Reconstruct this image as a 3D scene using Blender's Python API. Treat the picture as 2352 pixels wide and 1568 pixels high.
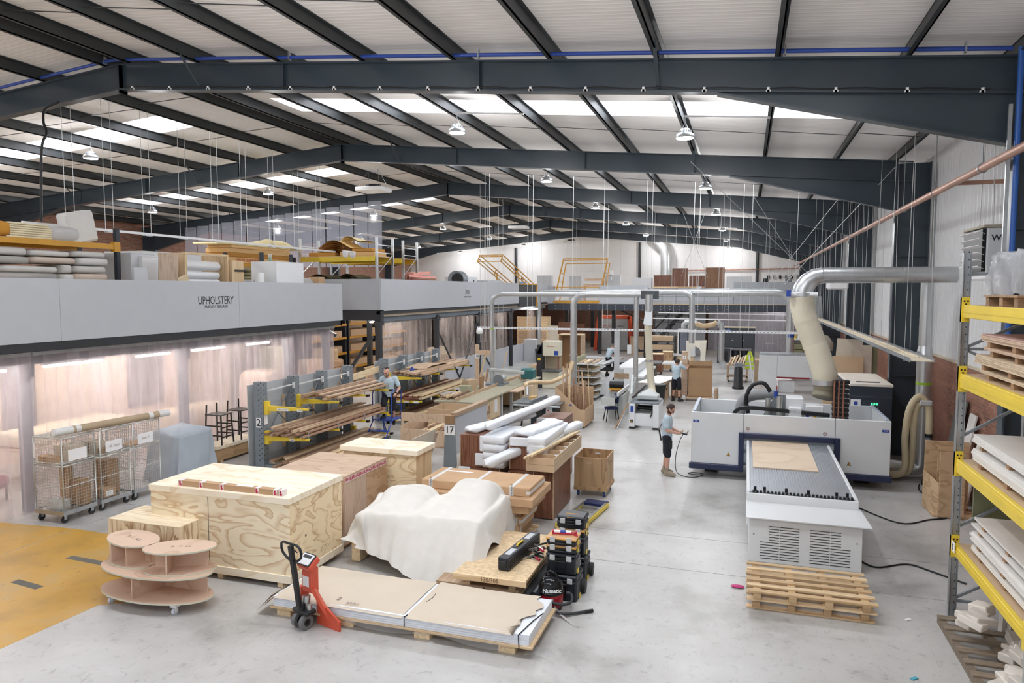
import bpy, math, random, colorsys
from mathutils import Vector, Matrix, Euler, Quaternion
R = random.Random(7)
PI = math.pi
sc = bpy.context.scene
COL = sc.collection
for o in list(bpy.data.objects): bpy.data.objects.remove(o)

# ---------------------------------------------------------------- camera, sky, exposure
cam = bpy.data.cameras.new('camera'); cam.lens = 25.10; cam.sensor_width = 36; cam.clip_end = 200; cam.clip_start = .05
camo = bpy.data.objects.new('camera', cam); COL.objects.link(camo)
camo.location = (0, 0, 4.5); camo.rotation_euler = (math.radians(90-4.08), 0, math.radians(18.15))
sc.camera = camo
w = bpy.data.worlds.new('sky'); sc.world = w; w.use_nodes = True
w.node_tree.nodes['Background'].inputs[0].default_value = (.8, .88, 1, 1)
w.node_tree.nodes['Background'].inputs[1].default_value = 1.0
sc.view_settings.view_transform = 'Standard'; sc.view_settings.look = 'None'; sc.view_settings.gamma = 1
sc.view_settings.use_curve_mapping = False
sc.view_settings.exposure = 0.13
sc.cycles.max_bounces = 14; sc.cycles.diffuse_bounces = 8; sc.cycles.transparent_max_bounces = 24
SKYLIGHT = 6.0      # rooflight panels
LAMP = 9.0         # watts downwards per high-bay lamp
CEILING_FILL = 70.0         # watts of a point light added under each lamp to lift the ceiling
TUBE = 70.0         # fluorescent tubes

# ---------------------------------------------------------------- materials
def hx(s):
    s = s.lstrip('#'); c = [int(s[i:i+2], 16)/255 for i in (0, 2, 4)]
    h, s_, v_ = colorsys.rgb_to_hsv(*c)
    if .03 < h < .125 and s_ < .64: c = colorsys.hsv_to_rgb(h, s_*.78, min(1, v_*1.03))
    return tuple(v/12.92 if v <= .04045 else ((v+.055)/1.055)**2.4 for v in c)
def nd(nt, t, **k):
    n = nt.nodes.new(t)
    for a, b in k.items():
        if a in n.inputs: n.inputs[a].default_value = b
        else: setattr(n, a, b)
    return n
def newmat(name):
    m = bpy.data.materials.new(name); m.use_nodes = True
    return m, m.node_tree, m.node_tree.nodes['Principled BSDF']
def coords(nt, scale=(1, 1, 1), rand=False):
    tc = nd(nt, 'ShaderNodeTexCoord'); mp = nd(nt, 'ShaderNodeMapping')
    mp.inputs['Scale'].default_value = scale; nt.links.new(tc.outputs['Object'], mp.inputs['Vector'])
    if rand:
        oi = nd(nt, 'ShaderNodeObjectInfo'); mu = nd(nt, 'ShaderNodeMath', operation='MULTIPLY'); mu.inputs[1].default_value = 37
        nt.links.new(oi.outputs['Random'], mu.inputs[0]); nt.links.new(mu.outputs[0], mp.inputs['Location'])
    return mp.outputs['Vector']
def ramp(nt, fac, stops):
    r = nd(nt, 'ShaderNodeValToRGB'); e = r.color_ramp.elements
    while len(e) < len(stops): e.new(.5)
    for i, (p, c) in enumerate(stops): e[i].position = p; e[i].color = (*c, 1)
    nt.links.new(fac, r.inputs['Fac']); return r.outputs['Color']
def mul(c, k): return tuple(min(1, v*k) for v in c)
MATS = {}
def flat(name, col, rough=.6, metal=0, var=.06, scale=3, spec=.5, bump=0, rand=0):
    if name in MATS: return MATS[name]
    m, nt, p = newmat(name); c = hx(col) if isinstance(col, str) else col
    v = coords(nt, (scale,)*3, True)
    n = nd(nt, 'ShaderNodeTexNoise', Scale=1.0, Detail=3.0); nt.links.new(v, n.inputs['Vector'])
    out = ramp(nt, n.outputs['Fac'], [(.3, mul(c, 1-var)), (.7, mul(c, 1+var))])
    if rand:
        oi = nd(nt, 'ShaderNodeObjectInfo'); hs = nd(nt, 'ShaderNodeHueSaturation'); mr = nd(nt, 'ShaderNodeMapRange')
        mr.inputs['To Min'].default_value = 1-rand; mr.inputs['To Max'].default_value = 1+rand
        nt.links.new(oi.outputs['Random'], mr.inputs['Value']); nt.links.new(mr.outputs[0], hs.inputs['Value'])
        nt.links.new(out, hs.inputs['Color']); out = hs.outputs['Color']
    nt.links.new(out, p.inputs['Base Color'])
    p.inputs['Roughness'].default_value = rough; p.inputs['Metallic'].default_value = metal
    p.inputs['Specular IOR Level'].default_value = spec
    if bump:
        b = nd(nt, 'ShaderNodeBump', Strength=bump, Distance=.01); nt.links.new(n.outputs['Fac'], b.inputs['Height']); nt.links.new(b.outputs[0], p.inputs['Normal'])
    MATS[name] = m; return m
def ply(name, light, dark, grain=(1, 1, 1), bands=9, knots=False, rough=.6, contrast=.5):
    """rotary-cut veneer: contour lines of a stretched noise, optional dark knots"""
    if name in MATS: return MATS[name]
    m, nt, p = newmat(name); a, b = hx(light), hx(dark)
    v = coords(nt, grain, True)
    n = nd(nt, 'ShaderNodeTexNoise', Scale=1.15, Detail=2.2, Roughness=.42, Distortion=.5); nt.links.new(v, n.inputs['Vector'])
    k = nd(nt, 'ShaderNodeMath', operation='MULTIPLY'); k.inputs[1].default_value = bands; nt.links.new(n.outputs['Fac'], k.inputs[0])
    f = nd(nt, 'ShaderNodeMath', operation='FRACT'); nt.links.new(k.outputs[0], f.inputs[0])
    mid = tuple(x*(1-contrast)+y*contrast for x, y in zip(a, b))
    c = ramp(nt, f.outputs[0], [(0, a), (.45, a), (.8, mid), (.93, b), (1, a)])
    if knots:
        vo = nd(nt, 'ShaderNodeTexVoronoi', Scale=2.6); nt.links.new(coords(nt, (1, 1, 1), True), vo.inputs['Vector'])
        kn = ramp(nt, vo.outputs['Distance'], [(0, (.03, .012, .006)), (.045, (.1, .04, .02)), (.065, (1, 1, 1)), (1, (1, 1, 1))])
        mx = nd(nt, 'ShaderNodeMix', data_type='RGBA', blend_type='MULTIPLY'); mx.inputs[0].default_value = 1
        nt.links.new(c, mx.inputs[6]); nt.links.new(kn, mx.inputs[7]); c = mx.outputs[2]
    nt.links.new(c, p.inputs['Base Color']); p.inputs['Roughness'].default_value = rough
    MATS[name] = m; return m
def timber(name, light, dark, axis=1, rand=.18, rough=.65):
    if name in MATS: return MATS[name]
    m, nt, p = newmat(name); s = [22, 22, 22]; s[axis] = 1.2
    n = nd(nt, 'ShaderNodeTexNoise', Scale=1.0, Detail=3.0); nt.links.new(coords(nt, s, True), n.inputs['Vector'])
    c = ramp(nt, n.outputs['Fac'], [(.3, hx(light)), (.7, hx(dark))])
    oi = nd(nt, 'ShaderNodeObjectInfo'); hs = nd(nt, 'ShaderNodeHueSaturation'); mr = nd(nt, 'ShaderNodeMapRange')
    mr.inputs['To Min'].default_value = 1-rand; mr.inputs['To Max'].default_value = 1+rand
    nt.links.new(oi.outputs['Random'], mr.inputs['Value']); nt.links.new(mr.outputs[0], hs.inputs['Value'])
    nt.links.new(c, hs.inputs['Color']); nt.links.new(hs.outputs['Color'], p.inputs['Base Color'])
    p.inputs['Roughness'].default_value = rough; MATS[name] = m; return m
def emit(name, col, s):
    if name in MATS: return MATS[name]
    m, nt, p = newmat(name); c = hx(col)
    p.inputs['Base Color'].default_value = (*c, 1); p.inputs['Emission Color'].default_value = (*c, 1); p.inputs['Emission Strength'].default_value = s
    MATS[name] = m; return m
def film(name, col, clear=.6, rough=.15, streak=0):
    """clear plastic: straight-through light mixed with a milky, shiny surface"""
    if name in MATS: return MATS[name]
    m, nt, p = newmat(name); c = hx(col); p.inputs['Base Color'].default_value = (*c, 1); p.inputs['Roughness'].default_value = rough
    t = nd(nt, 'ShaderNodeBsdfTransparent'); tl = nd(nt, 'ShaderNodeBsdfTranslucent'); tl.inputs[0].default_value = (*c, 1)
    a = nd(nt, 'ShaderNodeMixShader'); a.inputs[0].default_value = .5; nt.links.new(p.outputs[0], a.inputs[1]); nt.links.new(tl.outputs[0], a.inputs[2])
    mx = nd(nt, 'ShaderNodeMixShader'); mx.inputs[0].default_value = clear
    nt.links.new(a.outputs[0], mx.inputs[1]); nt.links.new(t.outputs[0], mx.inputs[2])
    if streak:
        n = nd(nt, 'ShaderNodeTexNoise', Scale=1.0, Detail=5.0); nt.links.new(coords(nt, (1.6, 1.6, .5), True), n.inputs['Vector'])
        mr = nd(nt, 'ShaderNodeMapRange'); mr.inputs['From Min'].default_value = .35; mr.inputs['From Max'].default_value = .7
        mr.inputs['To Min'].default_value = clear+streak; mr.inputs['To Max'].default_value = clear-streak
        nt.links.new(n.outputs['Fac'], mr.inputs['Value']); nt.links.new(mr.outputs[0], mx.inputs[0])
    nt.links.new(mx.outputs[0], nt.nodes['Material Output'].inputs['Surface']); MATS[name] = m; return m

STEEL = flat('painted_steel', '#39444d', .28, 0, .08, 1.2)
PURLIN = flat('purlin_steel', '#35383a', .45, 0, .15, 2)
DARK = flat('dark_steel', '#2c2f34', .45)
BLACK = flat('black_plastic', '#17191c', .4)
NAVYBLACK = flat('navy_black_plastic', '#1d222b', .38)
GALV = flat('galvanised', '#b9bdc0', .32, .85, .12, 5)
CHROME = flat('bright_wire', '#c9ccc9', .3, .8)
WHITE = flat('white_paint', '#ebecee', .5, 0, .015)
OFFW = flat('off_white_panel', '#e4e5e6', .38)
PAPER = flat('white_paper', '#f1f1f2', .7)
GREYP = flat('grey_panel', '#b3b7bd', .5, 0, .02)
GREYM = flat('mid_grey_steel', '#7f868c', .45)
YEL = flat('yellow_paint', '#e8cb3f', .4, 0, .04)
OCHRE = flat('ochre_paint', '#c8922c', .5)
MDF = flat('mdf', '#c2a17a', .7, 0, .05, 2, rand=.05)
CARD = flat('cardboard', '#b78d62', .8, 0, .08, 2.5, rand=.10)
CARDL = flat('pale_cardboard', '#cbbba5', .8, 0, .04, 1.5)
CARDD = flat('brown_cardboard', '#9d744b', .8, 0, .08, 2.5, rand=.1)
PINE = ply('pine_plywood', '#f0dfbb', '#cda671', (1.0, 1.0, 2.8), 7, False, .6, .6)
PINEK = ply('knotty_plywood', '#ead3a6', '#c39a62', (1.6, 1.6, 3.0), 6, True, .6, .5)
PINETOP = ply('plywood_top', '#f2e5ca', '#e2cba3', (.9, 2.5, 1), 4, False, .6, .5)
HWPLY = ply('hardwood_ply', '#cdac8a', '#b8936f', (2.5, 2.5, .8), 5, False, .6, .4)
PINKPLY = ply('far_eastern_ply', '#c9a88a', '#b59173', (.8, 3, 3), 5, False, .6, .4)
WALNUT = ply('mahogany_veneer', '#7d4a31', '#5c3220', (9, 9, .6), 5, False, .4, .5)
SOFT = timber('softwood', '#e6cfa4', '#cba875', 1)
SOFTX = timber('softwood_x', '#dfc193', '#bf9763', 0)
SOFTZ = timber('softwood_z', '#dfc193', '#bf9763', 2)
WAL = timber('walnut_board', '#a88062', '#7d573d', 1, .3)
OAK = timber('oak_board', '#c9a987', '#a98561', 1, .25)
RED = timber('red_hardwood', '#8a4a35', '#6a3424', 1, .25)
SKIN = flat('skin', '#c98f75', .5); TSHIRT = flat('pale_blue_cotton', '#b9cbd6', .85, 0, .05, 8); NAVYC = flat('navy_cotton', '#1f222b', .85)
HAIRB = flat('brown_hair', '#33241b', .6); BLUE = flat('blue_paint', '#2b4aa0', .4); REDP = flat('red_paint', '#d2553c', .4); RUB = flat('rubber', '#2a2a2b', .6)
GREYRUB = flat('grey_rubber', '#6d6e70', .6); GLASSY = film('clear_film', '#eef0f4', .7, .1)

# ---------------------------------------------------------------- mesh builder
class MB:
    def __init__(s): s.v = []; s.f = []; s.m = []; s.s = []; s.T = None
    def add(s, vs, fs, m=0, sm=False):
        b = len(s.v)
        for p in vs:
            p = Vector(p); s.v.append(tuple(s.T @ p) if s.T else tuple(p))
        for f in fs: s.f.append(tuple(b+i for i in f)); s.m.append(m); s.s.append(sm)
        return s
    def box(s, x0, x1, y0, y1, z0, z1, b=0, m=0):
        x0, x1 = min(x0, x1), max(x0, x1); y0, y1 = min(y0, y1), max(y0, y1); z0, z1 = min(z0, z1), max(z0, z1)
        if b <= 0:
            vs = [(x, y, z) for x in (x0, x1) for y in (y0, y1) for z in (z0, z1)]
            return s.add(vs, [(0, 1, 3, 2), (4, 6, 7, 5), (0, 4, 5, 1), (2, 3, 7, 6), (0, 2, 6, 4), (1, 5, 7, 3)], m)
        b = min(b, (x1-x0)/2.01, (y1-y0)/2.01, (z1-z0)/2.01); L = ((x0, x1), (y0, y1), (z0, z1)); vs = []; ix = {}
        for i in (0, 1):
            for j in (0, 1):
                for k in (0, 1):
                    c = [L[0][i], L[1][j], L[2][k]]; d = [b if q == 0 else -b for q in (i, j, k)]
                    for ax in range(3):
                        q = [c[t]+(d[t] if t != ax else 0) for t in range(3)]; ix[(i, j, k, ax)] = len(vs); vs.append(q)
        F = []
        for ax in range(3):
            o1, o2 = (ax+1) % 3, (ax+2) % 3
            for e in (0, 1):
                q = []
                for (a, c) in ((0, 0), (1, 0), (1, 1), (0, 1)):
                    t = [0]*3; t[ax] = e; t[o1] = a; t[o2] = c; q.append(ix[(*t, ax)])
                F.append(q if e else q[::-1])
            for a in (0, 1):
                for c in (0, 1):
                    t0 = [0]*3; t0[o1] = a; t0[o2] = c; t1 = t0[:]; t1[ax] = 1
                    q = [ix[(*t0, o1)], ix[(*t1, o1)], ix[(*t1, o2)], ix[(*t0, o2)]]
                    F.append(q if a == c else q[::-1])
        for i in (0, 1):
            for j in (0, 1):
                for k in (0, 1):
                    q = [ix[(i, j, k, t)] for t in range(3)]; F.append(q if (i+j+k) % 2 else q[::-1])
        return s.add(vs, F, m)
    def obox(s, c, sz, rot=(0, 0, 0), b=0, m=0):
        T = s.T; L = Matrix.Translation(c) @ (Euler(rot).to_matrix().to_4x4() if not isinstance(rot, Matrix) else rot)
        s.T = (T @ L) if T else L; s.box(-sz[0]/2, sz[0]/2, -sz[1]/2, sz[1]/2, -sz[2]/2, sz[2]/2, b, m); s.T = T; return s
    def bar(s, p0, p1, w, h, b=0, m=0, up=(0, 0, 1)):
        p0, p1 = Vector(p0), Vector(p1); d = (p1-p0); L = d.length; x = d.normalized(); u = Vector(up)
        y = u.cross(x)
        if y.length < 1e-4: y = Vector((0, 1, 0)).cross(x)
        if y.length < 1e-4: y = Vector((1, 0, 0)).cross(x)
        y.normalize(); z = x.cross(y)
        M = Matrix((x, y, z)).transposed().to_4x4(); return s.obox((p0+p1)/2, (L, w, h), M, b, m)
    def cyl(s, p0, p1, r, n=12, r2=None, m=0, sm=True, cap=True):
        p0, p1 = Vector(p0), Vector(p1); d = (p1-p0).normalized(); a = d.orthogonal().normalized(); c = d.cross(a); r2 = r if r2 is None else r2
        ring = [a*math.cos(2*PI*i/n)+c*math.sin(2*PI*i/n) for i in range(n)]
        s.add([p0+q*r for q in ring]+[p1+q*r2 for q in ring], [(i, (i+1) % n, n+(i+1) % n, n+i) for i in range(n)], m, sm)
        if cap:
            s.add([p0+q*r for q in ring], [tuple(range(n))[::-1]], m); s.add([p1+q*r2 for q in ring], [tuple(range(n))], m)
        return s
    def tube(s, pts, r, n=8, m=0, closed=False, cap=True):
        P = [Vector(p) for p in pts]; N = len(P); rs = r if isinstance(r, (list, tuple)) else [r]*N; prev = None; vs = []
        for i in range(N):
            if closed: d = P[(i+1) % N]-P[i-1]
            else: d = P[min(i+1, N-1)]-P[max(i-1, 0)]
            d = d.normalized() if d.length > 1e-9 else Vector((0, 0, 1))
            a = d.orthogonal().normalized() if prev is None else (prev-d*prev.dot(d))
            a = a.normalized() if a.length > 1e-6 else d.orthogonal().normalized(); prev = a; c = d.cross(a)
            vs += [P[i]+(a*math.cos(2*PI*k/n)+c*math.sin(2*PI*k/n))*rs[i] for k in range(n)]
        fs = []
        for i in range(N if closed else N-1):
            j = (i+1) % N
            fs += [(i*n+k, i*n+(k+1) % n, j*n+(k+1) % n, j*n+k) for k in range(n)]
        s.add(vs, fs, m, True)
        if cap and not closed: s.add(vs[:n], [tuple(range(n))[::-1]], m); s.add(vs[-n:], [tuple(range(n))], m)
        return s
    def prism(s, poly, ax, a, b, m=0, sm=False):
        """polygon in the two other axes (cyclic order y,z / z,x / x,y) pushed from a to b along ax"""
        n = len(poly); o1, o2 = (ax+1) % 3, (ax+2) % 3; vs = []
        for e in (a, b):
            for p in poly:
                q = [0]*3; q[ax] = e; q[o1] = p[0]; q[o2] = p[1]; vs.append(q)
        ar = sum(poly[i][0]*poly[(i+1) % n][1]-poly[(i+1) % n][0]*poly[i][1] for i in range(n)); flip = (ar < 0) != (b < a)
        side = [(i, (i+1) % n, n+(i+1) % n, n+i) for i in range(n)]; caps = [tuple(range(n))[::-1], tuple(range(n, 2*n))]
        if flip: side = [q[::-1] for q in side]; caps = [q[::-1] for q in caps]
        s.add(vs, side, m, sm); s.add(vs, caps, m); return s
    def lathe(s, prof, c=(0, 0, 0), n=20, m=0, sm=True):
        vs = []; N = len(prof)
        for (r, z) in prof: vs += [(c[0]+r*math.cos(2*PI*k/n), c[1]+r*math.sin(2*PI*k/n), c[2]+z) for k in range(n)]
        fs = [(i*n+k, i*n+(k+1) % n, (i+1)*n+(k+1) % n, (i+1)*n+k) for i in range(N-1) for k in range(n)]
        s.add(vs, fs, m, sm)
        if prof[0][0] > 1e-5: s.add(vs[:n], [tuple(range(n))[::-1]], m)
        if prof[-1][0] > 1e-5: s.add(vs[-n:], [tuple(range(n))], m)
        return s
    def grid(s, fn, nu, nv, m=0, sm=True, wrap=False):
        vs = [fn(i/nu, j/nv) for j in range(nv+1) for i in range(nu+1)]; W = nu+1
        return s.add(vs, [(j*W+i, j*W+i+1, (j+1)*W+i+1, (j+1)*W+i) for j in range(nv) for i in range(nu)], m, sm)
    def sphere(s, c, r, n=12, k=8, m=0):
        r = r if isinstance(r, (tuple, list)) else (r, r, r); vs = []
        for j in range(k+1):
            t = PI*j/k
            vs += [(c[0]+r[0]*math.sin(t)*math.cos(2*PI*i/n), c[1]+r[1]*math.sin(t)*math.sin(2*PI*i/n), c[2]-r[2]*math.cos(t)) for i in range(n)]
        return s.add(vs, [(j*n+i, j*n+(i+1) % n, (j+1)*n+(i+1) % n, (j+1)*n+i) for j in range(k) for i in range(n)], m, True)
    def mesh(s, name, mats):
        me = bpy.data.meshes.new(name); me.from_pydata(s.v, [], s.f)
        for mt in (mats if isinstance(mats, (list, tuple)) else [mats]): me.materials.append(mt)
        me.polygons.foreach_set('material_index', s.m); me.polygons.foreach_set('use_smooth', s.s); me.update(); return me
def bx(*a, **k): return MB().box(*a, **k)

def ob(name, mb, mats, parent=None, me=None):
    o = bpy.data.objects.new(name, me or mb.mesh(name, mats)); COL.objects.link(o)
    if parent: o.parent = parent
    return o
def settle(o):
    """put a thing's origin at the middle of its footprint"""
    def walk(q, off, acc):
        for c in q.children: walk(c, off+c.location, acc)
        if q.type == 'MESH': acc += [off+v.co for v in q.data.vertices]
    if o.type == 'MESH':
        vs = [v.co for v in o.data.vertices]
        lo = Vector((min(v[i] for v in vs) for i in range(3))); hi = Vector((max(v[i] for v in vs) for i in range(3)))
        c = Vector(((lo.x+hi.x)/2, (lo.y+hi.y)/2, lo.z)); o.data.transform(Matrix.Translation(-c)); o.location = c
        for ch in o.children: ch.location -= c
    else:
        acc = []; walk(o, Vector(), acc)
        if not acc: return o
        lo = Vector((min(v[i] for v in acc) for i in range(3))); hi = Vector((max(v[i] for v in acc) for i in range(3)))
        c = Vector(((lo.x+hi.x)/2, (lo.y+hi.y)/2, lo.z)); o.location = c
        for ch in o.children: ch.location -= c
    return o
def tag(o, label, cat, group=None):
    o['label'] = label; o['category'] = cat
    if group: o['group'] = group
    return o
def thing(name, label, cat, loc=(0, 0, 0), rz=0, group=None):
    o = bpy.data.objects.new(name, None); COL.objects.link(o); o.location = loc; o.rotation_euler = (0, 0, rz); o.empty_display_size = .1
    return tag(o, label, cat, group)
def one(name, mb, mats, label, cat, group=None):
    return tag(settle(ob(name, mb, mats)), label, cat, group)
def struct(name, mb, mats, parent=None):
    o = ob(name, mb, mats, parent)
    if not parent: o['kind'] = 'structure'
    return o
def dup(root, loc=None, rz=None, label=None, group=None, parent=None):
    r = root.copy(); COL.objects.link(r)
    if parent: r.parent = parent
    if loc is not None: r.location = loc
    if rz is not None: r.rotation_euler = (0, 0, rz)
    if label: r['label'] = label
    if group: r['group'] = group
    for ch in list(root.children): dup(ch, parent=r)
    return r
def text(s, size, loc, rot, mat, parent, name='lettering', sx=1, bold=0):
    cu = bpy.data.curves.new(name, 'FONT'); cu.body = s; cu.size = size; cu.align_x = 'CENTER'; cu.align_y = 'CENTER'; cu.extrude = .0008; cu.resolution_u = 2; cu.offset = bold
    t = bpy.data.objects.new(name, cu); me = bpy.data.meshes.new_from_object(t); bpy.data.objects.remove(t); bpy.data.curves.remove(cu)
    me.materials.clear(); me.materials.append(mat); o = bpy.data.objects.new(name, me); COL.objects.link(o); o.location = loc; o.rotation_euler = rot; o.scale = (sx, 1, 1)
    if parent: o.parent = parent
    return o
FACE_Y = (PI/2, 0, 0); FACE_X = (PI/2, 0, PI/2)
INK = flat('black_ink', '#26272b', .6)

# ---------------------------------------------------------------- floor
def floor_mat():
    m, nt, p = newmat('polished_concrete'); v = coords(nt, (1, 1, 1))
    n1 = nd(nt, 'ShaderNodeTexNoise', Scale=.55, Detail=6.0, Roughness=.6); nt.links.new(v, n1.inputs['Vector'])
    c = ramp(nt, n1.outputs['Fac'], [(.3, hx('#96948f')), (.46, hx('#b7b5b2')), (.7, hx('#c5c4c2'))])
    n2 = nd(nt, 'ShaderNodeTexNoise', Scale=7.0, Detail=8.0, Roughness=.7, Distortion=.8); nt.links.new(v, n2.inputs['Vector'])
    c2 = ramp(nt, n2.outputs['Fac'], [(.3, (.55, .55, .55)), (.44, (.95, .95, .95)), (1, (1, 1, 1))])
    sv = coords(nt, (30, 1.2, 1)); n3 = nd(nt, 'ShaderNodeTexNoise', Scale=1.0, Detail=3.0, Distortion=2.5); nt.links.new(sv, n3.inputs['Vector'])
    c3 = ramp(nt, n3.outputs['Fac'], [(.27, (.6, .6, .6)), (.33, (1, 1, 1)), (1, (1, 1, 1))])
    a = nd(nt, 'ShaderNodeMix', data_type='RGBA', blend_type='MULTIPLY'); a.inputs[0].default_value = .8
    nt.links.new(c, a.inputs[6]); nt.links.new(c2, a.inputs[7])
    b = nd(nt, 'ShaderNodeMix', data_type='RGBA', blend_type='MULTIPLY'); b.inputs[0].default_value = .6
    nt.links.new(a.outputs[2], b.inputs[6]); nt.links.new(c3, b.inputs[7])
    nt.links.new(b.outputs[2], p.inputs['Base Color'])
    mr = nd(nt, 'ShaderNodeMapRange'); mr.inputs['To Min'].default_value = .18; mr.inputs['To Max'].default_value = .5
    nt.links.new(n2.outputs['Fac'], mr.inputs['Value']); nt.links.new(mr.outputs[0], p.inputs['Roughness'])
    return m
FLOOR = floor_mat()
XL, XR, YB, YF = -31.0, 4.66, -6.0, 63.0
fl = struct('floor', MB().box(XL-.3, XR+.4, YB, YF+.4, -.3, -.012), flat('joint_filler', '#6f6b66', .9))
xs = [XL, -22, -12.0, 5.0]; ys = [YB, .5, 5.6, 11.555, 13.13, 18.6, 24.6, 30.6, 36.6, 42.6, 48.6, 55, YF]
for i in range(3):
    for j in range(len(ys)-1):
        g = .007
        struct('slab', MB().box(xs[i]+g, xs[i+1]-g, ys[j]+g, ys[j+1]-g, -.012, 0), FLOOR, fl)
def yellow_mat():
    m, nt, p = newmat('worn_yellow_paint'); v = coords(nt, (1, 1, 1))
    n = nd(nt, 'ShaderNodeTexNoise', Scale=1.1, Detail=6.0, Roughness=.6); nt.links.new(v, n.inputs['Vector'])
    c = ramp(nt, n.outputs['Fac'], [(.3, hx('#b08a3f')), (.5, hx('#c79a3e')), (.7, hx('#b4924f'))])
    n2 = nd(nt, 'ShaderNodeTexNoise', Scale=5.0, Detail=8.0, Roughness=.7, Distortion=.6); nt.links.new(v, n2.inputs['Vector'])
    f = ramp(nt, n2.outputs['Fac'], [(.3, (.35, .33, .3)), (.38, (1, 1, 1))])
    a = nd(nt, 'ShaderNodeMix', data_type='RGBA', blend_type='MULTIPLY'); a.inputs[0].default_value = .8; nt.links.new(c, a.inputs[6]); nt.links.new(f, a.inputs[7])
    nt.links.new(a.outputs[2], p.inputs['Base Color']); p.inputs['Roughness'].default_value = .4; return m
ym = MB().prism([(-14.5, 9.75), (-12.01, 10.0), (-12.01, 3.0), (-14.5, 3.0)], 2, 0, .002)
ym.prism([(-11.99, 10.0), (-8.3, 9.9), (-8.3, 7.9), (-8.74, 7.6), (-8.87, 5.7), (-11.99, 5.7)], 2, 0, .002)
yp = struct('floor_marking', ym, yellow_mat())
for (x, y, L, a) in [(-10.35, 8.85, .9, -.05), (-10.4, 7.82, .62, -.12)]:
    struct('grip_strip', MB().obox((x, y, .003), (L, .13, .003), (0, 0, a)), flat('grey_tape', '#6a675f', .9), yp)

# ---------------------------------------------------------------- roof
RX, RZ, SL = -13.14, 9.435, .0883
def zr(x): return RZ-SL*abs(x-RX)
LINER, nt_, p_ = newmat('roof_liner')
v_ = coords(nt_, (1, 1, 1)); wv = nd(nt_, 'ShaderNodeTexWave', Scale=2.2, bands_direction='Y', wave_profile='SIN'); nt_.links.new(v_, wv.inputs['Vector'])
nt_.links.new(ramp(nt_, wv.outputs['Fac'], [(0, hx('#ebe8e6')), (.8, hx('#f6f4f2')), (1, hx('#dedbd9'))]), p_.inputs['Base Color'])  # rib shading painted into the liner colour as fine bands
bp = nd(nt_, 'ShaderNodeBump', Strength=.2, Distance=.02); nt_.links.new(wv.outputs['Fac'], bp.inputs['Height']); nt_.links.new(bp.outputs[0], p_.inputs['Normal']); p_.inputs['Roughness'].default_value = .9; p_.inputs['Specular IOR Level'].default_value = .15
SKYM = emit('rooflight', '#f4f8ff', SKYLIGHT)
roof = MB()
def deck(xa, xb, ya, yb, lo=.26, hi=.5):
    roof.prism([(ya, 0), (yb, 0), (yb, 1), (ya, 1)], 0, 0, 0) if 0 else None
    vs = [(x, y, zr(x)+h) for x in (xa, xb) for y in (ya, yb) for h in (lo, hi)]
    roof.add(vs, [(0, 1, 3, 2), (4, 6, 7, 5), (0, 4, 5, 1), (2, 3, 7, 6), (0, 2, 6, 4), (1, 5, 7, 3)])
XRW, XLW = 4.95, -31.2
bays = [-.8+9*k for k in range(-1, 8)]; strips = []
for (xa, xb, x0, x1) in ((XLW, RX, -26.6, -15.5), (RX, XRW, -12.2, 2.25)):
    y = YB-.3
    for yc in bays:
        if yc-.75 < y or yc > YF-1: continue
        deck(xa, xb, y, yc-.72); deck(xa, x0, yc-.72, yc+.72); deck(x1, xb, yc-.72, yc+.72); y = yc+.72; strips.append((x0, x1, yc))
    deck(xa, xb, y, YF+.4)
ceil_ = struct('ceiling', roof, LINER)
PX = [-12.8, -10.98, -8.98, -7.1, -5.2, -3.36, -1.5, .42, 2.3, 3.75]; PX = PX+[2*RX-x for x in PX]
KERB = flat('rooflight_kerb', '#eef1f4', .5)
for (x0, x1, yc) in strips:
    sk = struct('skylight', MB(), SKYM, ceil_); mb = MB(); 
    for s in (-1, 1):
        y = yc+s*.72; mb.add([(x0, y, zr(x0)+.27), (x1, y, zr(x1)+.27), (x1, y-s*.05, zr(x1)+.52), (x0, y-s*.05, zr(x0)+.52)], [(0, 1, 2, 3)])
    struct('kerb', mb, KERB, sk); mp = MB(); mp.add([(x0, yc-.72, zr(x0)+.5), (x1, yc-.72, zr(x1)+.5), (x1, yc+.72, zr(x1)+.5), (x0, yc+.72, zr(x0)+.5)], [(0, 3, 2, 1)])
    struct('diffuser', mp, SKYM, sk)
for x in PX:       # Z purlins
    z = zr(x); s = 1 if x > RX else -1
    poly = [(z+.0, x-.07), (z+.012, x-.07), (z+.012, x-.012), (z+.25, x-.012), (z+.25, x+.0), (z+0., x)]
    mb = MB().box(x-.012, x+.012, YB, YF, z+.002, z+.256).box(x-.075, x+.012, YB, YF, z+.002, z+.02).box(x-.012, x+.075, YB, YF, z+.24, z+.256)
    struct('purlin', mb, PURLIN, ceil_)
sag = MB()
for k in range(-1, 7):
    for yo in (2.7, 6.3):
        y = 3.6+9*k+yo
        for s in (0, 1):
            L = sorted(PX[10*s:10*s+10])
            for a, b in zip(L[:-1], L[1:]): sag.bar((a, y-.15, zr(a)+.13), (b, y+.15, zr(b)+.13), .025, .012)
so = struct('sag_rods', sag, PURLIN, ceil_); so['kind'] = 'stuff'

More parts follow.
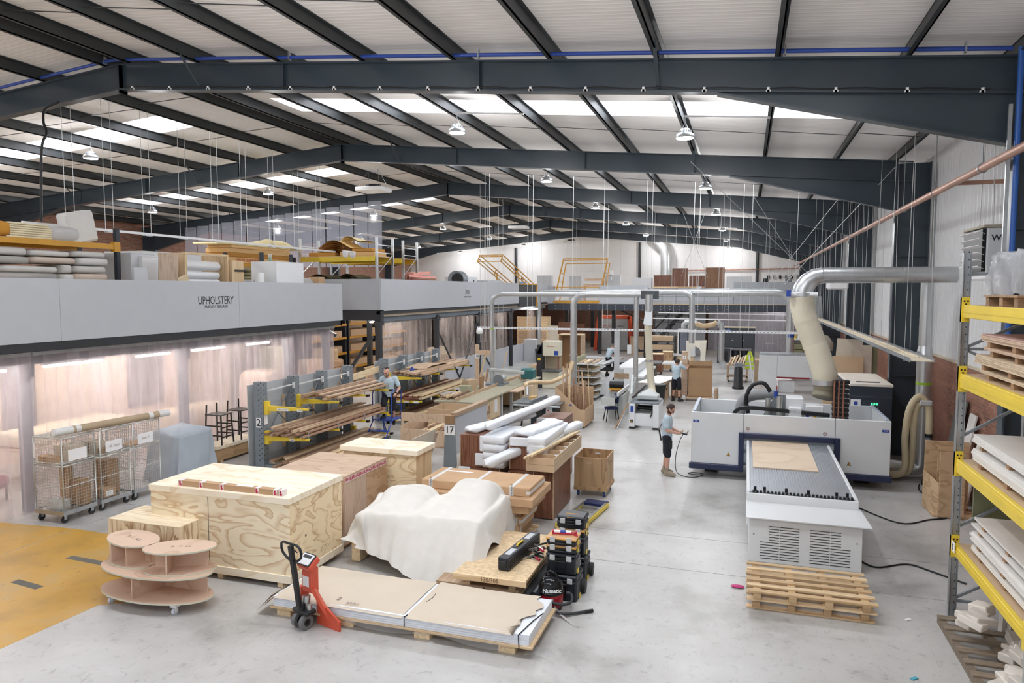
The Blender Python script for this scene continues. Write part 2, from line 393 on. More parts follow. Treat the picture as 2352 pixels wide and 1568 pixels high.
# ---------------------------------------------------------------- portal frames
FY = [12.6+9*k for k in range(6)]
DR = .555
def rafter_mesh():
    m = MB(); w = .11; tf = .03
    for s in (1, -1):
        X = lambda d: RX+s*d
        xe = 16.86                                     # distance from ridge to column face
        def slab(d0, d1, o0, o1, hw):                  # vertical band between offsets below the rafter top
            vs = []
            for d in (d0, d1):
                for y in (-hw, hw):
                    for o in (o0, o1): vs.append((X(d), y, RZ-SL*d-(o(d) if callable(o) else o)))
            F = [(0, 1, 3, 2), (4, 6, 7, 5), (0, 4, 5, 1), (2, 3, 7, 6), (0, 2, 6, 4), (1, 5, 7, 3)]
            m.add(vs, F if s > 0 else [f[::-1] for f in F])
        slab(0, xe+.4, tf, 0, w); slab(0, xe+.4, DR, DR-tf, w); slab(0, xe, DR-tf, tf, .009)
        h0 = 12.6; hb = lambda d: DR+(d-h0)/(xe-h0)*.72
        slab(h0, xe, lambda d: hb(d), DR, .009); slab(h0, xe, lambda d: hb(d)+tf, lambda d: hb(d), w)
        m.box(X(0)-.015, X(0)+.015, -.11, .11, RZ-DR-.06, RZ-.01); m.box(X(xe)-.012, X(xe)+.012, -.11, .11, RZ-SL*xe-DR-.74, RZ-SL*xe)
        for d in (4.2, 8.4): m.box(X(d)-.008, X(d)+.008, -.1, .1, RZ-SL*d-DR+.01, RZ-SL*d-.01)
    return m
rm = rafter_mesh().mesh('rafter', STEEL)
cm = MB()
for s in (1, -1):
    a = RX+s*16.86; b = RX+s*17.69
    zt = zr(a)+.02
    cm.box(a, a+s*.03, -.13, .13, 0, zt); cm.box(b-s*.03, b, -.13, .13, 0, zr(b)); cm.box(a+s*.03, b-s*.03, -.009, .009, 0, zr(b))
    for z in (2.2, 5.4): cm.box(a+s*.03, b-s*.03, -.12, .12, z, z+.02)
cmesh = cm.mesh('column', STEEL)
for y in FY:
    fr = bpy.data.objects.new('portal_frame', None); COL.objects.link(fr); fr.location = (RX, y, 0); fr['kind'] = 'structure'
    for nme, me in (('rafter', rm), ('column', cmesh)):
        o = bpy.data.objects.new(nme, me); COL.objects.link(o); o.parent = fr; o.location = (-RX, 0, 0)
    st = MB()
    for x in (-10.98, -.0-1.5, -17.2-1.9, -24.8+.0):
        d = abs(x-RX); st.bar((x, .75, zr(x)+.12), (x, .09, zr(x)-DR+.06), .06, .012)
        st.bar((x, -.75, zr(x)+.12), (x, -.09, zr(x)-DR+.06), .06, .012)
    so = ob('knee_brace', st, STEEL, fr); so.location = (-RX, 0, 0)
# blue air pipe and cable tray on the nearest rafter
pr_ = thing('air_pipe', 'blue compressed air pipe along the top of the nearest rafter', 'pipe')
ob('pipe', MB().tube([(-24, 12.4, zr(-24)+.06), (RX-.35, 12.4, RZ+.03), (RX-.1, 12.4, RZ+.05), (RX+.3, 12.4, RZ+.03), (3.6, 12.4, zr(3.6)+.06)], .035, 8), BLUE, pr_)
for x in (-20.5, -17.1, -13.4, -11.1, -8.7, -4.7, .5, 3.0): ob('pipe_hanger', MB().box(x-.012, x+.012, 12.36, 12.44, zr(x), zr(x)+.16), GALV, pr_)
settle(pr_)
cb = thing('rafter_cable', 'black cable clipped along the bottom flange of the nearest rafter', 'cable')
pts = []
for i in range(60):
    x = RX+.2+16.3*i/59; pts.append((x, 12.47, zr(x)-DR+.055+.012*math.sin(i*1.7)))
ob('cable', MB().tube(pts, .012, 5), BLACK, cb)
for i in range(17):
    x = RX+.4+16.0*i/16; ob('clip', MB().box(x-.02, x+.02, 12.45, 12.49, zr(x)-DR+.0, zr(x)-DR+.07).box(x-.035, x+.035, 12.45, 12.49, zr(x)-DR, zr(x)-DR+.03), WHITE, cb)
settle(cb)

# ---------------------------------------------------------------- walls
def brick_mat(name, sc_=1.0, axes='YZ'):
    m, nt, p = newmat(name); tc = nd(nt, 'ShaderNodeTexCoord'); sp = nd(nt, 'ShaderNodeSeparateXYZ'); cbm = nd(nt, 'ShaderNodeCombineXYZ')
    nt.links.new(tc.outputs['Object'], sp.inputs[0]); nt.links.new(sp.outputs['XYZ'.index(axes[0])], cbm.inputs[0]); nt.links.new(sp.outputs['XYZ'.index(axes[1])], cbm.inputs[1])
    b = nd(nt, 'ShaderNodeTexBrick', Scale=1.0); b.inputs['Brick Width'].default_value = .225*sc_; b.inputs['Row Height'].default_value = .075*sc_; b.inputs['Mortar Size'].default_value = .008
    b.inputs['Color1'].default_value = (*hx('#8a4f3a'), 1); b.inputs['Color2'].default_value = (*hx('#a5654a'), 1); b.inputs['Mortar'].default_value = (*hx('#a79a8c'), 1)
    nt.links.new(cbm.outputs[0], b.inputs['Vector']); nt.links.new(b.outputs['Color'], p.inputs['Base Color'])
    bm_ = nd(nt, 'ShaderNodeBump', Strength=.4, Distance=.01); nt.links.new(b.outputs['Fac'], bm_.inputs['Height']); bm_.invert = True; nt.links.new(bm_.outputs[0], p.inputs['Normal'])
    p.inputs['Roughness'].default_value = .85; return m
BRK = flat('brick', '#935a44', .85, 0, .12, 9, rand=.25); MORT = flat('mortar', '#a79b8e', .9)
BRX = brick_mat('brickwork_x', 1, 'YZ'); BRY = brick_mat('brickwork_y', 1, 'XZ')
# right wall: ribbed sheet over a brick plinth
CLAD = flat('white_cladding', '#dedfe0', .45, 0, .02)
mb = MB(); prof = []; y = YB
while y < YF: prof += [(y, .06), (y+.15, .06), (y+.18, 0), (y+.22, 0), (y+.25, .06)]; y += .25
vs = []
for (y, d) in prof: vs += [(XR+.03+d, y, 2.7), (XR+.03+d, y, 8.2)]
mb.add(vs, [(2*i, 2*i+1, 2*i+3, 2*i+2) for i in range(len(prof)-1)])
wr = struct('wall_right', mb, CLAD)
struct('plinth', MB().box(XR, XR+.3, YB, YF, 0, 2.82), [MORT], wr)
struct('coping', MB().box(XR-.03, XR+.12, YB, YF, 2.82, 2.86), flat('dusty_ledge', '#c9b69a', .9), wr)
struct('outer_sheet', MB().box(XR+.12, XR+.2, YB, YF, 2.7, 8.4), WHITE, wr)
bmesh1 = MB().box(-.012, 0, -.107, .107, -.0325, .0325, .004).mesh('brick', BRK)
far = MB(); cand = []
for r in range(37):
    z = .04+.0755*r
    y = 10.6+(.1125 if r % 2 else 0)
    while y < 42:
        cand.append((y, z)); y += .225
vis = [c for c in cand if 1.45 < c[1] < 2.8 and 14.6 < c[0] < 19.4 and 1][:300]; vs_ = set(vis)
for c in cand:
    if c in vs_:
        o = bpy.data.objects.new('brick', bmesh1); COL.objects.link(o); o.parent = wr; o.location = (XR+R.uniform(-.004, .002), c[0], c[1])
    else: far.box(XR-.01, XR+.001, c[0]-.107, c[0]+.107, c[1]-.0325, c[1]+.0325)
fo = struct('brick_courses', far, BRX if 0 else BRK, wr); fo['kind'] = 'stuff'
# left wall (brick), end wall (brick below, white panels above), wall behind the camera
wl = struct('wall_left', MB().box(XL-.3, XL, YB, YF, 0, 8.2), BRX)
struct('wall_end', MB().box(XL-.3, XR+.4, YF, YF+.3, 0, 3.3), BRY)
we = struct('wall_end_upper', MB().box(XL-.3, XR+.4, YF+.05, YF+.3, 3.3, 9.7), flat('white_board', '#e6e3e1', .5, 0, .01))
for i in range(30):      # upper end-wall boards with open joints
    x0 = XL+1.2*i
    if x0 > XR: break
    struct('board', MB().box(x0+.006, x0+1.194, YF+.02, YF+.05, 3.3, 6.2-.006), WHITE, we)
    struct('board', MB().box(x0+.006, x0+1.194, YF+.02, YF+.05, 6.2+.006, 9.65), WHITE, we)
struct('wall_back', MB().box(XL-.3, XR+.4, YB-.3, YB, 0, 9.7), WHITE)

# ---------------------------------------------------------------- mezzanines
def superq(mb, c, r, e=.35, n=20, k=10, m=0, sag=0):
    f = lambda v, p: math.copysign(abs(v)**p, v); vs = []
    for j in range(k+1):
        t = -PI/2+PI*j/k
        for i in range(n):
            a = 2*PI*i/n; x, y, z = r[0]*f(math.cos(t), e)*f(math.cos(a), e), r[1]*f(math.cos(t), e)*f(math.sin(a), e), r[2]*f(math.sin(t), e*1.6)
            vs.append((c[0]+x, c[1]+y, c[2]+z-sag*(1-(x/r[0])**2)))
    return mb.add(vs, [(j*n+i, j*n+(i+1) % n, (j+1)*n+(i+1) % n, (j+1)*n+i) for j in range(k) for i in range(n)], m, True)
FASC = flat('fascia_grey', '#b4b8be', .5, 0, .015)
BEAMG = flat('beam_blue_grey', '#68727c', .5)
ROOM = flat('peach_wall', '#d9c0ad', .8); ROOMG = flat('stained_grey_board', '#8f8a8c', .8, 0, .25, 1.5)
def post(mb, x, y, z1, s=.1): mb.box(x-s, x+s, y-s, y+s, 0, z1)
mz = struct('mezzanine', MB().box(XL, -13.36, 4.0, 21.6, 3.34, 3.5), flat('mezz_deck', '#a08e78', .8))
mz['label'] = 'upholstery mezzanine on the left'
for (a, b) in ((4.0, 10.98), (10.985, 16.4), (16.405, 21.65)):
    struct('fascia_board', MB().box(-13.36, -13.3, a, b, 3.47, 4.74, .004), FASC, mz)
struct('fascia_board', MB().box(-16.5, -13.3, 21.65, 21.71, 3.47, 4.74, .004), FASC, mz)
struct('edge_beam', MB().box(-13.42, -13.32, 4.0, 21.7, 3.3, 3.47).box(-20, -13.32, 21.6, 21.7, 3.3, 3.47), DARK, mz)
struct('edge_beam', MB().box(-13.9, -13.8, 4, 21.6, 3.0, 3.3).box(-13.95, -13.75, 4, 21.6, 3.28, 3.3), BEAMG, mz)
for y in (5.4, 10.55, 14.84, 19.3, 21.5):
    m = MB(); post(m, -13.85, y, 3.3, .09); m.box(-13.95, -13.75, y-.16, y+.16, 2.75, 3.05); struct('post', m, BEAMG, mz)
struct('back_partition', MB().box(-18.1, -18, 4, 21.6, 0, 3.34), ROOM, mz)
for (y0, y1) in ((10.4, 12.2), (13.1, 14.0), (17.0, 18.4)): struct('stained_board', MB().box(-17.99, -17.96, y0, y1, .9, 2.7), ROOMG, mz)
struct('mezz_floor_end', MB().box(XL, -13.4, 21.6, 21.65, 3.3, 3.5), DARK, mz)
t = text('UPHOLSTERY', .30, (-13.297, 15.51, 4.235), FACE_X, INK, mz, sx=.74)
text('PARKWAY ENGLAND', .105, (-13.297, 15.51, 4.075), FACE_X, INK, mz, sx=.85)
# strip curtains
def strip_mesh(w, h, bow, seed):
    r = random.Random(seed); ph = r.random()*6
    def fn(u, v):
        y = (u-.5)*w; z = h*(1-v)
        return (bow*(1-(2*u-1)**2)*.5+.018*math.sin(2.2*v+ph)*v+.006*math.sin(9*u+5*v+ph), y, z)
    return MB().grid(fn, 4, 5)
PVC = film('pvc_strip', '#e4dae0', .5, .12, .14); PVCB = film('clear_pvc_strip', '#cfcfe0', .72, .1, .15); PVCN = film('worn_pvc_strip', '#d8cac6', .66, .12, .16)
EDGE = film('pvc_edge', '#efeaf2', .35, .15)
def curtain(name, label, x, y0, y1, z0, z1, mat, w=.3, axis='y', group=None):
    t = thing(name, label, 'strip curtain', (x, (y0+y1)/2, z0) if axis == 'y' else ((y0+y1)/2, x, z0), 0 if axis == 'y' else -PI/2, group)
    n = max(1, round((y1-y0)/(w*.9))); ms = [strip_mesh(w, z1-z0, .03, k).mesh('strip', mat) for k in range(4)]
    for i in range(n):
        o = ob('strip', None, None, t, ms[i % 4]); y = -(y1-y0)/2+(i+.5)*(y1-y0)/n; o.location = (.012*(i % 2), y, 0); o.rotation_euler = (0, 0, R.uniform(-.03, .03))
    ob('curtain_rail', MB().box(-.02, .05, -(y1-y0)/2, (y1-y0)/2, z1-z0-.02, z1-z0+.05), GALV, t)
    return t
curtain('strip_curtain', 'milky strip curtain of the upholstery room nearest the camera, left of the first post', -13.6, 5.5, 10.52, .03, 3.22, PVC)
curtain('strip_curtain', 'milky strip curtain behind the wire roll cages', -13.6, 10.53, 14.82, .03, 3.22, PVC)
curtain('strip_curtain', 'milky strip curtain behind the two dark bar stools', -13.6, 14.83, 19.28, .03, 3.22, PVC)
curtain('strip_curtain', 'short milky strip curtain at the far corner of the upholstery room', -13.6, 19.29, 21.6, .03, 3.22, PVC)
# tube lights
TUBEM = emit('tube_light', '#fff6ee', TUBE)
def tube(x, y0, y1, z, label, group, ax='y'):
    t = thing('tube_light', label, 'light', group=group)
    if ax == 'y': ob('tube', MB().cyl((x, y0, z), (x, y1, z), .028, 8), TUBEM, t); ob('batten', MB().box(x-.05, x+.05, y0-.05, y1+.05, z+.035, z+.09), WHITE, t)
    else: ob('tube', MB().cyl((y0, x, z), (y1, x, z), .028, 8), TUBEM, t); ob('batten', MB().box(y0-.05, y1+.05, x-.05, x+.05, z+.035, z+.09), WHITE, t)
    settle(t)
for (y0, y1, w_) in ((9.3, 10.75, 'above the roll cages, near end'), (11.6, 13.1, 'above the roll cages, far end'), (14.1, 15.2, 'above the grey covered machine'), (16.0, 17.3, 'above the bar stools'), (18.3, 19.4, 'at the far corner')):
    tube(-14.6, y0, y1, 2.84, 'white tube light inside the upholstery room '+w_, 'upholstery tubes')
    tube(-16.6, y0, y1, 3.2, 'white tube light deep in the upholstery room '+w_, 'upholstery tubes')
# upholstery room contents seen through the curtain
t = thing('upholstered_chair', 'dark red upholstered chair behind the strip curtain', 'chair', (-15.2, 10.6, 0), .4)
RDF = flat('dark_red_fabric', '#7d2a3c', .9)
ob('seat', superq(MB(), (0, 0, .42), (.36, .36, .14)), RDF, t); ob('backrest', superq(MB(), (-.3, 0, .95), (.12, .36, .5)), RDF, t)
for (x, y) in ((-.28, -.28), (.28, -.28), (-.28, .28), (.28, .28)): ob('leg', MB().cyl((x, y, 0), (x, y, .32), .025, 8), BLACK, t)
t = thing('work_table', 'long work table with foam behind the strip curtain', 'table', (-16, 13.2, 0))
ob('tabletop', MB().box(-.7, .7, -1.6, 1.6, .85, .9), PINKPLY, t)
for x in (-.6, .6):
    for y in (-1.5, 1.5): ob('leg', MB().box(x-.04, x+.04, y-.04, y+.04, 0, .85), GREYM, t)
CREAM = flat('cream_foam', '#e2d2b4', .9); BEIGE = flat('beige_fabric', '#cbb69c', .9)
for i, (y, w_, l) in enumerate(((12.2, .5, 'beige foam block lying on the near end of the work table'), (13.3, .6, 'large beige foam block in the middle of the work table'), (14.3, .35, 'small beige foam block at the far end of the work table'))):
    one('foam_block', superq(MB(), (-16, y, 1.07), (.5, w_, .17), .25), CREAM, l, 'foam', 'foam on the work table')
for i, y in enumerate((16.2, 17.6)):
    one('sofa_frame', superq(MB(), (-15.6, y, .55), (.5, .6, .55), .25), BEIGE, 'beige covered sofa frame behind the curtain, %s the bar stools' % ('left of' if not i else 'right of'), 'sofa')
one('fabric_bale', superq(MB(), (-15.2, 19.9, 1.0), (.6, .7, .9), .3), flat('pinkish_bale', '#d8bdab', .9), 'large pinkish fabric bale at the far corner of the upholstery room', 'bale')
one('bagged_foam', superq(MB(), (-14.5, 9.3, .75), (.45, .55, .75), .35), WHITE, 'white wrapped chair standing left of the first curtain post', 'chair')

# storage on the upholstery mezzanine
t = thing('storage_rack', 'dark blue rack with an ochre beam holding cushions at the left edge', 'rack')
NB = flat('dark_blue_upright', '#262c36', .45)
for (x, y) in ((-14.4, 13.45), (-15.6, 13.45), (-14.4, 8.3), (-15.6, 8.3)): ob('upright', MB().box(x-.05, x+.05, y-.05, y+.05, 3.5, 5.98), NB, t)
ob('beam', MB().box(-14.42, -14.36, 8.3, 13.42, 5.48, 5.6), OCHRE, t); ob('beam', MB().box(-15.64, -15.58, 8.3, 13.42, 5.48, 5.6), OCHRE, t)
ob('shelf', MB().box(-15.6, -14.4, 8.3, 13.4, 5.56, 5.605), SOFT, t); ob('bracket', MB().box(-14.46, -14.34, 13.33, 13.5, 5.42, 5.66), OCHRE, t)
ob('shelf', MB().box(-15.6, -14.4, 8.3, 13.4, 4.66, 4.7), SOFT, t); settle(t)
LINEN = [flat('linen_a', '#c9c7c2', .9, 0, .04), flat('linen_b', '#d6d5d2', .9, 0, .04), flat('linen_c', '#cdb9a8', .9, 0, .04), flat('linen_d', '#a9a59f', .9, 0, .04)]
cush = [(9.3, 10.45, 5.0, 5.32, 1, 'fat white', 'leftmost, on top'), (9.3, 10.2, 4.78, 5.0, 1, 'white', 'leftmost, second from top'), (9.3, 10.0, 4.5, 4.78, 0, 'grey', 'leftmost, third from top'), (9.3, 10.55, 4.28, 4.5, 1, 'white', 'leftmost, at the bottom'),
 (10.3, 11.3, 5.0, 5.27, 0, 'thick grey', 'second column, on top'), (10.15, 11.35, 4.75, 5.0, 3, 'dark grey', 'second column, under the thick grey one'), (10.65, 12.0, 4.5, 4.72, 0, 'long grey', 'second column, on the wrapped one'),
 (11.3, 12.3, 5.02, 5.22, 1, 'white', 'third column, on top'), (11.35, 12.45, 4.8, 5.02, 2, 'pinkish', 'third column, second from top'), (12.05, 12.3, 4.5, 4.8, 0, 'short grey', 'third column, third from top'), (12.05, 12.35, 4.26, 4.5, 1, 'short white', 'third column, at the bottom'),
 (12.32, 13.25, 5.05, 5.27, 1, 'pale', 'fourth column, on top'), (12.47, 13.32, 4.78, 5.05, 1, 'white rounded', 'fourth column, second from top'), (12.37, 13.25, 4.53, 4.78, 0, 'grey', 'fourth column, third from top'), (12.37, 13.3, 4.28, 4.53, 2, 'pinkish', 'fourth column, at the bottom')]
for (y0, y1, z0, z1, c, col, wh) in cush:
    z0, z1 = (4.72+.7*(q-4.26) for q in (z0, z1))
    one('cushion', superq(MB(), (-14.95, (y0+y1)/2, (z0+z1)/2-.01), (.5, (y1-y0)/2-.01, (z1-z0)/2-.005), .28), LINEN[c], '%s seat cushion stacked in the left rack, %s' % (col, wh), 'cushion', 'cushions in the left rack')
one('wrapped_cushion', superq(MB(), (-14.95, 11.3, 4.8), (.5, .7, .09), .3), [film('wrap', '#dfdfe0', .25, .15)], 'cushion in crinkled clear wrap at the bottom of the left rack', 'cushion', 'cushions in the left rack')
one('foam_roll', superq(MB(), (-14.9, 10.45, 5.78), (.42, .55, .165), .35), flat('ochre_foam', '#c38b32', .9), 'ochre foam roll lying on the shelf of the left rack', 'foam roll')
m = MB(); 
for k in range(7): m.obox((-14.95, 11.45+.02*R.uniform(-1, 1), 5.63+.045*k), (.7, 1.0+.05*R.uniform(-1, 1), .035), (0, 0, R.uniform(-.04, .04)), .008)
o = thing('folded_sheets', 'pile of folded yellowish foam sheets on the left rack shelf', 'foam sheets')
for k in range(7): ob('foam_sheet', MB().obox((-14.95, 11.4+.03*R.uniform(-1, 1), 5.635+.046*k), (.8, .95+.06*R.uniform(-1, 1), .04), (0, 0, R.uniform(-.05, .05)), .01), flat('sheet_cream', '#d8cba6', .9), o)
settle(o)
one('wrapped_bundle', superq(MB(), (-14.95, 12.25, 5.78), (.4, .42, .17), .4), film('wrap2', '#e6e7ea', .2, .15), 'grey bundle in clear film beside the folded foam sheets', 'bundle')
one('mattress_block', MB().obox((-14.8, 12.75, 5.96), (.35, .75, .72), (.22, 0, 0), .05), LINEN[1], 'white foam block leaning at the end of the left rack shelf', 'foam block')
def carcass(name, label, x0, x1, y0, y1, z0, z1, mat, cat='cabinet'):
    t = thing(name, label, cat); e = .02
    ob('side_panel', MB().box(x0, x1, y0, y0+e, z0, z1), mat, t); ob('side_panel', MB().box(x0, x1, y1-e, y1, z0, z1), mat, t)
    ob('top', MB().box(x0, x1, y0+e, y1-e, z1-e, z1), mat, t); ob('base', MB().box(x0, x1, y0+e, y1-e, z0, z0+e), mat, t); ob('door', MB().box(x1-e, x1, y0+e+.004, y1-e-.004, z0+e+.004, z1-e-.004, .003), mat, t)
    return settle(t)
LG = flat('light_grey_laminate', '#c4c7cb', .5, 0, .02); WL = flat('white_laminate', '#dfe1e4', .45, 0, .02)
carcass('cabinet', 'tall light grey cabinet standing right of the left cushion rack', -15.6, -14.3, 13.75, 14.5, 3.5, 5.42, LG)
carcass('cabinet', 'pale grey flat cabinet with screw holes in front of the grey one', -15.2, -14.2, 14.0, 15.15, 3.5, 5.36, WL)
carcass('cabinet', 'long white low cabinet behind the flat cabinets on the mezzanine', -17.6, -16.2, 16.0, 19.4, 3.5, 5.62, WL)
one('oak_board', MB().obox((-13.72, 14.3, 4.5), (.03, .62, 1.85), (0, .06, 0), .003), ply('limed_oak', '#b79e86', '#a2886f', (4, 4, .7), 5), 'oak veneered panel leaning on the flat cabinet', 'panel')
one('curved_panel', MB().tube([(-13.75, 13.55+.25*math.cos(a), 4.5+.0*a) for a in (0, .5, 1)], .02, 6).box(-13.8, -13.75, 13.3, 13.7, 4.1, 5.05), LG, 'small pale panel standing against the grey cabinet', 'panel')
one('foam_offcut', MB().obox((-13.75, 14.75, 4.62), (.1, .62, .42), (.35, 0, 0), .02), flat('beige_foam', '#c9b38a', .9), 'beige foam offcut leaning behind the fascia', 'offcut')
t = thing('roll_rack', 'wooden stand with rolls of white film on the mezzanine', 'rack'); 
for y in (15.35, 16.95): ob('end_frame', MB().box(-15.0, -14.1, y-.03, y+.03, 3.5, 5.5), SOFTZ, t)
ob('top_rail', MB().box(-14.2, -14.12, 15.3, 17, 5.46, 5.52), SOFT, t); settle(t)
for (z, r, l) in ((5.18, .13, 'large roll of clear white film, upper of the roll stand'), (4.92, .1, 'white roll in the middle of the roll stand'), (4.72, .1, 'plain white paper roll under the film roll')):
    t = thing('film_roll', l, 'roll', group='rolls on the stand'); ob('roll', MB().cyl((-14.4, 15.42, z), (-14.4, 16.85, z), r, 18), WL, t); ob('core', MB().cyl((-14.4, 16.84, z), (-14.4, 16.9, z), .04, 10), BLACK, t); settle(t)
one('black_roll', MB().cyl((-14.3, 15.42, 4.5), (-14.3, 16.85, 4.5), .12, 16), BLACK, 'black fabric roll at the bottom of the roll stand', 'roll', 'rolls on the stand')
t = thing('cabinet_end', 'plywood rack end beside the film rolls with a black hinge', 'panel'); ob('panel', MB().box(-14.5, -14.0, 17.0, 17.5, 3.5, 5.36), SOFTZ, t); ob('hinge', MB().box(-13.99, -13.97, 17.1, 17.55, 5.05, 5.1), BLACK, t); settle(t)
carcass('white_plinth', 'white box standing behind the UPHOLSTERY fascia', -14.4, -13.5, 18.35, 19.75, 3.5, 5.38, WL, 'box')
t = thing('glass_jar', 'small jar of coloured bits on the white box', 'jar'); ob('jar', MB().cyl((-13.9, 18.6, 5.38), (-13.9, 18.6, 5.62), .06, 12), GLASSY, t); ob('contents', MB().cyl((-13.9, 18.6, 5.39), (-13.9, 18.6, 5.52), .05, 10), flat('green_bits', '#5a8a5c'), t); settle(t)
one('paper_roll', MB().cyl((-13.75, 17.85, 4.4), (-13.75, 17.9, 5.02), .13, 16), WHITE, 'white paper roll standing left of the white box', 'roll')
one('dust_sheet', superq(MB(), (-13.85, 18.1, 4.7), (.2, .25, .22), .7), LINEN[3], 'grey dust sheet bundled at the foot of the white box', 'sheet')
one('dust_sheet', superq(MB(), (-13.8, 20.2, 4.72), (.2, .4, .2), .7), LINEN[3], 'grey dust sheet bundled right of the white box', 'sheet')
one('carton', MB().box(-13.9, -13.5, 20.6, 20.95, 4.4, 4.95, .01), CARD, 'small brown carton right of the white box', 'box')
# ochre foam stack on its low rack
t = thing('storage_rack', 'black rack with ochre beams carrying the stack of orange foam', 'rack')
for (x, y) in ((-16.4, 19.6), (-16.4, 23.4), (-15.2, 19.9), (-15.2, 21.5)): ob('upright', MB().box(x-.05, x+.05, y-.05, y+.05, 3.5, 5.75), NB, t)
ob('beam', MB().box(-16.35, -16.29, 19.6, 23.4, 5.28, 5.42), OCHRE, t); ob('shelf', MB().box(-17.4, -16.35, 19.6, 23.4, 5.34, 5.42), SOFT, t); settle(t)
FOAMS = [flat('orange_foam', '#d7a560', .9, 0, .04), flat('deep_orange_foam', '#c58f45', .9), flat('cream_yellow_foam', '#eadba8', .9), flat('yellow_foam', '#dcb25f', .9)]
z = 5.43
for k, (h, c, l) in enumerate(((.2, 0, 'thick orange foam slab printed with red letters, bottom of the foam stack'), (.14, 1, 'orange foam slab second from the bottom of the foam stack'), (.16, 0, 'orange foam slab in the middle of the foam stack'), (.1, 0, 'thin orange foam slab under the pale sheets'), (.06, 2, 'pale yellow foam sheet overhanging the orange foam stack'))):
    o = ob('foam_slab', MB(), FOAMS[c]); o.data = MB().obox((-16.9, 21.5+(.12 if k == 4 else 0)-.4*(k == 4), z+h/2), (1.0, 3.5-.1*k+(.9 if k == 4 else 0), h-.006), (0, 0, R.uniform(-.02, .02)), .015).mesh('foam_slab', FOAMS[c])
    tag(settle(o), l, 'foam slab', 'orange foam stack')
    if k == 0: text('EIN BEI  SUPERDUPER', .15, (-16.395, 20.9, z+.09)if 0 else (.505, -.7, .1), FACE_X, flat('red_print', '#b5472e'), o, sx=.9)
    z += h
def sheetheap(name, label, c, r, mat, n=1, seed=3):
    q = random.Random(seed); ph = [q.random()*6 for _ in range(4)]
    def fn(u, v):
        x = (u-.5)*2*r[0]; y = (v-.5)*2*r[1]; e = min(1, 4*min(u, 1-u, v, 1-v)+.05)
        return (c[0]+x, c[1]+y+.05*math.sin(7*u+ph[2]), c[2]+r[2]*(e**.6)*(.75+.25*math.sin(6*v+ph[0]+2*u))+.04*math.sin(14*v+ph[1]))
    t = thing(name, label, 'foam sheets')
    for k in range(n):
        m = MB(); base = (lambda u, v, k=k: tuple(Vector(fn(u, v))-Vector((0, 0, .05*k)))); m.grid(base, 10, 24); ob('foam_sheet', m, mat if not isinstance(mat, list) else mat[k % len(mat)], t)
    return settle(t)
sheetheap('foam_sheets', 'pale cream foam sheets heaped on the orange foam stack', (-17.0, 22.8, 6.08), (.6, 1.2, .3), FOAMS[2], 2, 5)
# yellow pallet rack on the far mezzanine corner
mz2 = struct('mezzanine', MB().box(XL, -13.2, 24.2, YF, 3.5, 3.62), flat('mezz_deck', '#a08e78'))
mz2['label'] = 'second mezzanine along the left side'
for (a, b) in ((24.1, 32.6), (32.605, 41.3), (45.2, 48.0)): struct('fascia_board', MB().box(-13.18, -13.1, a, b, 3.72, 4.94, .004), FASC, mz2)
struct('fascia_board', MB().box(-20.5, -13.12, 24.06, 24.12, 3.76, 4.94, .004), FASC, mz2)
struct('edge_beam', MB().box(-13.3, -13.15, 24.1, 48, 3.6, 3.72).box(-20, -13.1, 24.1, 24.3, 3.36, 3.76), DARK, mz2)
struct('edge_beam', MB().box(-13.45, -13.3, 24.2, 48, 3.3, 3.6), BEAMG, mz2)
for y in (24.35, 29.7, 35.1, 40.5, 46.2):
    m = MB(); post(m, -13.35, y, 3.4, .1); m.box(-13.47, -13.23, y-.2, y+.2, 3.18, 3.34); struct('post', m, DARK, mz2)
for y in (24.35, 31.0):
    m = MB(); post(m, -17.5, y, 3.5, .1); struct('post', m, DARK, mz2)
for (y0, z0, y1, z1) in ((29.8, 2.8, 32.6, .2), (32.6, .2, 35.0, 2.8), (35.2, 1.6, 37.5, .05)): struct('brace', MB().bar((-13.4, y0, z0), (-13.4, y1, z1), .06, .06), DARK, mz2)
struct('brace', MB().bar((-15.6, 24.3, .1), (-13.6, 24.3, 2.75), .09, .12), DARK, mz2)
struct('brace', MB().bar((-16.6, 24.3, 3.4), (-15.2, 24.3, 2.75), .09, .12), DARK, mz2)
text('LYXLN', .33, (-13.097, 32.9, 4.42), FACE_X, INK, mz2, sx=.55); text('PARKWAY ENGLAND', .1, (-13.097, 32.9, 4.19), FACE_X, INK, mz2)
t = thing('pallet_rack', 'yellow beamed pallet rack piled with orange foam above the mezzanine corner', 'rack')
for (y, x) in ((24.5, -16.9), (24.5, -13.5), (26.6, -13.5), (26.6, -16.9)):
    pass
def upright(mb, x, y, z0, z1, s=.045):
    mb.box(x-s, x+s, y-s*.8, y+s*.8, z0, z1)
for x in (-16.85, -13.45):
    m = MB()
    for y in (24.45, 25.75): upright(m, x, y, 3.6, 6.55)
    for z in (6.25, 5.95, 4.5): m.bar((x, 24.45, z), (x, 25.75, z), .03, .03)
    m.bar((x, 24.45, 5.1), (x, 25.75, 5.9), .03, .03); m.bar((x, 24.45, 5.1), (x, 25.75, 4.3), .03, .03); ob('end_frame', m, GALV, t)
for y in (24.42, 25.78): ob('beam', MB().box(-16.8, -13.5, y-.03, y+.03, 5.62, 5.8), YEL, t); ob('beam', MB().box(-16.8, -13.5, y-.03, y+.03, 4.78, 4.86), OCHRE, t)
ob('shelf', MB().box(-16.8, -13.5, 24.45, 25.75, 5.8, 5.83), SOFTX, t); ob('shelf', MB().box(-16.8, -13.5, 24.45, 25.75, 4.86, 4.89), CARDD, t); settle(t)
t = dup(t, (-12.9-2.25, 27.3, 3.6), PI/2*0, 'second pallet rack frame just behind the foam rack', None)
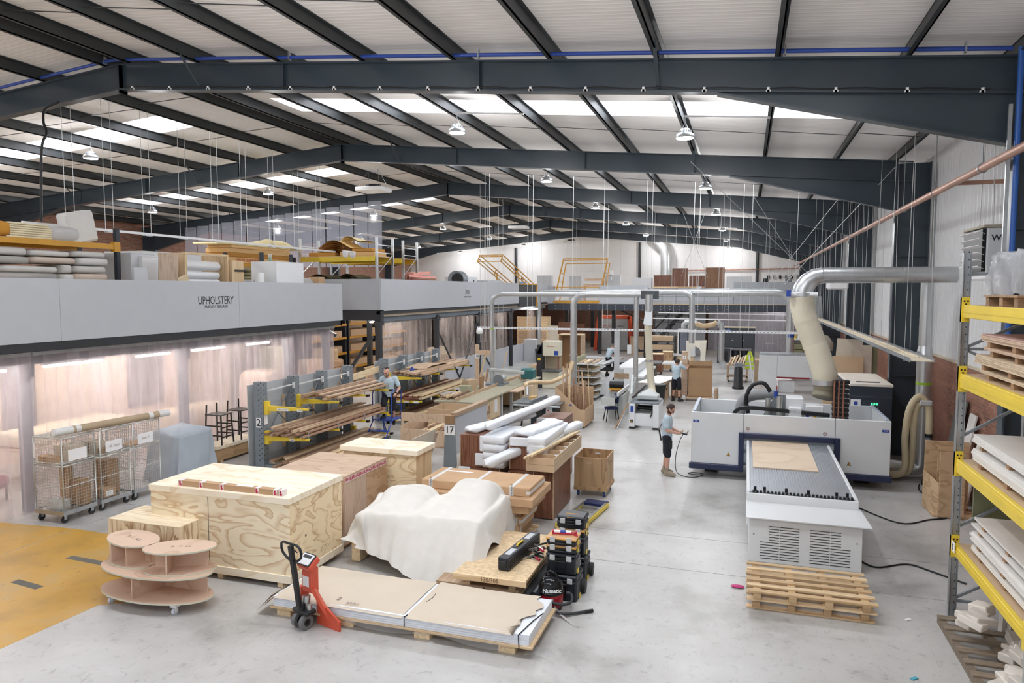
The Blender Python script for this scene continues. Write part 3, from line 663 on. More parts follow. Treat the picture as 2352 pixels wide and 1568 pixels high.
for (x, w_, h, z0, c, l) in ((-15.9, 1.2, .16, 5.83, 1, 'orange foam slab at the left on the yellow rack'), (-14.35, 1.5, .16, 5.83, 0, 'orange foam slab at the right on the yellow rack'), (-14.1, .9, .12, 6.0, 1, 'short orange foam slab on top of the right slab')):
    one('foam_slab', MB().box(x-w_/2, x+w_/2, 24.5, 25.5, z0, z0+h, .012), FOAMS[c], l, 'foam slab', 'slabs on the yellow rack')
def wavefold(x0, x1, y0, y1, z, amp, mat, label, n=5, ph=0):
    t = thing('folded_foam', label, 'foam sheets')
    for k in range(n):
        pts = [];
        def fn(u, v, k=k): return (x0+(x1-x0)*u, y0+(y1-y0)*v, z-.045*k+amp*max(0, math.sin(PI*(u*1.25+.05+ph)))**1.5*(1-.11*k)+.02*math.sin(9*u+2*v))
        ob('foam_sheet', MB().grid(fn, 24, 4), mat[k % len(mat)], t)
    return settle(t)
wavefold(-16.1, -14.0, 24.5, 25.6, 6.12, .34, [FOAMS[3], FOAMS[1]], 'folded orange foam sheets arching over the slabs on the yellow rack', 6)
wavefold(-15.3, -14.0, 24.9, 25.7, 6.42, .2, [FOAMS[2]], 'pale foam sheet crumpled on top of the yellow rack', 2, .1)
GREENF = flat('khaki_fabric', '#6f6a4c', .9, 0, .1)
for k, (x, l) in enumerate(((-15.9, 'khaki fabric heap on the lower shelf of the yellow rack, left'), (-14.5, 'khaki fabric heap on the lower shelf of the yellow rack, right'))):
    wavefold(x-.65, x+.75, 24.5, 25.6, 4.98, .16, [GREENF, CARDD], l, 3, .1*k)
PINKF = flat('pink_foam', '#e6a69b', .9)
wavefold(-13.5, -13.2, 27.0, 29.6, 5.05, .1, [PINKF, CREAM, PINKF], 'pink and cream foam sheets on the mezzanine beside the yellow rack', 4)
one('foam_slab', MB().obox((-13.7, 28.3, 5.22), (.7, 1.7, .14), (.06, 0, 0), .01), PINKF, 'pink foam slab on top of the foam sheets at the rack end', 'foam slab')
one('foam_block', MB().box(-13.9, -13.3, 28.6, 29.6, 4.6, 5.0, .01), FOAMS[1], 'orange foam block under the pink foam', 'foam slab')
# clear strip curtain hanging in the roof above the orange foam
t = thing('smoke_curtain', 'clear strip curtain hanging from the roof above the orange foam', 'strip curtain')
for k in range(15): ob('strip', MB().box(-27.2+.75*k, -26.5+.75*k, 29.6+.02*(k % 2), 29.605+.02*(k % 2), 5.6, zr(-26.8+.75*k)-.55), film('haze_film', '#c8ccdb', .72, .08), t)
settle(t)
# brown carton bales against the brick wall
t = 0
for k, (x, y, z, w_, l) in enumerate(((-27.5, 27.6, 5.5, .55, 'pale fabric bale by the brick wall, left'), (-26.6, 28.0, 5.6, .5, 'pale fabric bale by the brick wall, right'), (-27, 30.2, 5.2, .9, 'dark fabric bale by the brick wall'), (-25.2, 31, 5.3, .9, 'dark fabric bale right of the pale bales'))):
    m = thing('fabric_bale', l, 'bale', group='bales by the brick wall')
    for j in range(6): ob('fold', superq(MB(), (x+.08*R.uniform(-1, 1), y, z-.6+.22*j), (.5, w_, .12), .5, 12, 6), LINEN[0] if k < 2 else GREENF if k == 3 else flat('charcoal_fabric', '#3c3a37', .9), m)
    settle(m)
# curtains and tubes of the second mezzanine
curtain('strip_curtain', 'milky strip curtain just right of the dark corner post', -13.5, 24.6, 29.5, .9, 3.25, PVCN)
curtain('strip_curtain', 'clear strip curtain between the second and third dark posts', -13.5, 29.9, 34.9, .9, 3.25, PVCN, .36)
curtain('strip_curtain', 'clear strip curtain between the third and fourth dark posts', -13.5, 35.3, 40.3, .9, 3.25, PVCN, .36)
curtain('strip_curtain', 'narrow clear strip curtain before the far mezzanine corner', -13.5, 44.4, 48, .5, 3.3, PVCN, .4)
for (y0, y1, w_) in ((25.2, 26.6, 'just past the corner post'), (29.9, 31.3, 'right of the second dark post'), (33.2, 34.6, 'before the third dark post'), (38.3, 39.7, 'before the fourth dark post')): tube(-14.2, y0, y1, 3.25, 'white tube light under the second mezzanine, '+w_, 'mezzanine tubes')
tube(-15.5, 24.2, 25.2, 3.28, 'white tube light near the dark corner post', 'mezzanine tubes'); tube(-13.0, 43.2, 45.4, 3.3, 'white tube light below the black gate', 'mezzanine tubes')
lowall = struct('partition_low', MB().box(-13.5, -13.42, 31, 46, 0, 1.15), GREYP); lowall['label'] = 'low grey partition below the strip curtains'

# ---------------------------------------------------------------- far mezzanine
mz3 = struct('mezzanine', MB().box(-13.1, XR, 48.1, YF, 3.5, 3.62), flat('mezz_deck', '#a08e78')); mz3['label'] = 'far mezzanine across the hall'
struct('edge_beam', MB().box(-13.1, XR, 48.0, 48.12, 3.14, 3.58), flat('navy_beam', '#363c46', .5), mz3)
BOLT = flat('bolt_zinc', '#c9ccd0', .4, .6); 
for k in range(28):
    x = -12.6+.6*k; struct('bolt', MB().box(x, x+.04, 47.985, 48.0, 3.24, 3.28).box(x, x+.04, 47.985, 48.0, 3.44, 3.48), BOLT, mz3)
struct('timber_edge', MB().box(-6.2, 4.0, 47.98, 48.1, 3.58, 3.63), SOFTX, mz3)
for (a, b, z1) in ((-9.6, -6.2, 4.85), (-13.1, -12.6, 4.85)): struct('fascia_board', MB().box(a, b, 48.0, 48.06, 3.6, z1), FASC, mz3)
struct('fascia_board', MB().box(-.8, 3.75, 48.0, 48.06, 3.62, 5.03), flat('darker_fascia', '#9b9fa4', .5), mz3)
struct('fascia_board', MB().box(-6.2, -.8, 48.4, 48.46, 3.62, 4.35), FASC, mz3)
for x in (-12.3, -9.9, -8.9, -6.4): 
    m = MB(); post(m, x, 50.3, 3.5, .12); struct('post', m, DARK, mz3)
for x in (-11.6, -7.2): 
    m = MB(); post(m, x, 56, 3.5, .12); struct('post', m, DARK, mz3)
struct('brace', MB().bar((-8.8, 50.3, 3.3), (-6.4, 50.3, 2.2), .1, .1), DARK, mz3)
# light partition with the painted name, right half below the far mezzanine
pw = struct('partition_far', MB().box(-6.3, -2.7, 52.0, 52.1, 0, 3.5), flat('pale_blue_partition', '#c6ccd2', .5)); pw['label'] = 'pale partition under the far mezzanine'
text('PARKWAY', .42, (-4.95, 51.995, 3.05), FACE_Y, INK, pw)
pz = struct('partition_dark', MB().box(-2.7, XR, 56, 56.1, 0, 3.5), flat('room_beyond', '#8f8f98', .7)); pz['label'] = 'back wall of the spray area'
# guard rail and gates
t = thing('guard_rail', 'grey guard rail along the far mezzanine edge', 'rail')
for z in (4.1, 4.62): ob('rail', MB().bar((-6.2, 48.02, z), (-.8, 48.02, z), .04, .04), GREYM, t)
for k in range(7): ob('rail_post', MB().box(-6.2+.9*k-.02, -6.2+.9*k+.02, 48.0, 48.04, 3.63, 4.64), GREYM, t)
settle(t)
def pivot_gate(label, W, L, H, loc, rz, ang, panel):
    """up-and-over loading gate: two side frames joined by top rails"""
    t = thing('pivot_gate', label, 'gate', loc, rz)
    for s in (-1, 1):
        y = s*W/2; m = MB(); c, sn = math.cos(ang), math.sin(ang)
        def p(a, b): return (a*c-b*sn, y, .35+a*sn+b*c)
        for off in (0, .35, .55): m.bar(p(-.3, off), p(L, off), .05, .05)
        m.bar(p(L, 0), p(L, .55), .05, .05); m.bar(p(L*.5, 0), p(L*.5, .55), .05, .05); m.bar(p(-.3, 0), p(-.3, .55), .05, .05)
        m.box(-.03, .03, y-.03, y+.03, 0, 1.6); ob('side_frame', m, OCHRE, t)
    a = (L*math.cos(ang), L*math.sin(ang)+.35)
    for off in (0, .35, .55): ob('top_rail', MB().bar((a[0]-off*math.sin(ang), -W/2, a[1]+off*math.cos(ang)), (a[0]-off*math.sin(ang), W/2, a[1]+off*math.cos(ang)), .045, .045), OCHRE, t)
    return t
g = pivot_gate('ochre loading gate raised at an angle above the second mezzanine', 3.4, 3.1, 0, (-13.25, 43.3, 3.7), 0, math.radians(68), 1) if 0 else None
t = thing('pivot_gate', 'ochre pivoting loading gate raised at an angle above the second mezzanine', 'gate')
for (px, dy) in ((-14.6, 0), (-13.2, .0)):
    m = MB()
    A = lambda u, o: (px, 44.9-6.3*u-.35*o, 4.9+1.62*u+ -.38*o)
    for o in (0, .55, 1): m.bar(A(0, o), A(1, o), .05, .05)
    for u in (0, .55, 1): m.bar(A(u, 0), A(u, 1), .05, .05)
    m.box(px-.03, px+.03, 41.55, 41.6, 3.62, 5.6); ob('side_frame', m, OCHRE, t)
for o in (0, .25, 1): ob('cross_rail', MB().bar((-14.6, 38.6-.35*o, 6.52-.38*o), (-13.2, 38.6-.35*o, 6.52-.38*o), .05, .05), OCHRE, t)
settle(t)
t = thing('pivot_gate', 'ochre loading gate standing open over the far mezzanine edge', 'gate')
for (x0, x1) in ((-12.7, -12.15), (-9.55, -9.05)):
    m = MB(); m.bar((x0, 48, 3.65), (x1, 48.6, 6.7), .07, .07); m.bar((x0+.28, 48.5, 3.65), (x1, 49.3, 6.4), .06, .06)
    for u in (.3, .5, .7): m.bar((x0+(x1-x0)*u, 48.3, 3.65+3*u), (x0+.15+(x1-x0)*u, 48.8, 3.6+2.9*u), .04, .04)
    ob('side_frame', m, OCHRE, t)
for (y, z) in ((48.6, 6.7), (48.7, 6.6), (49.3, 6.38)): ob('cross_rail', MB().bar((-12.15, y, z), (-9.05, y, z), .05, .05), OCHRE, t)
ob('lower_rail', MB().bar((-12.7, 47.95, 4.73), (-9.5, 47.95, 4.73), .05, .05), OCHRE, t); ob('toe_board', MB().box(-12.7, -9.5, 47.93, 47.98, 3.66, 3.8), OCHRE, t); settle(t)
t = thing('loading_gate', 'black mesh loading gate in an ochre frame at the end of the second mezzanine', 'gate')
ob('gate_frame', MB().box(-13.14, -13.06, 45.05, 45.17, 3.45, 4.93).box(-13.14, -13.06, 41.4, 45.1, 4.86, 4.93), OCHRE, t)
ob('mesh_panel', MB().box(-13.13, -13.1, 41.4, 45.0, 3.5, 4.86), flat('black_mesh', '#3a3d40', .6), t); settle(t)

# ---------------------------------------------------------------- crates
def crate(label, x0, x1, y0, y1, z1, mat, top, lid=0, lidh=.06, feet=.1, mside=None, skid=True, panels=None):
    t = thing('crate', label, 'crate'); e = .02
    ob('side_panel', MB().box(x0, x1, y0, y0+e, feet, z1-lidh, .003), mat, t); ob('side_panel', MB().box(x0, x1, y1-e, y1, feet, z1-lidh, .003), mat, t)
    ob('end_panel', MB().box(x1-e, x1+.002, y0+e, y1-e, feet, z1-lidh, .002), mside or mat, t); ob('end_panel', MB().box(x0, x0+e, y0+e, y1-e, feet, z1-lidh, .002), mat, t)
    ob('lid', MB().box(x0-lid, x1+lid, y0-lid, y1+lid, z1-lidh+.001, z1, .004), top, t)
    if skid:
        for x in (x0+.12, (x0+x1)/2, x1-.2): ob('skid', MB().box(x-.05, x+.05, y0+.02, y1-.02, 0, feet, .004), SOFT, t)
        ob('base_rail', MB().box(x0-.01, x1+.022, y0-.022, y0, feet-.01, feet+.11, .003), PINETOP, t); ob('base_rail', MB().box(x1+.002, x1+.024, y0, y1, feet-.01, feet+.11, .003), PINETOP, t)
    return t
c = crate('large new pine plywood crate behind the pallet truck, a long taped carton on its lid', -9.05, -6.44, 8.92, 10.38, 1.4, PINE, PINETOP, .02, .1, .1, PINEK)
ob('panel_joint', MB().box(-7.925, -7.92, 8.915, 8.925, .21, 1.29), INK, c); settle(c)
t = thing('long_carton', 'long thin brown carton with red and white tape on the big crate lid', 'box')
ob('carton', MB().box(-8.55, -6.62, 8.98, 9.09, 1.402, 1.49, .004), CARD, t); TAPER = flat('red_white_tape', '#e9dfe0', .5); RT = flat('tape_red', '#b8203f', .5)
for x in (-8.5, -8.1, -7.7, -7.05, -6.72, -6.62):
    ob('tape', MB().box(x-.035, x+.035, 8.976, 9.094, 1.4, 1.494), TAPER, t); ob('tape_print', MB().box(x-.02, x+.008, 8.973, 8.98, 1.41, 1.48).box(x+.014, x+.026, 8.973, 8.98, 1.41, 1.44), RT, t)
ob('address_label', MB().box(-7.45, -7.15, 9.0, 9.08, 1.49, 1.494), PAPER, t); settle(t)
c = crate('low pine crate with planked lid, partly behind the oval shelf unit', -9.5, -8.1, 8.5, 9.22, .92, ply('pine_upright_grain', '#e8d3ab', '#a87a48', (3.4, 3.4, .8), 5, True, .6, .4), timber('pine_planks', '#eadbbd', '#cdb184', 0), 0, .02, .1, None, True)
settle(c)
c = thing('crate', 'crate of hardwood ply with FRAGILE tape round its lid', 'crate')
x0, x1, y0, y1 = -8.0, -6.52, 10.62, 12.15
PPLY = ply('pinkish_ply', '#c6aa90', '#b3937a', (6, 6, .8), 4); OPLY = ply('orange_ply', '#c39a72', '#ad8058', (1.2, 1.2, 3), 4)
ob('lid', MB().box(x0, x1, y0, 11.38, 1.26, 1.3, .003), PINKPLY, c); ob('lid', MB().box(x0, x1, 11.384, y1, 1.26, 1.3, .003), PINKPLY, c)
ob('end_panel', MB().box(x1-.03, x1-.01, y0+.02, 11.38, .08, 1.2), PPLY, c); ob('end_panel', MB().box(x1-.03, x1-.01, 11.384, y1-.02, .08, 1.2), OPLY, c)
ob('side_panel', MB().box(x0+.02, x1-.03, y0+.02, y0+.04, .08, 1.2), PPLY, c); ob('side_panel', MB().box(x0+.02, x1-.03, y1-.04, y1-.02, .08, 1.2), PPLY, c); ob('end_panel', MB().box(x0+.02, x0+.04, y0+.04, y1-.04, .08, 1.2), PPLY, c)
ob('lid_rim', MB().box(x1-.02, x1, y0, y1, 1.17, 1.26).box(x0, x0+.02, y0, y1, 1.17, 1.26).box(x0+.02, x1-.02, y0, y0+.02, 1.17, 1.26).box(x0+.02, x1-.02, y1-.02, y1, 1.17, 1.26), PINKPLY, c)
ob('corner_post', MB().box(x1-.1, x1-.005, y0+.0, y0+.02, .08, 1.17), PPLY, c)
ob('tape', MB().box(x1, x1+.002, y0+.02, y1-.01, 1.18, 1.26), TAPER, c)
for k in range(6): text('FRAGILE', .085, (x1+.003, y0+.13+.245*k, 1.22), FACE_X, RT, c, sx=.82, bold=.002)
for x in (x0+.15, x1-.15): ob('skid', MB().box(x-.05, x+.05, y0+.05, y1-.05, 0, .08), SOFT, c)
settle(c)
c = crate('tall knotty plywood crate with an overhanging pine lid, behind the FRAGILE crate', -7.55, -5.97, 12.28, 13.0, 1.44, PINEK, PINETOP, .06, .1, .08, ply('vertical_pine', '#dcbb87', '#c39a62', (4, 4, .6), 4), True)
ob('batten', MB().box(-5.93, -5.89, 12.36, 12.98, .62, .74, .004), SOFT, c); settle(c)
# ---------------------------------------------------------------- oval shelf unit on a dolly
t = thing('oval_shelf_unit', 'two-tier oval shelf unit in pink mdf ply standing on a white dolly', 'shelf unit', (-8.02, 7.95, 0))
OV = ply('pink_board', '#d0ad92', '#c09a7c', (1.5, 1.5, 1.5), 3, False, .6, .3); EDG = flat('pale_edge', '#cfd0bd', .7)
def oval(cx, cy, a, b, rz, z, h=.022, nme='shelf'):
    m = MB(); n = 56; c, s = math.cos(rz), math.sin(rz)
    P = [(cx+a*math.cos(2*PI*i/n)*c-b*math.sin(2*PI*i/n)*s, cy+a*math.cos(2*PI*i/n)*s+b*math.sin(2*PI*i/n)*c) for i in range(n)]
    m.add([(*p, z) for p in P]+[(*p, z+h) for p in P], [(i, (i+1) % n, n+(i+1) % n, n+i) for i in range(n)], 1); m.add([(*p, z) for p in P], [tuple(range(n))[::-1]]); m.add([(*p, z+h) for p in P], [tuple(range(n))])
    return ob(nme, m, [OV, EDG], t)
def wallp(p, q, z0, z1): return ob('divider', MB().prism([(0, 0), (1, 0), (1, 1), (0, 1)], 2, 0, 0) if 0 else MB().bar((p[0], p[1], (z0+z1)/2), (q[0], q[1], (z0+z1)/2), .022, z1-z0), [OV, EDG], t)
oval(0, 0, .92, .42, .03, .16); oval(0, .02, .92, .42, .03, .50)
wallp((-.78, .17), (.75, .17), .182, .5); wallp((-.08, -.36), (-.02, .16), .182, .5); wallp((.74, -.1), (.76, .2), .182, .5) if 0 else None
for (cx, cy, rz, sgn) in ((-.52, .12, -.28, 1), (.40, .05, .42, -1)):
    oval(cx, cy, .50, .29, rz, .523); oval(cx, cy, .50, .29, rz, .83)
    c, s = math.cos(rz), math.sin(rz); L = lambda a, b: (cx+a*c-b*s, cy+a*s+b*c)
    wallp(L(-.36, .06), L(.36, .06), .545, .83); wallp(L(-.02*sgn-.12, -.26), L(-.12, .05), .545, .83); wallp(L(.2, -.22), L(.2, .05), .545, .83) if sgn > 0 else None
ob('dolly_frame', MB().box(-.64, -.54, -.28, .28, .11, .158).box(.5, .6, -.28, .28, .11, .158).box(-.54, .5, -.24, -.16, .11, .158).box(-.54, .5, .16, .24, .11, .158), WHITE, t)
LW = flat('pale_caster', '#c7cdd9', .5)
for (x, y) in ((-.59, -.24), (.55, -.24), (-.59, .26), (.55, .26)): 
    cs = ob('caster', MB().cyl((x-.02, y, .047), (x+.02, y, .047), .047, 14), LW, t); ob('caster_fork', MB().box(x-.03, x-.022, y-.02, y+.02, .04, .11).box(x+.022, x+.03, y-.02, y+.02, .04, .11), WHITE, cs)
text('A  1  ALL', .09, (-.5, .12, .8535), (0, 0, -.28), flat('pencil', '#8d7a6c'), t); text('R  1  LL', .09, (.42, .06, .8535), (0, 0, .42), flat('pencil', '#8d7a6c'), t)
# ---------------------------------------------------------------- sheet goods on bearers
t = thing('sheet_stack', 'low stack of white sheets under pale cardboard beside the pallet truck', 'sheet stack')
sx0, sx1, sy0, sy1 = -6.17, -2.44, 8.1, 9.2
for k in range(5): ob('sheet', MB().box(sx0+.03, sx1, sy0+.006*k, sy1, .15+.026*k, .174+.026*k), flat('white_board_edge', '#e6eaf2', .5), t)
ob('base_board', MB().box(sx0, sx1+.05, sy0-.02, sy1+.02, .12, .148), SOFTX, t)
for x in (-5.02, -3.9, -2.74, -6.0):
    for y in (8.2, 9.05): ob('bearer', MB().box(x-.11, x+.11, y-.06, y+.06, 0, .12, .003), SOFT, t)
def cardsheet(x0, x1, y0, y1, z, seed, tear=None):
    q = random.Random(seed); nu, nv = 26, 10
    def fn(u, v):
        x = x0+(x1-x0)*u; y = y0+(y1-y0)*v; zz = z+.006*math.sin(5*u+seed)+.004*math.sin(9*v+3*u)
        if tear == 'r' and u > .985: x -= .09*math.sin(v*7)+.05*math.sin(v*23)+.1*(v < .12)
        if v == 0: zz -= .03; y -= .0
        if tear == 'l' and u == 0: zz -= .14; x -= .12
        return (x, y, zz)
    return MB().grid(fn, nu, nv)
ob('cardboard_cover', cardsheet(-6.17, -4.16, sy0-.015, sy1+.02, .293, 1, 'l'), CARDL, t); ob('cardboard_cover', cardsheet(-4.1, -2.58, sy0-.015, sy1+.02, .296, 2, 'r'), CARDL, t)
ob('strap', MB().tube([(-4.12, sy0-.02, .16), (-4.12, sy0-.02, .285), (-4.0, 8.7, .294), (-4.05, sy1+.02, .294)], .008, 5), BLACK, t); ob('strap', MB().tube([(-2.56, sy0-.02, .13), (-2.57, sy0-.02, .285), (-2.5, 8.5, .29), (-2.44, 8.75, .285)], .007, 5), BLACK, t)
def fr(u, v): return (-5.0+2.2*u, sy0-.03-.03*math.sin(9*u), .15-.05*v*abs(math.sin(5*u))-.04*v)
ob('loose_film', MB().grid(fr, 20, 3), GLASSY, t)
text('2', .13, (-5.2, 8.28, .303), (0, 0, 0), flat('pencil', '#8d7a6c'), t); text('XUU', .09, (-4.95, 8.2, .303), (0, 0, .05), flat('pencil', '#8d7a6c'), t)
ob('loose_flap', MB().add([(-6.17, 8.1, .29), (-6.17, 8.5, .29), (-6.42, 8.36, .08), (-6.38, 8.05, .05)], [(0, 1, 2, 3)]), CARDL, t); settle(t)
one('paper_scrap', MB().grid(lambda u, v: (-3.8+.12*u, 8.02+.1*v, .03*math.sin(3*u)*math.sin(3*v)+.002), 4, 4), GLASSY, 'crumpled clear film scrap on the floor before the sheet stack', 'litter')
one('film_scrap', MB().grid(lambda u, v: (-2.5+.3*u, 8.1+.25*v, .03*math.sin(3*u+2*v)+.03), 5, 4), GLASSY, 'clear film spilling on the floor at the right end of the sheet stack', 'litter')
# ---------------------------------------------------------------- red weighing pallet truck
t = thing('pallet_truck', 'red weighing pallet truck with a black handle, forks under the sheet stack', 'pallet truck', (-5.52, 8.02, 0), -.30)
for x in (-.26, .26):
    m = MB(); m.prism([(-.0, .19), (1.15, .1), (1.15, .045), (.0, .045)], 0, x-.085, x+.085) if 0 else m.box(x-.085, x+.085, .12, 1.2, .05, .105, .006); ob('fork', m, REDP, t)
    ob('fork_leg', MB().prism([(-.02, .06), (.22, .06), (.22, .13), (.12, .5), (.03, .55), (.03, .5), (.1, .15)], 0, x*1.0-.045, x*1.0+.045) if 0 else MB().bar((x, .16, .08), (x*.35, .02, .52), .11, .05, .006), REDP, t)
ob('cross_frame', MB().prism([(-.33, .05), (.33, .05), (.33, .11), (.13, .50), (-.13, .50), (-.33, .11)], 1, .10, .13), REDP, t)
ob('mast_box', MB().box(-.1, .1, -.02, .11, .46, .8, .012), REDP, t)
hd = ob('display_head', MB().obox((0, .02, .86), (.27, .2, .1), (.65, 0, 0), .02), REDP, t)
ob('display_panel', MB().obox((0, -.012, .91), (.25, .19, .012), (.65, 0, 0), .004), BLACK, hd); ob('keypad', MB().obox((0, -.016, .915), (.22, .16, .012), (.65, 0, 0), .004), WHITE, hd); ob('screen', MB().obox((0, .013, .94), (.16, .05, .008), (.65, 0, 0), .002), flat('lcd', '#2b3035', .2), hd)
ob('rating_label', MB().box(-.07, .05, -.024, -.019, .54, .68), PAPER, t)
ob('chassis', MB().box(-.16, .16, -.15, .02, .2, .26, .02).cyl((0, -.1, .2), (0, -.1, .34), .05, 14), BLACK, t); ob('pump', MB().cyl((0, -.05, .2), (0, -.02, .42), .055, 14).cyl((.1, -.06, .24), (.1, -.06, .33), .03, 10), CHROME, t)
for x in (-.075, .075): w_ = ob('steer_wheel', MB().cyl((x-.03, -.1, .1), (x+.03, -.1, .1), .1, 22), GREYRUB, t); ob('hub', MB().cyl((x-.032, -.1, .1), (x+.032, -.1, .1), .05, 14), BLACK, w_)
ob('axle', MB().cyl((-.12, -.1, .1), (.12, -.1, .1), .018, 8), BLACK, t)
for x in (-.26, .26): ob('load_roller', MB().cyl((x-.05, 1.05, .04), (x+.05, 1.05, .04), .038, 12), GREYRUB, t)
ob('tiller', MB().bar((0, -.14, .3), (0, -.26, 1.17), .075, .055, .008), BLACK, t)
H = lambda x, z: (x, -.26-(z-1.17)*.14, z)
hp = [H(0, .93), H(-.12, .99), H(-.185, 1.04), H(-.205, 1.1), H(-.19, 1.17), H(-.14, 1.2), H(0, 1.2), H(.14, 1.2), H(.19, 1.17), H(.205, 1.1), H(.185, 1.04), H(.12, .99), H(0, .93)]
ob('handle', MB().tube(hp, .017, 8), BLACK, t); ob('release_lever', MB().tube([H(.02, 1.13), H(.08, 1.12), H(.12, 1.1)], .008, 6), BLACK, t)
# ---------------------------------------------------------------- osb pallet with covered sofa
OSB = flat('osb', '#d3b283', .7, 0, .2, 14)
t = thing('osb_platform', 'pale board platform on bearers, stamped 130/305, carrying the covered sofa', 'pallet')
ob('deck', MB().box(-3.95, -2.86, 9.36, 11.3, .37, .42, .004), OSB, t); ob('deck', MB().box(-6.2, -3.955, 10.3, 11.3, .37, .42, .004), OSB, t); ob('edge_board', MB().box(-3.97, -2.85, 9.33, 9.358, .33, .42, .003), SOFTX, t)
for x in (-3.1, -3.8): ob('bearer', MB().box(x-.05, x+.05, 9.45, 11.2, .22, .37), SOFT, t)
ob('bearer', MB().box(-6.15, -6.0, 10.2, 11.2, .02, .37), SOFT, t)
ob('board', MB().box(-4.3, -2.98, 9.42, 11.2, .13, .165), OSB, t); ob('board', MB().box(-4.28, -3.0, 9.44, 11.2, .17, .22), OAK, t); ob('board', MB().box(-4.7, -2.75, 9.35, 11.4, .05, .075), GREYM, t); ob('board', MB().box(-4.7, -2.8, 9.3, 11.4, .0, .045), CARDD, t)
ob('strap', MB().box(-3.52, -3.505, 9.405, 9.42, .12, .225), BLACK, t); text('130/305', .085, (-3.4, 9.328, .375), FACE_Y, flat('stamp', '#6d4f33'), t); settle(t)
one('black_foam_roll', MB().cyl((-2.74, 9.35, .2), (-2.68, 11.0, .27), .085, 14), NAVYBLACK, 'long black roll lying along the board platform edge', 'roll')
t = thing('sofa_frame', 'dark wooden sled leg frame showing under the white dust sheet', 'furniture'); WD = timber('dark_walnut', '#6b442d', '#53321f', 1)
ob('sled_rail', MB().bar((-3.85, 9.95, .45), (-3.85, 10.75, .45), .07, .05, .006), WD, t); ob('sled_rail', MB().bar((-3.85, 10.72, .45), (-4.3, 10.95, .45), .07, .05, .006), WD, t); settle(t)
def drape(u, v):
    X0, X1 = -6.28, -3.72
    x = X0+(X1-X0)*u
    hump = 1.17*math.exp(-((u-.30)/.21)**2)+.0
    zb = max(1.14*max(0, 1-abs((u-.31)/.30)**3.2), 1.24*max(0, 1-abs((u-.74)/.245)**4.5), .98 if .1 < u < .97 else 0); zb = max(zb, .45)
    zr_ = .92*max(.35, 1-max(0, (.17-u)/.17)**2*.65) if u < .93 else .92-(u-.93)/.07*.35
    yb = 10.75+.7*u; ye = yb+.35; yr = 10.12+.08*u; yf = 10.05-.62*u+.06*math.sin(9*u); zf = .42-.4*min(1, u*1.3)+.02*math.sin(17*u)
    if u < .12: zb = .5+(zb-.5)*(u/.12)**.5; yr += .1; yf += .1
    if u > .95: zb = zb-(u-.95)/.05*.35
    P = [(yf, zf), ((yf*.55+yr*.45), zf+(zr_-zf)*.45), (yr-.05, zr_-.06), (yr+.1, zr_+.0), ((yr+yb)/2+.03, (zr_*.5+zb*.5)-.02), (yb-.06, zb-.03), (yb+.1, zb), (ye, zb-.15), (ye+.05, .55)]
    s = v*(len(P)-1); i = min(int(s), len(P)-2); f = s-i; p0, p1, p2, p3 = P[max(0, i-1)], P[i], P[i+1], P[min(len(P)-1, i+2)]
    cr = lambda a, b, c, d: .5*((2*b)+(-a+c)*f+(2*a-5*b+4*c-d)*f*f+(-a+3*b-3*c+d)*f**3)
    y, z = cr(p0[0], p1[0], p2[0], p3[0]), cr(p0[1], p1[1], p2[1], p3[1])
    k = max(0, 1-v/.34)                                 # folds grow towards the front hem
    y += -.045*k*math.sin(24*u+2.5*math.sin(6*u)+2*v)-.02*k*math.sin(61*u+5*v)
    if u < .2: y -= .08*k*(1+math.sin(16*v+25*u)); z += .05*k*math.sin(19*v+31*u)*(1-k*.3)
    z += .012*math.sin(15*u+9*v)*math.sin(21*v-6*u)+.008*math.sin(37*u-16*v)-.05*math.exp(-((u-.5)/.035)**2)*(.2 < v < .9)*.5
    return (x+.02*math.sin(13*v+9*u)-.10*(u < .08)*(1-v)*(0)+.08*(u > .93)*max(0, .6-v), y, max(.012, z))
m = MB().grid(drape, 150, 80)
CLOTH = flat('calico', '#dad6cf', .9, 0, .03, 6, bump=.25)
one('dust_sheet', m, CLOTH, 'white cotton dust sheet draped over a two-seat sofa on the board platform', 'sheet')
# level case and clamps
t = thing('tool_case', 'long black ribbed plastic case with a yellow handle on the board platform', 'case', (-3.22, 10.22, .421), -.1)
ob('case_body', MB().box(-.09, .09, -.62, .62, 0, .2, .015), NAVYBLACK, t)
for z in (.045, .075, .105, .135): ob('rib', MB().box(.09, .098, -.58, .58, z-.006, z+.006), BLACK, t)
ob('handle', MB().tube([(0, -.12, .2), (0, -.09, .225), (0, .09, .225), (0, .12, .2)], .016, 8), YEL, t); ob('handle_recess', MB().box(-.05, .05, -.17, .17, .198, .203), BLACK, t)
for y in (-.36, .38): ob('label', MB().box(-.045, .045, y-.13, y+.13, .2, .204), flat('grey_label', '#c4c8cc'), t)
ob('latch', MB().box(-.05, .05, -.636, -.62, .06, .15, .006), NAVYBLACK, t)
for k in range(7):
    a = .9+.28*R.uniform(-1, 1)+PI/2*(k % 3 == 0); t = thing('bar_clamp', 'small bar clamp with a red grip, one of a heap beside the black case', 'clamp', (-3.03+.035*R.uniform(-1, 1), 10.28+.05*k-.1, .425+.016*k), a, 'heap of bar clamps')
    ob('bar', MB().box(-.2, .12, -.01, .01, 0, .008), CHROME, t); ob('jaw', MB().box(.1, .12, -.09, .012, 0, .014), BLACK, t); ob('jaw', MB().box(.0, .022, -.09, .012, 0, .014), BLACK, t); ob('grip', MB().cyl((.011, -.09, .012), (.011, -.2, .012), .017, 8), RT if k % 2 else BLACK, t)
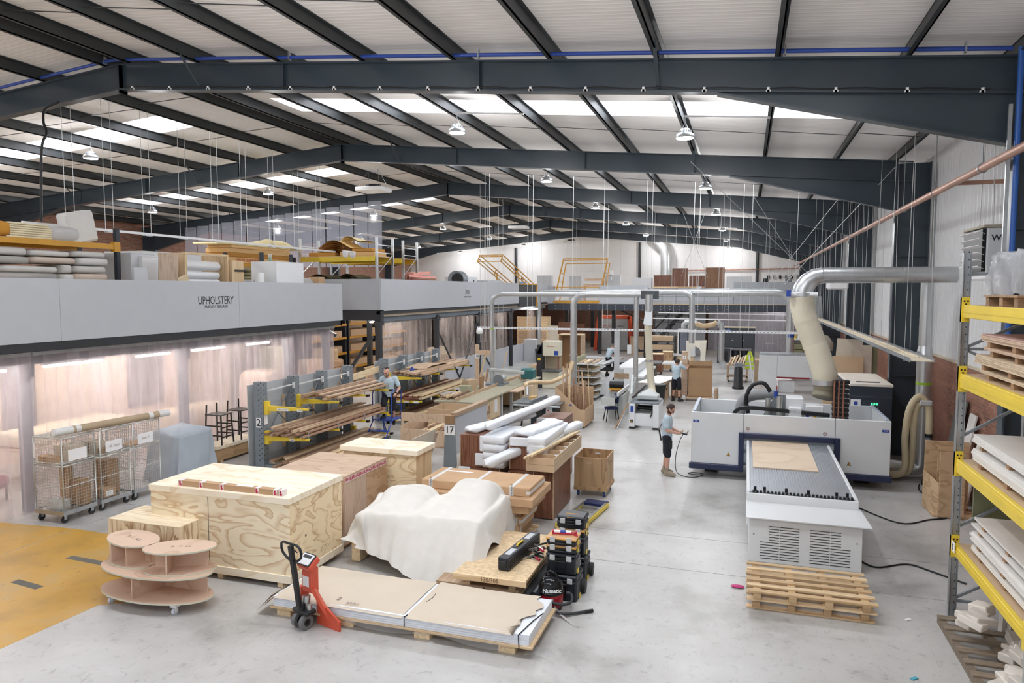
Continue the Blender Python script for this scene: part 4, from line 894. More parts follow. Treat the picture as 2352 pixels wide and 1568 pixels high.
# ---------------------------------------------------------------- tool boxes
ORNG = flat('orange_trim', '#e0a33c', .5); LATCH = flat('grey_latch', '#c3c6c8', .4); CLR = film('clear_lid', '#e8dccb', .5, .12)
def toolbox(label, loc, W, D, H, lid=0, wheels=False, clear=False, nlatch=2, rz=0, badge=None):
    t = thing('tool_box', label, 'tool box', loc, rz, 'stacking tool boxes')
    hb = H-(lid or .05)
    ob('body', MB().box(-W/2, W/2, -D/2, D/2, 0, hb, .025), NAVYBLACK, t)
    ob('lid', MB().box(-W/2-.004, W/2+.004, -D/2-.004, D/2+.004, hb+.002, H, .02), CLR if clear else NAVYBLACK, t)
    if clear: ob('seal', MB().box(-W/2-.006, W/2+.006, -D/2-.006, D/2+.006, hb-.006, hb+.006), ORNG, t)
    for s in ([-.28, .28] if nlatch == 2 else [.25]): ob('latch', MB().box(s*W-.04, s*W+.04, -D/2-.014, -D/2, hb-.045, hb+.035, .005), LATCH, t)
    ob('handle_recess', MB().box(-.1, .1, -D/2-.006, -D/2, hb-.07, hb+.0, .004), BLACK, t); ob('handle', MB().tube([(-.09, -D/2, hb-.05), (-.09, -D/2-.025, hb-.05), (.09, -D/2-.025, hb-.05), (.09, -D/2, hb-.05)], .01, 6), BLACK, t)
    if H > .2:
        for s in (-.42, -.14, .14, .42): ob('rib', MB().box(s*W-.012, s*W+.012, -D/2-.008, -D/2, .03, hb-.09), BLACK, t)
    ob('side_clip', MB().box(W/2, W/2+.012, -.06, .02, .0, .07, .004), YEL, t); ob('side_recess', MB().box(W/2, W/2+.004, -.07, .07, .07, hb-.03), BLACK, t)
    if wheels:
        for y in (D/2-.03,):
            w_ = ob('wheel', MB().cyl((W/2, y, .1), (W/2+.05, y, .1), .1, 20), RUB, t); ob('hub', MB().cyl((W/2+.048, y, .1), (W/2+.055, y, .1), .055, 14), BLACK, w_)
            w_ = ob('wheel', MB().cyl((-W/2-.05, y, .1), (-W/2, y, .1), .1, 20), RUB, t)
    if badge: text(badge, .05, (0, -.02, H+.001), (0, 0, 0), ORNG, t, bold=.002); text(badge, .03, (0, -D/2-.003, H-.02), FACE_Y, ORNG, t)
    return t
FX0, FY0 = -2.47, 10.0
toolbox('big wheeled black tool box at the bottom of the front stack', (FX0, FY0+.02, 0), .47, .42, .38, .07, True)
toolbox('deep black tool box in the middle of the front stack', (FX0-.01, FY0, .381), .44, .34, .31, .06)
toolbox('shallow black tool case with an orange trimmed lid, second from the top of the front stack', (FX0-.01, FY0, .692), .44, .34, .115, .02, False, True)
toolbox('shallow black organiser with a clear lid on top of the front stack', (FX0-.01, FY0, .808), .44, .34, .115, .02, False, True)
t = thing('sealant_gun', 'red caulking gun holding a white tube on the front tool stack', 'caulking gun', (FX0, FY0+.02, .926), .15)
ob('frame', MB().bar((-.17, .03, .012), (.17, .03, .012), .012, .02).bar((-.17, -.03, .012), (.17, -.03, .012), .012, .02).box(-.18, -.16, -.04, .04, 0, .05).box(.16, .18, -.04, .04, 0, .05), RT, t); ob('cartridge', MB().cyl((-.15, 0, .028), (.1, 0, .028), .026, 12), PAPER, t); ob('label', MB().cyl((-.06, 0, .028), (.02, 0, .028), .027, 12), BLUE, t); ob('trigger', MB().bar((.14, -.05, .01), (.2, -.09, .01), .015, .015), RT, t)
BX0, BY0 = -2.5, 10.72
toolbox('big wheeled black tool box at the bottom of the rear stack', (BX0, BY0, 0), .47, .4, .4, .07, True)
toolbox('deep black tool box in the middle of the rear stack', (BX0-.01, BY0, .401), .44, .34, .3, .06)
toolbox('flat black tool case under the lettered one in the rear stack', (BX0-.01, BY0, .702), .44, .34, .115, .02, False, True)
toolbox('black lettered tool case with orange print on top of the rear stack', (BX0-.01, BY0, .818), .44, .33, .2, .07, badge='DEWALT')
# ---------------------------------------------------------------- red vacuum cleaner
t = thing('vacuum_cleaner', 'red and black tub vacuum cleaner with a coiled black hose', 'vacuum', (-2.55, 9.56, 0))
ob('tub', MB().lathe([(.15, .03), (.17, .06), (.175, .2), (.165, .24)], n=26), flat('glossy_red', '#b01f2c', .25), t); ob('base_ring', MB().lathe([(.13, .0), (.16, .0), (.165, .035), (.15, .04)], n=24), BLACK, t)
GB = flat('glossy_black', '#101216', .12)
ob('rim', MB().lathe([(.185, .235), (.195, .25), (.19, .275), (.17, .28)], n=26), GB, t); ob('dome', MB().lathe([(.18, .275), (.175, .33), (.15, .4), (.11, .45), (.05, .475), (0, .48)], n=26), GB, t)
ob('carry_handle', MB().tube([(-.09, 0, .43), (-.07, 0, .5), (0, 0, .53), (.07, 0, .5), (.09, 0, .43)], .016, 8), GB, t)
for s in (-1, 1): ob('caster', MB().cyl((s*.12, -.05, .02), (s*.12, .0, .02), .02, 10), BLACK, t)
ob('eye_patch', MB().obox((.055, -.166, .17), (.045, .01, .06), (0, 0, .3), .005), WHITE, t); ob('eye_patch', MB().obox((-.045, -.17, .16), (.045, .01, .05), (0, 0, -.2), .005), WHITE, t)
text('Numatic', .075, (.06, -.176, .315), (PI/2-.22, 0, .32), WHITE, t, bold=.002)
hose = [(-.2, .02, .17), (-.22, -.14, .21), (-.1, -.23, .2), (.08, -.22, .17), (.22, -.16, .14), (.31, -.05, .15), (.27, .09, .19), (.2, .1, .2)]
hose2 = [(.02, -.21, .16), (.1, -.26, .1), (.22, -.26, .05), (.38, -.14, .03), (.5, -.04, .025)]
def smooth(P, k=6):
    P = [Vector(p) for p in P]; out = []
    for i in range(len(P)-1):
        a, b, c, d = P[max(0, i-1)], P[i], P[i+1], P[min(len(P)-1, i+2)]
        for j in range(k):
            f = j/k; out.append(.5*((2*b)+(c-a)*f+(2*a-5*b+4*c-d)*f*f+(3*b-a-3*c+d)*f**3))
    return out+[P[-1]]
ob('hose', MB().tube(smooth(hose), .022, 10), flat('grey_hose', '#33373a', .5), t); ob('hose', MB().tube(smooth(hose2), .02, 10), flat('grey_hose', '#33373a', .5), t); ob('hose_cuff', MB().cyl((.5, -.04, .025), (.6, .03, .025), .026, 10), BLACK, t)
one('paper_strip', MB().grid(lambda u, v: (-2.45+.34*u, 9.35-.25*u+.05*v, .10*(1-u)**2+.004), 8, 2), flat('grey_paper', '#b9b4ad', .8), 'torn strip of grey paper on the floor by the vacuum cleaner', 'litter')
# folding step ladder lying on the floor
t = thing('step_ladder', 'yellow and blue step ladder lying flat on the floor behind the tool boxes', 'ladder', (-2.98, 13.7, 0), -.13)
ob('stile', MB().box(-.26, -.22, -.9, .8, .02, .1, .006), YEL, t); ob('stile', MB().box(.22, .26, -.9, .8, .02, .1, .006), YEL, t)
for k in range(5): ob('tread', MB().box(-.22, .22, -.75+.3*k, -.67+.3*k, .05, .08, .004), GALV, t)
ob('top_cap', MB().box(-.24, .24, .6, .86, .04, .12, .015), flat('navy_plastic', '#22305c', .45), t); ob('rear_frame', MB().box(-.24, -.21, -.8, .7, .1, .13).box(.21, .24, -.8, .7, .1, .13), GALV, t)
# ---------------------------------------------------------------- stack of flat cartons
PT = flat('printed_tape', '#d9d9d8', .45)
def carton(label, x0, x1, y0, y1, z0, z1, rz=0, tapes=(), mat=CARD, edge=None):
    cx, cy = (x0+x1)/2, (y0+y1)/2; t = thing('flat_carton', label, 'box', (cx, cy, z0), rz, 'stack of flat cartons'); W, D, H = x1-x0, y1-y0, z1-z0
    ob('carton', MB().box(-W/2, W/2, -D/2, D/2, 0, H-.001, .012), mat, t)
    for x in tapes: ob('tape', MB().box(x-.035, x+.035, -D/2-.003, D/2+.003, -.0, H+.002), PT, t)
    if edge: ob('tape', MB().box(W/2-.06, W/2+.003, -D/2-.002, D/2+.002, edge, edge+.05), PT, t)
    return t
z = .1
t = thing('pallet', 'pallet under the stack of flat cartons', 'pallet'); 
for y in (11.95, 12.3, 12.6): ob('slat', MB().box(-5.5, -3.6, y-.07, y+.07, .078, .1), SOFTX, t)
for x in (-5.3, -4.5, -3.75): ob('bearer', MB().box(x-.05, x+.05, 11.9, 12.7, 0, .078), SOFT, t)
settle(t)
rows = [(-5.5, -3.75, 11.75, 12.65, .14, 'bottom of the carton stack, its corner taped', (.6,), CARDD), (-5.5, -3.72, 11.72, 12.7, .13, 'second from the bottom of the carton stack', (.65,), CARD), (-5.5, -3.66, 11.74, 12.7, .15, 'third from the bottom of the carton stack, with taped edge', (.55, .8), CARD), (-5.5, -3.75, 11.7, 12.6, .1, 'fourth carton of the stack, brown patch on its side', (), CARDD),
 (-5.55, -3.5, 11.6, 12.7, .14, 'plain carton fifth from the bottom of the stack', (), CARD), (-5.6, -3.42, 11.55, 12.8, .15, 'wide carton just under the top one of the stack', (.5,), CARD), (-5.57, -3.5, 11.68, 12.62, .16, 'large carton with three bands of printed tape on top of the stack', (-.85, -.02, .7), CARD)]
for i, (a, b, c_, d, h, l, tp, mt) in enumerate(rows):
    o = carton('flat brown carton, '+l, a, b, c_, d, z, z+h, R.uniform(-.015, .015), tp, mt, .05 if i in (2, 6) else None)
    if i == 6:
        for x in (-.85, -.02, .7): text('PARKWAY', .055, (x, -.473, .08), (PI/2, PI/2, 0), INK, o)
        ob('label', MB().box(-.8, -.3, .2, .27, h, h+.003), PAPER, o)
    z += h
# ---------------------------------------------------------------- veneered cabinets in padded wrap
PAD = flat('padded_wrap', '#e3e7ec', .45, 0, .03, 8, bump=.3)
def pad(mb, c, s, n=3):
    """quilted padding: a soft box bulging between seams"""
    for k in range(n):
        z0 = c[2]-s[2]/2+k*s[2]/n; superq(mb, (c[0], c[1], z0+s[2]/n/2), (s[0]/2, s[1]/2, s[2]/n/2*1.02), .16, 28, 8)
    return mb
def vcab(label, x0, x1, y0, y1, z0, z1, group='veneered cabinets'):
    t = thing('veneered_cabinet', label, 'cabinet', group=group)
    ob('front_panel', MB().box(x0, x1, y0, y0+.02, z0, z1, .002), WALNUT, t); ob('carcass', MB().box(x0, x1, y0+.021, y1, z0, z1, .003), WALNUT, t)
    ob('edging', MB().box(x0-.002, x0+.02, y0-.003, y0+.0, z0, z1).box(x1-.02, x1+.002, y0-.003, y0, z0, z1), OAK, t)
    return t
t = vcab('dark mahogany cabinet, lower left of the padded group', -5.62, -4.72, 13.62, 15.0, .02, .85)
ob('padding', pad(MB(), (-5.5, 13.6, .44), (.26, .06, .82), 4), PAD, t); text('PARKWAY', .07, (-5.42, 13.565, .45), (PI/2, PI/2, 0), INK, t); settle(t)
t = vcab('mahogany cabinet, upper left of the padded group, half wrapped in white', -5.6, -4.7, 13.6, 14.95, .86, 1.52)
ob('padding', pad(MB(), (-4.85, 14.2, 1.2), (.5, 1.35, .66), 4), PAD, t); ob('padding', MB().box(-5.15, -4.75, 13.55, 13.6, 1.2, 1.53, .02).box(-5.25, -4.75, 13.55, 13.6, .9, 1.16, .02), PAD, t); ob('tape', MB().box(-4.86, -4.78, 13.544, 13.552, .9, 1.5), PT, t); text('PARKWAY', .06, (-4.82, 13.54, 1.2), (PI/2, PI/2, 0), INK, t); settle(t)
t = vcab('mahogany cabinet, lower middle of the padded group', -4.5, -3.75, 13.5, 14.9, .02, .86)
ob('padding', pad(MB(), (-3.72, 13.6, .44), (.2, .3, .84), 4), PAD, t); settle(t)
t = vcab('striped mahogany cabinet with white padding over its corner, upper middle', -4.52, -3.8, 13.62, 15.6, .87, 1.5)
ob('padding', pad(MB(), (-3.95, 14.55, 1.22), (.42, 2.0, .66), 4), PAD, t); ob('padding', MB().box(-4.5, -3.78, 13.56, 13.62, 1.36, 1.54, .02).box(-4.1, -3.75, 13.55, 13.61, 1.02, 1.4, .02), PAD, t); settle(t)
t = vcab('mahogany cabinet with white padding at the back of the group', -4.62, -4.0, 16.1, 17.0, .02, 1.5)
ob('padding', pad(MB(), (-4.4, 16.08, 1.1), (.5, .12, .8), 4), PAD, t); settle(t)
t = vcab('dark mahogany cabinet under the two wooden drawers', -3.92, -3.5, 13.3, 14.7, .02, 1.02); settle(t)
t = thing('padded_panel', 'tall quilted white panel with printed tape standing by the drawers', 'panel', (-3.36, 13.95, 0), -.3 if 0 else .0)
ob('padding', pad(MB(), (0, 0, .57), (.14, 1.25, 1.14), 7), PAD, t); ob('tape', MB().box(-.1, .02, -.66, -.64, .02, 1.12), PT, t); text('PARKWAY  PARKWAY', .07, (-.04, -.663, .55), (PI/2, PI/2, 0), INK, t); settle(t)
def bundle(p, q, w_, h, l):
    """long wrapped bundle: a soft bar with lumps where the wrap is tied"""
    p, q = Vector(p), Vector(q); m = MB(); d = q-p; m.T = Matrix.Translation((p+q)/2) @ d.to_track_quat('X', 'Z').to_matrix().to_4x4(); L = d.length/2
    def f(u, v):
        a = 2*PI*v; e = min(1, (1-abs(2*u-1))*L/.06)**.5; k = .55; c, s = math.cos(a), math.sin(a); r = e*(1+.05*math.sin(23*u+2*v)*math.sin(9*u)+.03*math.sin(12*a+15*u))
        return (L*(2*u-1), w_*r*math.copysign(abs(c)**k, c), h*r*math.copysign(abs(s)**k, s)+.01*math.sin(7*u))
    one('wrapped_bundle', m.grid(f, 40, 20), PAD, l, 'bundle', 'white bundles on the padded cabinets')
bundle((-5.45, 13.75, 1.585), (-4.75, 16.0, 1.60), .17, .06, 'wide flat white bundle lying on the left padded cabinet')
bundle((-5.0, 13.6, 1.70), (-4.45, 17.3, 1.80), .11, .075, 'long white bundle lying across the padded cabinets')
bundle((-4.3, 13.75, 1.575), (-4.0, 15.4, 1.575), .22, .06, 'flat white pad on the upper middle cabinet')
bundle((-4.72, 12.75, 1.14), (-3.55, 15.9, 1.45), .12, .085, 'long white bundle slanting over the wooden drawers')
# two long drawers
def drawer(label, z):
    t = thing('drawer_box', label, 'drawer', group='long wooden drawers'); x0, x1, y0, y1 = -3.98, -3.42, 13.0, 15.4; m = flat('drawer_ply', '#c9ab83', .6)
    ob('side', MB().box(x0, x0+.016, y0, y1, z, z+.13), m, t); ob('side', MB().box(x1-.016, x1, y0, y1, z, z+.13), m, t); ob('end', MB().box(x0+.016, x1-.016, y0, y0+.016, z, z+.13), MDF, t); ob('end', MB().box(x0+.016, x1-.016, y1-.016, y1, z, z+.13), MDF, t)
    ob('bottom', MB().box(x0+.016, x1-.016, y0+.016, y1-.016, z+.01, z+.02), CARDD, t)
    for k in range(5): ob('divider', MB().box(x0+.016, x1-.016, y0+.4*(k+1)-.006, y0+.4*(k+1)+.006, z+.02, z+.12), MDF, t); ob('clip', MB().box(x1-.09, x1-.02, y0+.4*(k+1)-.02, y0+.4*(k+1)+.02, z+.1, z+.12), WHITE, t)
    settle(t)
drawer('long wooden drawer with dividers, lower of two on the mahogany cabinet', 1.03); drawer('long wooden drawer with dividers, upper of two, timber laid over it', 1.165)
for k in range(3): one('timber_length', MB().bar((-3.93+.05*k, 12.75+.06*k, 1.33+.012*k), (-3.6+.05*k, 15.45+.03*k, 1.325+.012*k), .045, .045, .003), SOFT, 'pale softwood length laid along the drawers, '+('left', 'middle', 'right')[k]+' of three', 'timber', 'softwood on the drawers')
# plywood box trolley
t = thing('box_trolley', 'open plywood box trolley on blue castors beside the padded panel', 'trolley', (-3.16, 15.55, 0)); BXM = ply('pine_trolley', '#b88f5e', '#8f6840', (3, 3, .7), 5)
ob('side_panel', MB().box(-.36, .36, -.42, -.4, .17, .86), BXM, t); ob('side_panel', MB().box(-.36, .36, .4, .42, .17, .88), BXM, t); ob('end_panel', MB().box(.34, .36, -.4, .4, .17, .87), BXM, t); ob('end_panel', MB().box(-.36, -.34, -.4, .4, .17, .87), BXM, t); ob('base', MB().box(-.37, .38, -.43, .43, .13, .22, .006), BXM, t)
ob('hand_slot', MB().box(-.06, .06, .396, .402, .76, .8, .015), WHITE, t); ob('hand_slot', MB().box(-.1, .02, -.424, -.416, .72, .76, .012), MDF, t)
for (x, y) in ((-.28, -.34), (.3, -.34), (-.28, .34), (.3, .34)): cs = ob('castor', MB().cyl((x-.02, y, .05), (x+.02, y, .05), .05, 14), flat('blue_wheel', '#27407e', .5), t); ob('castor_fork', MB().box(x-.03, x-.022, y-.025, y+.025, .05, .13).box(x+.022, x+.03, y-.025, y+.025, .05, .13), GALV, cs)

# ---------------------------------------------------------------- roll cages
def roll_cage(label, loc, group):
    t = thing('roll_cage', label, 'roll cage', loc, 0, group); W, D, H = .76, .74, 1.66       # x, y, z
    ob('base_frame', MB().box(-W/2, W/2, -D/2, D/2, .2, .225).box(-W/2, W/2, -D/2-.01, -D/2+.02, .16, .24).box(W/2-.03, W/2, -D/2, D/2, .16, .24), GALV, t)
    def frame(nm, P, rail):
        P = [Vector(p) for p in P]; m = MB().tube(P, .013, 8, 0, True); a = P[0]; u = P[1]-P[0]; v = P[-1]-P[0]
        for r_ in rail: m.tube([a+v*r_, a+u+v*r_], .008, 6)
        o = ob(nm, m, CHROME, t); q = MB(); nx = int(u.length/.055); nz = int(v.length/.062)
        for i in range(1, nx): q.bar(a+u*i/nx, a+u*i/nx+v, .0042, .0042)
        for i in range(1, nz): q.bar(a+v*i/nz, a+v*i/nz+u, .0042, .0042)
        ob('wire_mesh', q, CHROME, o)
    x, y, z0, z1 = W/2-.01, D/2-.01, .23, H
    frame('side_frame', [(x, -y, z0), (x, y, z0), (x, y, z1), (x, -y, z1)], (.33, .66)); frame('side_frame', [(-x, -y, z0), (-x, y, z0), (-x, y, z1), (-x, -y, z1)], (.33, .66))
    frame('end_frame', [(-x, -y, z0), (x, -y, z0), (x, -y, z1), (-x, -y, z1)], (.33, .66)); frame('end_frame', [(-x, y, z0), (x, y, z0), (x, y, z1), (-x, y, z1)], (.33, .66))
    frame('top_frame', [(-x, -y, z1), (x, -y, z1), (x, y, z1), (-x, y, z1)], ()); frame('shelf', [(-x, -y, 1.12), (x, -y, 1.12), (x, y, 1.12), (-x, y, 1.12)], ())
    for (cx, cy) in ((-.3, -.3), (.3, -.3), (-.3, .3), (.3, .3)): c = ob('castor', MB().cyl((cx-.02, cy, .065), (cx+.02, cy, .065), .065, 14), RUB, t); ob('castor_fork', MB().box(cx-.03, cx-.022, cy-.03, cy+.03, .07, .17).box(cx+.022, cx+.03, cy-.03, cy+.03, .07, .17), GALV, c)
    ob('sign_board', MB().box(x+.014, x+.02, -.24, .17, 1.2, 1.42, .001), WHITE, t)
    return t
cg = roll_cage('wire roll cage nearest the yellow floor paint, cartons and a clear tub inside', (-12.78, 10.5, 0), 'wire roll cages')
ob('handle_label', MB().box(-.36, -.3, -.375, -.37, 1.25, 1.55), PAPER, cg)
cg2 = dup(cg, (-12.76, 11.33, 0), None, 'wire roll cage in the middle of the three, with a handwritten board'); cg3 = dup(cg, (-12.74, 12.13, 0), None, 'wire roll cage farthest from the yellow paint, almost empty')
text('42  Door', .07, (.403, -.03, 1.31), FACE_X, flat('pencil', '#8d7a6c'), cg2); text('Sizzle  15', .06, (.403, -.03, 1.32), FACE_X, flat('pencil', '#8d7a6c'), cg3)
def cart(label, x, y, z, w_, d, h, rz=0, m=CARD, group='cartons in the roll cages'):
    t = thing('carton', label, 'box', (x, y, z), rz, group); ob('carton', MB().box(-w_/2, w_/2, -d/2, d/2, 0, h, .008), m, t); ob('tape', MB().box(-.025, .025, -d/2-.001, d/2+.001, -.001, h+.001), CARDD if m is not CARDD else CARD, t); return t
cart('large pale carton on the shelf of the first roll cage', -12.8, 10.62, 1.14, .42, .34, .3, .1, CARDL); cart('flat carton at the front of the first roll cage shelf', -12.9, 10.27, 1.14, .38, .2, .14, -.1); cart('brown carton at the back of the first roll cage shelf', -12.56, 10.66, 1.14, .1, .2, .22, 0, CARDD)
cart('tall narrow carton standing in the first roll cage', -12.9, 10.62, .235, .2, .14, .8, .2); cart('brown carton lying in the first roll cage', -12.62, 10.7, .235, .3, .2, .5, 0, CARDD)
t = thing('plastic_tub', 'clear lidded plastic tub on the floor of the first roll cage', 'tub', (-12.75, 10.3, .235)); TUB = film('tub_plastic', '#e9eceb', .45, .2)
ob('tub', MB().box(-.17, .17, -.13, .13, 0, .15, .02), TUB, t); ob('lid', MB().box(-.185, .185, -.145, .145, .152, .17, .005), TUB, t); ob('contents', superq(MB(), (0, 0, .06), (.12, .09, .05), .6), PAPER, t)
cart('pale carton on the shelf of the middle roll cage', -12.8, 11.2, 1.14, .4, .28, .26, .05, CARDL); cart('labelled carton at the front of the middle roll cage shelf', -12.5, 11.15, 1.14, .12, .2, .14, 0)
cart('tall brown carton standing in the middle roll cage', -12.85, 11.5, .235, .4, .3, .7, 0, CARDD)
t = cart('brown carton with a white label at the bottom of the middle roll cage', -12.6, 11.22, .235, .3, .3, .18, 0); ob('label', MB().box(.151, .154, -.1, .08, .03, .14), PAPER, t)
cart('flattened carton on the shelf of the third roll cage', -12.75, 12.1, 1.14, .4, .5, .04, 0)
t = thing('cardboard_tube', 'long cardboard tube with taped white ends lying on the roll cages', 'tube'); a, b = Vector((-12.66, 10.2, 1.755)), Vector((-12.36, 12.75, 1.755))
ob('tube', MB().cyl(a, b, .075, 18), flat('kraft_tube', '#a8906f', .7), t)
for (f, g) in ((-.005, .14), (.16, .2), (.8, .84), (.9, 1.005)): ob('tape', MB().cyl(a.lerp(b, f), a.lerp(b, g), .0765, 18), PT, t)
ob('end_cap', MB().cyl(a.lerp(b, -.008), a.lerp(b, -.004), .06, 16), PAPER, t); settle(t)
cart('small blue and white box on the middle roll cage', -12.66, 11.45, 1.675, .14, .18, .09, .3, BLUE, None); one('paper_sheet', MB().box(-12.72, -12.4, 11.6, 11.9, 1.676, 1.682), PAPER, 'white paper sheet lying on the roll cage tops', 'paper')
# grey covered machine
def cov(u, v):
    a = 2*PI*u; c, s = math.cos(a), math.sin(a); k = .32; sx = math.copysign(abs(c)**k, c); sy = math.copysign(abs(s)**k, s)
    if v < .4: r = v/.4; z = 1.22+.03*math.sin(3*a)*r-.05*r**4-.08*(sx > 0)*r*r; f = r
    else:
        w_ = (v-.4)/.6; z = 1.16*(1-w_)+.01; f = 1+.18*w_+.07*w_*math.sin(9*a+3*w_)+.03*math.sin(14*w_+5*a)*w_
    return (-12.95+.46*f*sx, 13.75+.6*f*sy, z)
one('machine_cover', MB().grid(cov, 72, 26), flat('grey_cover_cloth', '#a9b2bb', .75, 0, .03, 4), 'pale grey cloth cover over a machine between roll cages and stools', 'cover')
# bar stools on a plywood box
t = thing('plywood_box', 'plywood display box on the floor carrying the dark bar stools', 'box'); ob('box_side', MB().box(-13.5, -12.98, 15.05, 16.6, .06, .37), ply('box_ply', '#b8915f', '#94703f', (1, 1, 3), 5), t); ob('box_top', MB().box(-13.52, -12.95, 15.0, 16.65, .37, .45, .004), PINETOP, t)
for y in (15.2, 16.4): ob('skid', MB().box(-13.5, -13, y-.05, y+.05, 0, .06), SOFTX, t)
settle(t)
DW = flat('dark_stained_wood', '#241c19', .45)
st = thing('bar_stool', 'dark bar stool on the plywood box, nearer the grey cover', 'stool', (-13.25, 15.42, .45), .05, 'dark bar stools')
ob('seat', MB().box(-.21, .21, -.2, .2, .7, .725, .006), DW, st)
for (x, y) in ((-.19, -.18), (.19, -.18), (-.19, .18), (.19, .18)): ob('leg', MB().bar((x*1.12, y*1.12, 0), (x*.95, y*.95, .7 if x > 0 else .95), .032, .032), DW, st)
for z in (.22, .45): ob('footrest', MB().bar((-.2, -.19, z), (.2, -.19, z), .02, .03).bar((-.2, .19, z), (.2, .19, z), .02, .03).bar((.2, -.19, z-.04), (.2, .19, z-.04), .02, .03), DW, st)
st.scale = (1.2, 1.2, 1.1); dup(st, (-13.22, 16.2, .45), -.05, 'dark bar stool on the plywood box, nearer the timber rack')
# ---------------------------------------------------------------- cantilever timber racks
GS = flat('rack_grey', '#7f888f', .5)
def cant(label, ys, arms, endy, num=None):
    t = thing('cantilever_rack', label, 'rack'); X = -11.6
    for y in ys:
        u = ob('upright', MB().box(X-.16, X+.1, y-.1, y+.1, 0, 2.2, .004), GS, t); h = MB()
        for k in range(16):
            z = .2+.128*k
            h.box(X+.1, X+.102, y-.05-.012, y-.05+.012, z, z+.025).box(X+.1, X+.102, y+.05-.012, y+.05+.012, z+.02, z+.045).box(X-.03, X-.005, y-.102, y-.1, z, z+.025).box(X+.04, X+.065, y-.102, y-.1, z+.05, z+.075)
        so = ob('bolt_holes', h, BLACK, u)
        ob('base_foot', MB().box(X+.1, X+1.4, y-.06, y+.06, 0, .1), GS, t)
    for (y, z) in arms:
        o = ob('arm', MB().prism([(z-.12, X+.1), (z-.03, X+1.48), (z+.0, X+1.5), (z+.03, X+.1)], 1, y-.045, y+.045), YEL, t)
        ob('arm_bracket', MB().box(X+.1, X+.22, y-.06, y+.06, z-.2, z+.14, .004), YEL, o); ob('stop_pin', MB().cyl((X+1.36, y, z), (X+1.36, y, z+.2), .014, 8), GALV, o); ob('end_cap', MB().box(X+1.42, X+1.5, y-.05, y+.05, z-.05, z+.01), BLACK, o)
    for a, b in zip(ys[:-1], ys[1:]):
        ob('backing_panel', MB().box(X-.28, X-.26, a-.2 if a == ys[0] else a+.003, b-.003, .02, 2.12), flat('backing_grey', '#b5babd', .5), t)
        ob('tie_rail', MB().bar((X+.05, a+.1, 1.96), (X+.05, b-.1, 1.99), .03, .03), flat('pale_rail', '#d4d6d6', .5), t); ob('cross_brace', MB().bar((X-.1, a+.1, 1.85), (X-.1, b-.1, .9), .03, .02).bar((X-.1, a+.1, .5), (X-.1, b-.1, 1.85), .03, .02), GREYM, t)
        ob('stud', MB().box(X-.25, X-.2, b-.2, b-.13, .3, 1.7), SOFTZ, t); ob('tie_plate', MB().box(X+.03, X+.1, b-.12, b-.1, 1.88, 2.05), WHITE, t)
    if num: ob('number_plate', MB().box(X+.105, X+.11, ys[0]-.07, ys[0]+.07, 1.12, 1.38), PAPER, t); ob('number_plate_side', MB().box(X-.1, X+.05, ys[0]-.11, ys[0]-.106, 1.05, 1.3), PAPER, t); text(num, .26, (X-.025, ys[0]-.112, 1.17), FACE_Y, BLACK, t, bold=.004)
    return t
Y1 = [15.05, 16.42, 17.8, 19.2]
A1 = [(15.05, 1.58), (15.05, .82), (16.42, 1.56), (16.42, .82), (17.8, 1.55), (17.8, .82), (19.2, 1.52), (19.2, .82), (19.2, .2)]
r1 = cant('grey cantilever timber rack with yellow arms, plate 2, nearer the crates', Y1, A1, 0, '2')
for (x, y, w_, s) in ((-10.95, 15.004, .34, 'AFRICAN WALNUT'), (-10.45, 15.004, .16, 'IROKO')):
    ob('arm_label', MB().box(x-w_/2, x+w_/2, y, y+.001, 1.5, 1.56), PAPER, r1); text(s, .04, (x, y-.001, 1.53), FACE_Y, INK, r1, sx=.85)
ob('arm_label', MB().box(-10.75, -10.62, 15.0, 15.004, .75, .8), PAPER, r1); text('TEAK', .035, (-10.685, 14.998, .775), FACE_Y, INK, r1); settle(r1)
Y2 = [21.5, 22.95, 24.4, 25.8]
A2 = [(y, z) for y in Y2 for z in (1.6, .82)]+[(21.5, .2), (22.95, .2)]
r2 = cant('grey cantilever timber rack with yellow arms beyond the man on the steps', Y2, A2, 0)
for (x, z) in ((-11.1, .75), (-10.75, .75), (-10.4, .75), (-11.0, .12), (-10.6, .12), (-10.25, .12)): ob('arm_label', MB().box(x-.1, x+.1, 21.45, 21.454, z, z+.06), PAPER, r2)
settle(r2)
ORD = ['wall-side', 'second from the wall', 'third from the wall', 'fourth from the wall', 'fifth from the wall', 'sixth from the wall', 'seventh from the wall', 'eighth from the wall', 'ninth from the wall', 'tenth from the wall', 'eleventh from the wall', 'twelfth from the wall']
def boards(where, x0, x1, z, y0, y1, n, mats, group, hgt=.05, jit=.25, seed=1, layers=1):
    q = random.Random(seed); w_ = (x1-x0)/n
    for L in range(layers):
        for i in range(n-L):
            a = y0+q.uniform(0, jit)*2; b = y1-q.uniform(0, jit)*3; m = q.choice(mats); h = hgt*q.uniform(.6, 1.25); x = x0+w_*(i+.5+L*.5)+q.uniform(-.01, .01); zz = z+L*hgt*1.3+.002
            nm = {'walnut_board': 'brown', 'oak_board': 'tan', 'red_hardwood': 'reddish', 'softwood': 'pale'}[m.name]
            one('timber_board', MB().bar((x, a, zz+h/2), (x+q.uniform(-.05, .05), b, zz+h/2+q.uniform(0, .012)), w_*q.uniform(.66, .95), h, .004), m, '%s%s board %s, %s' % (['', 'upper-layer ', 'top-layer '][L], nm, where, ORD[i]), 'timber', group)
boards('on the lower arms of rack 2', -11.45, -10.28, .86, 14.75, 19.5, 12, [WAL, WAL, WAL, OAK], 'boards on the lower arms of rack 2', .055, .35, 3, 3)
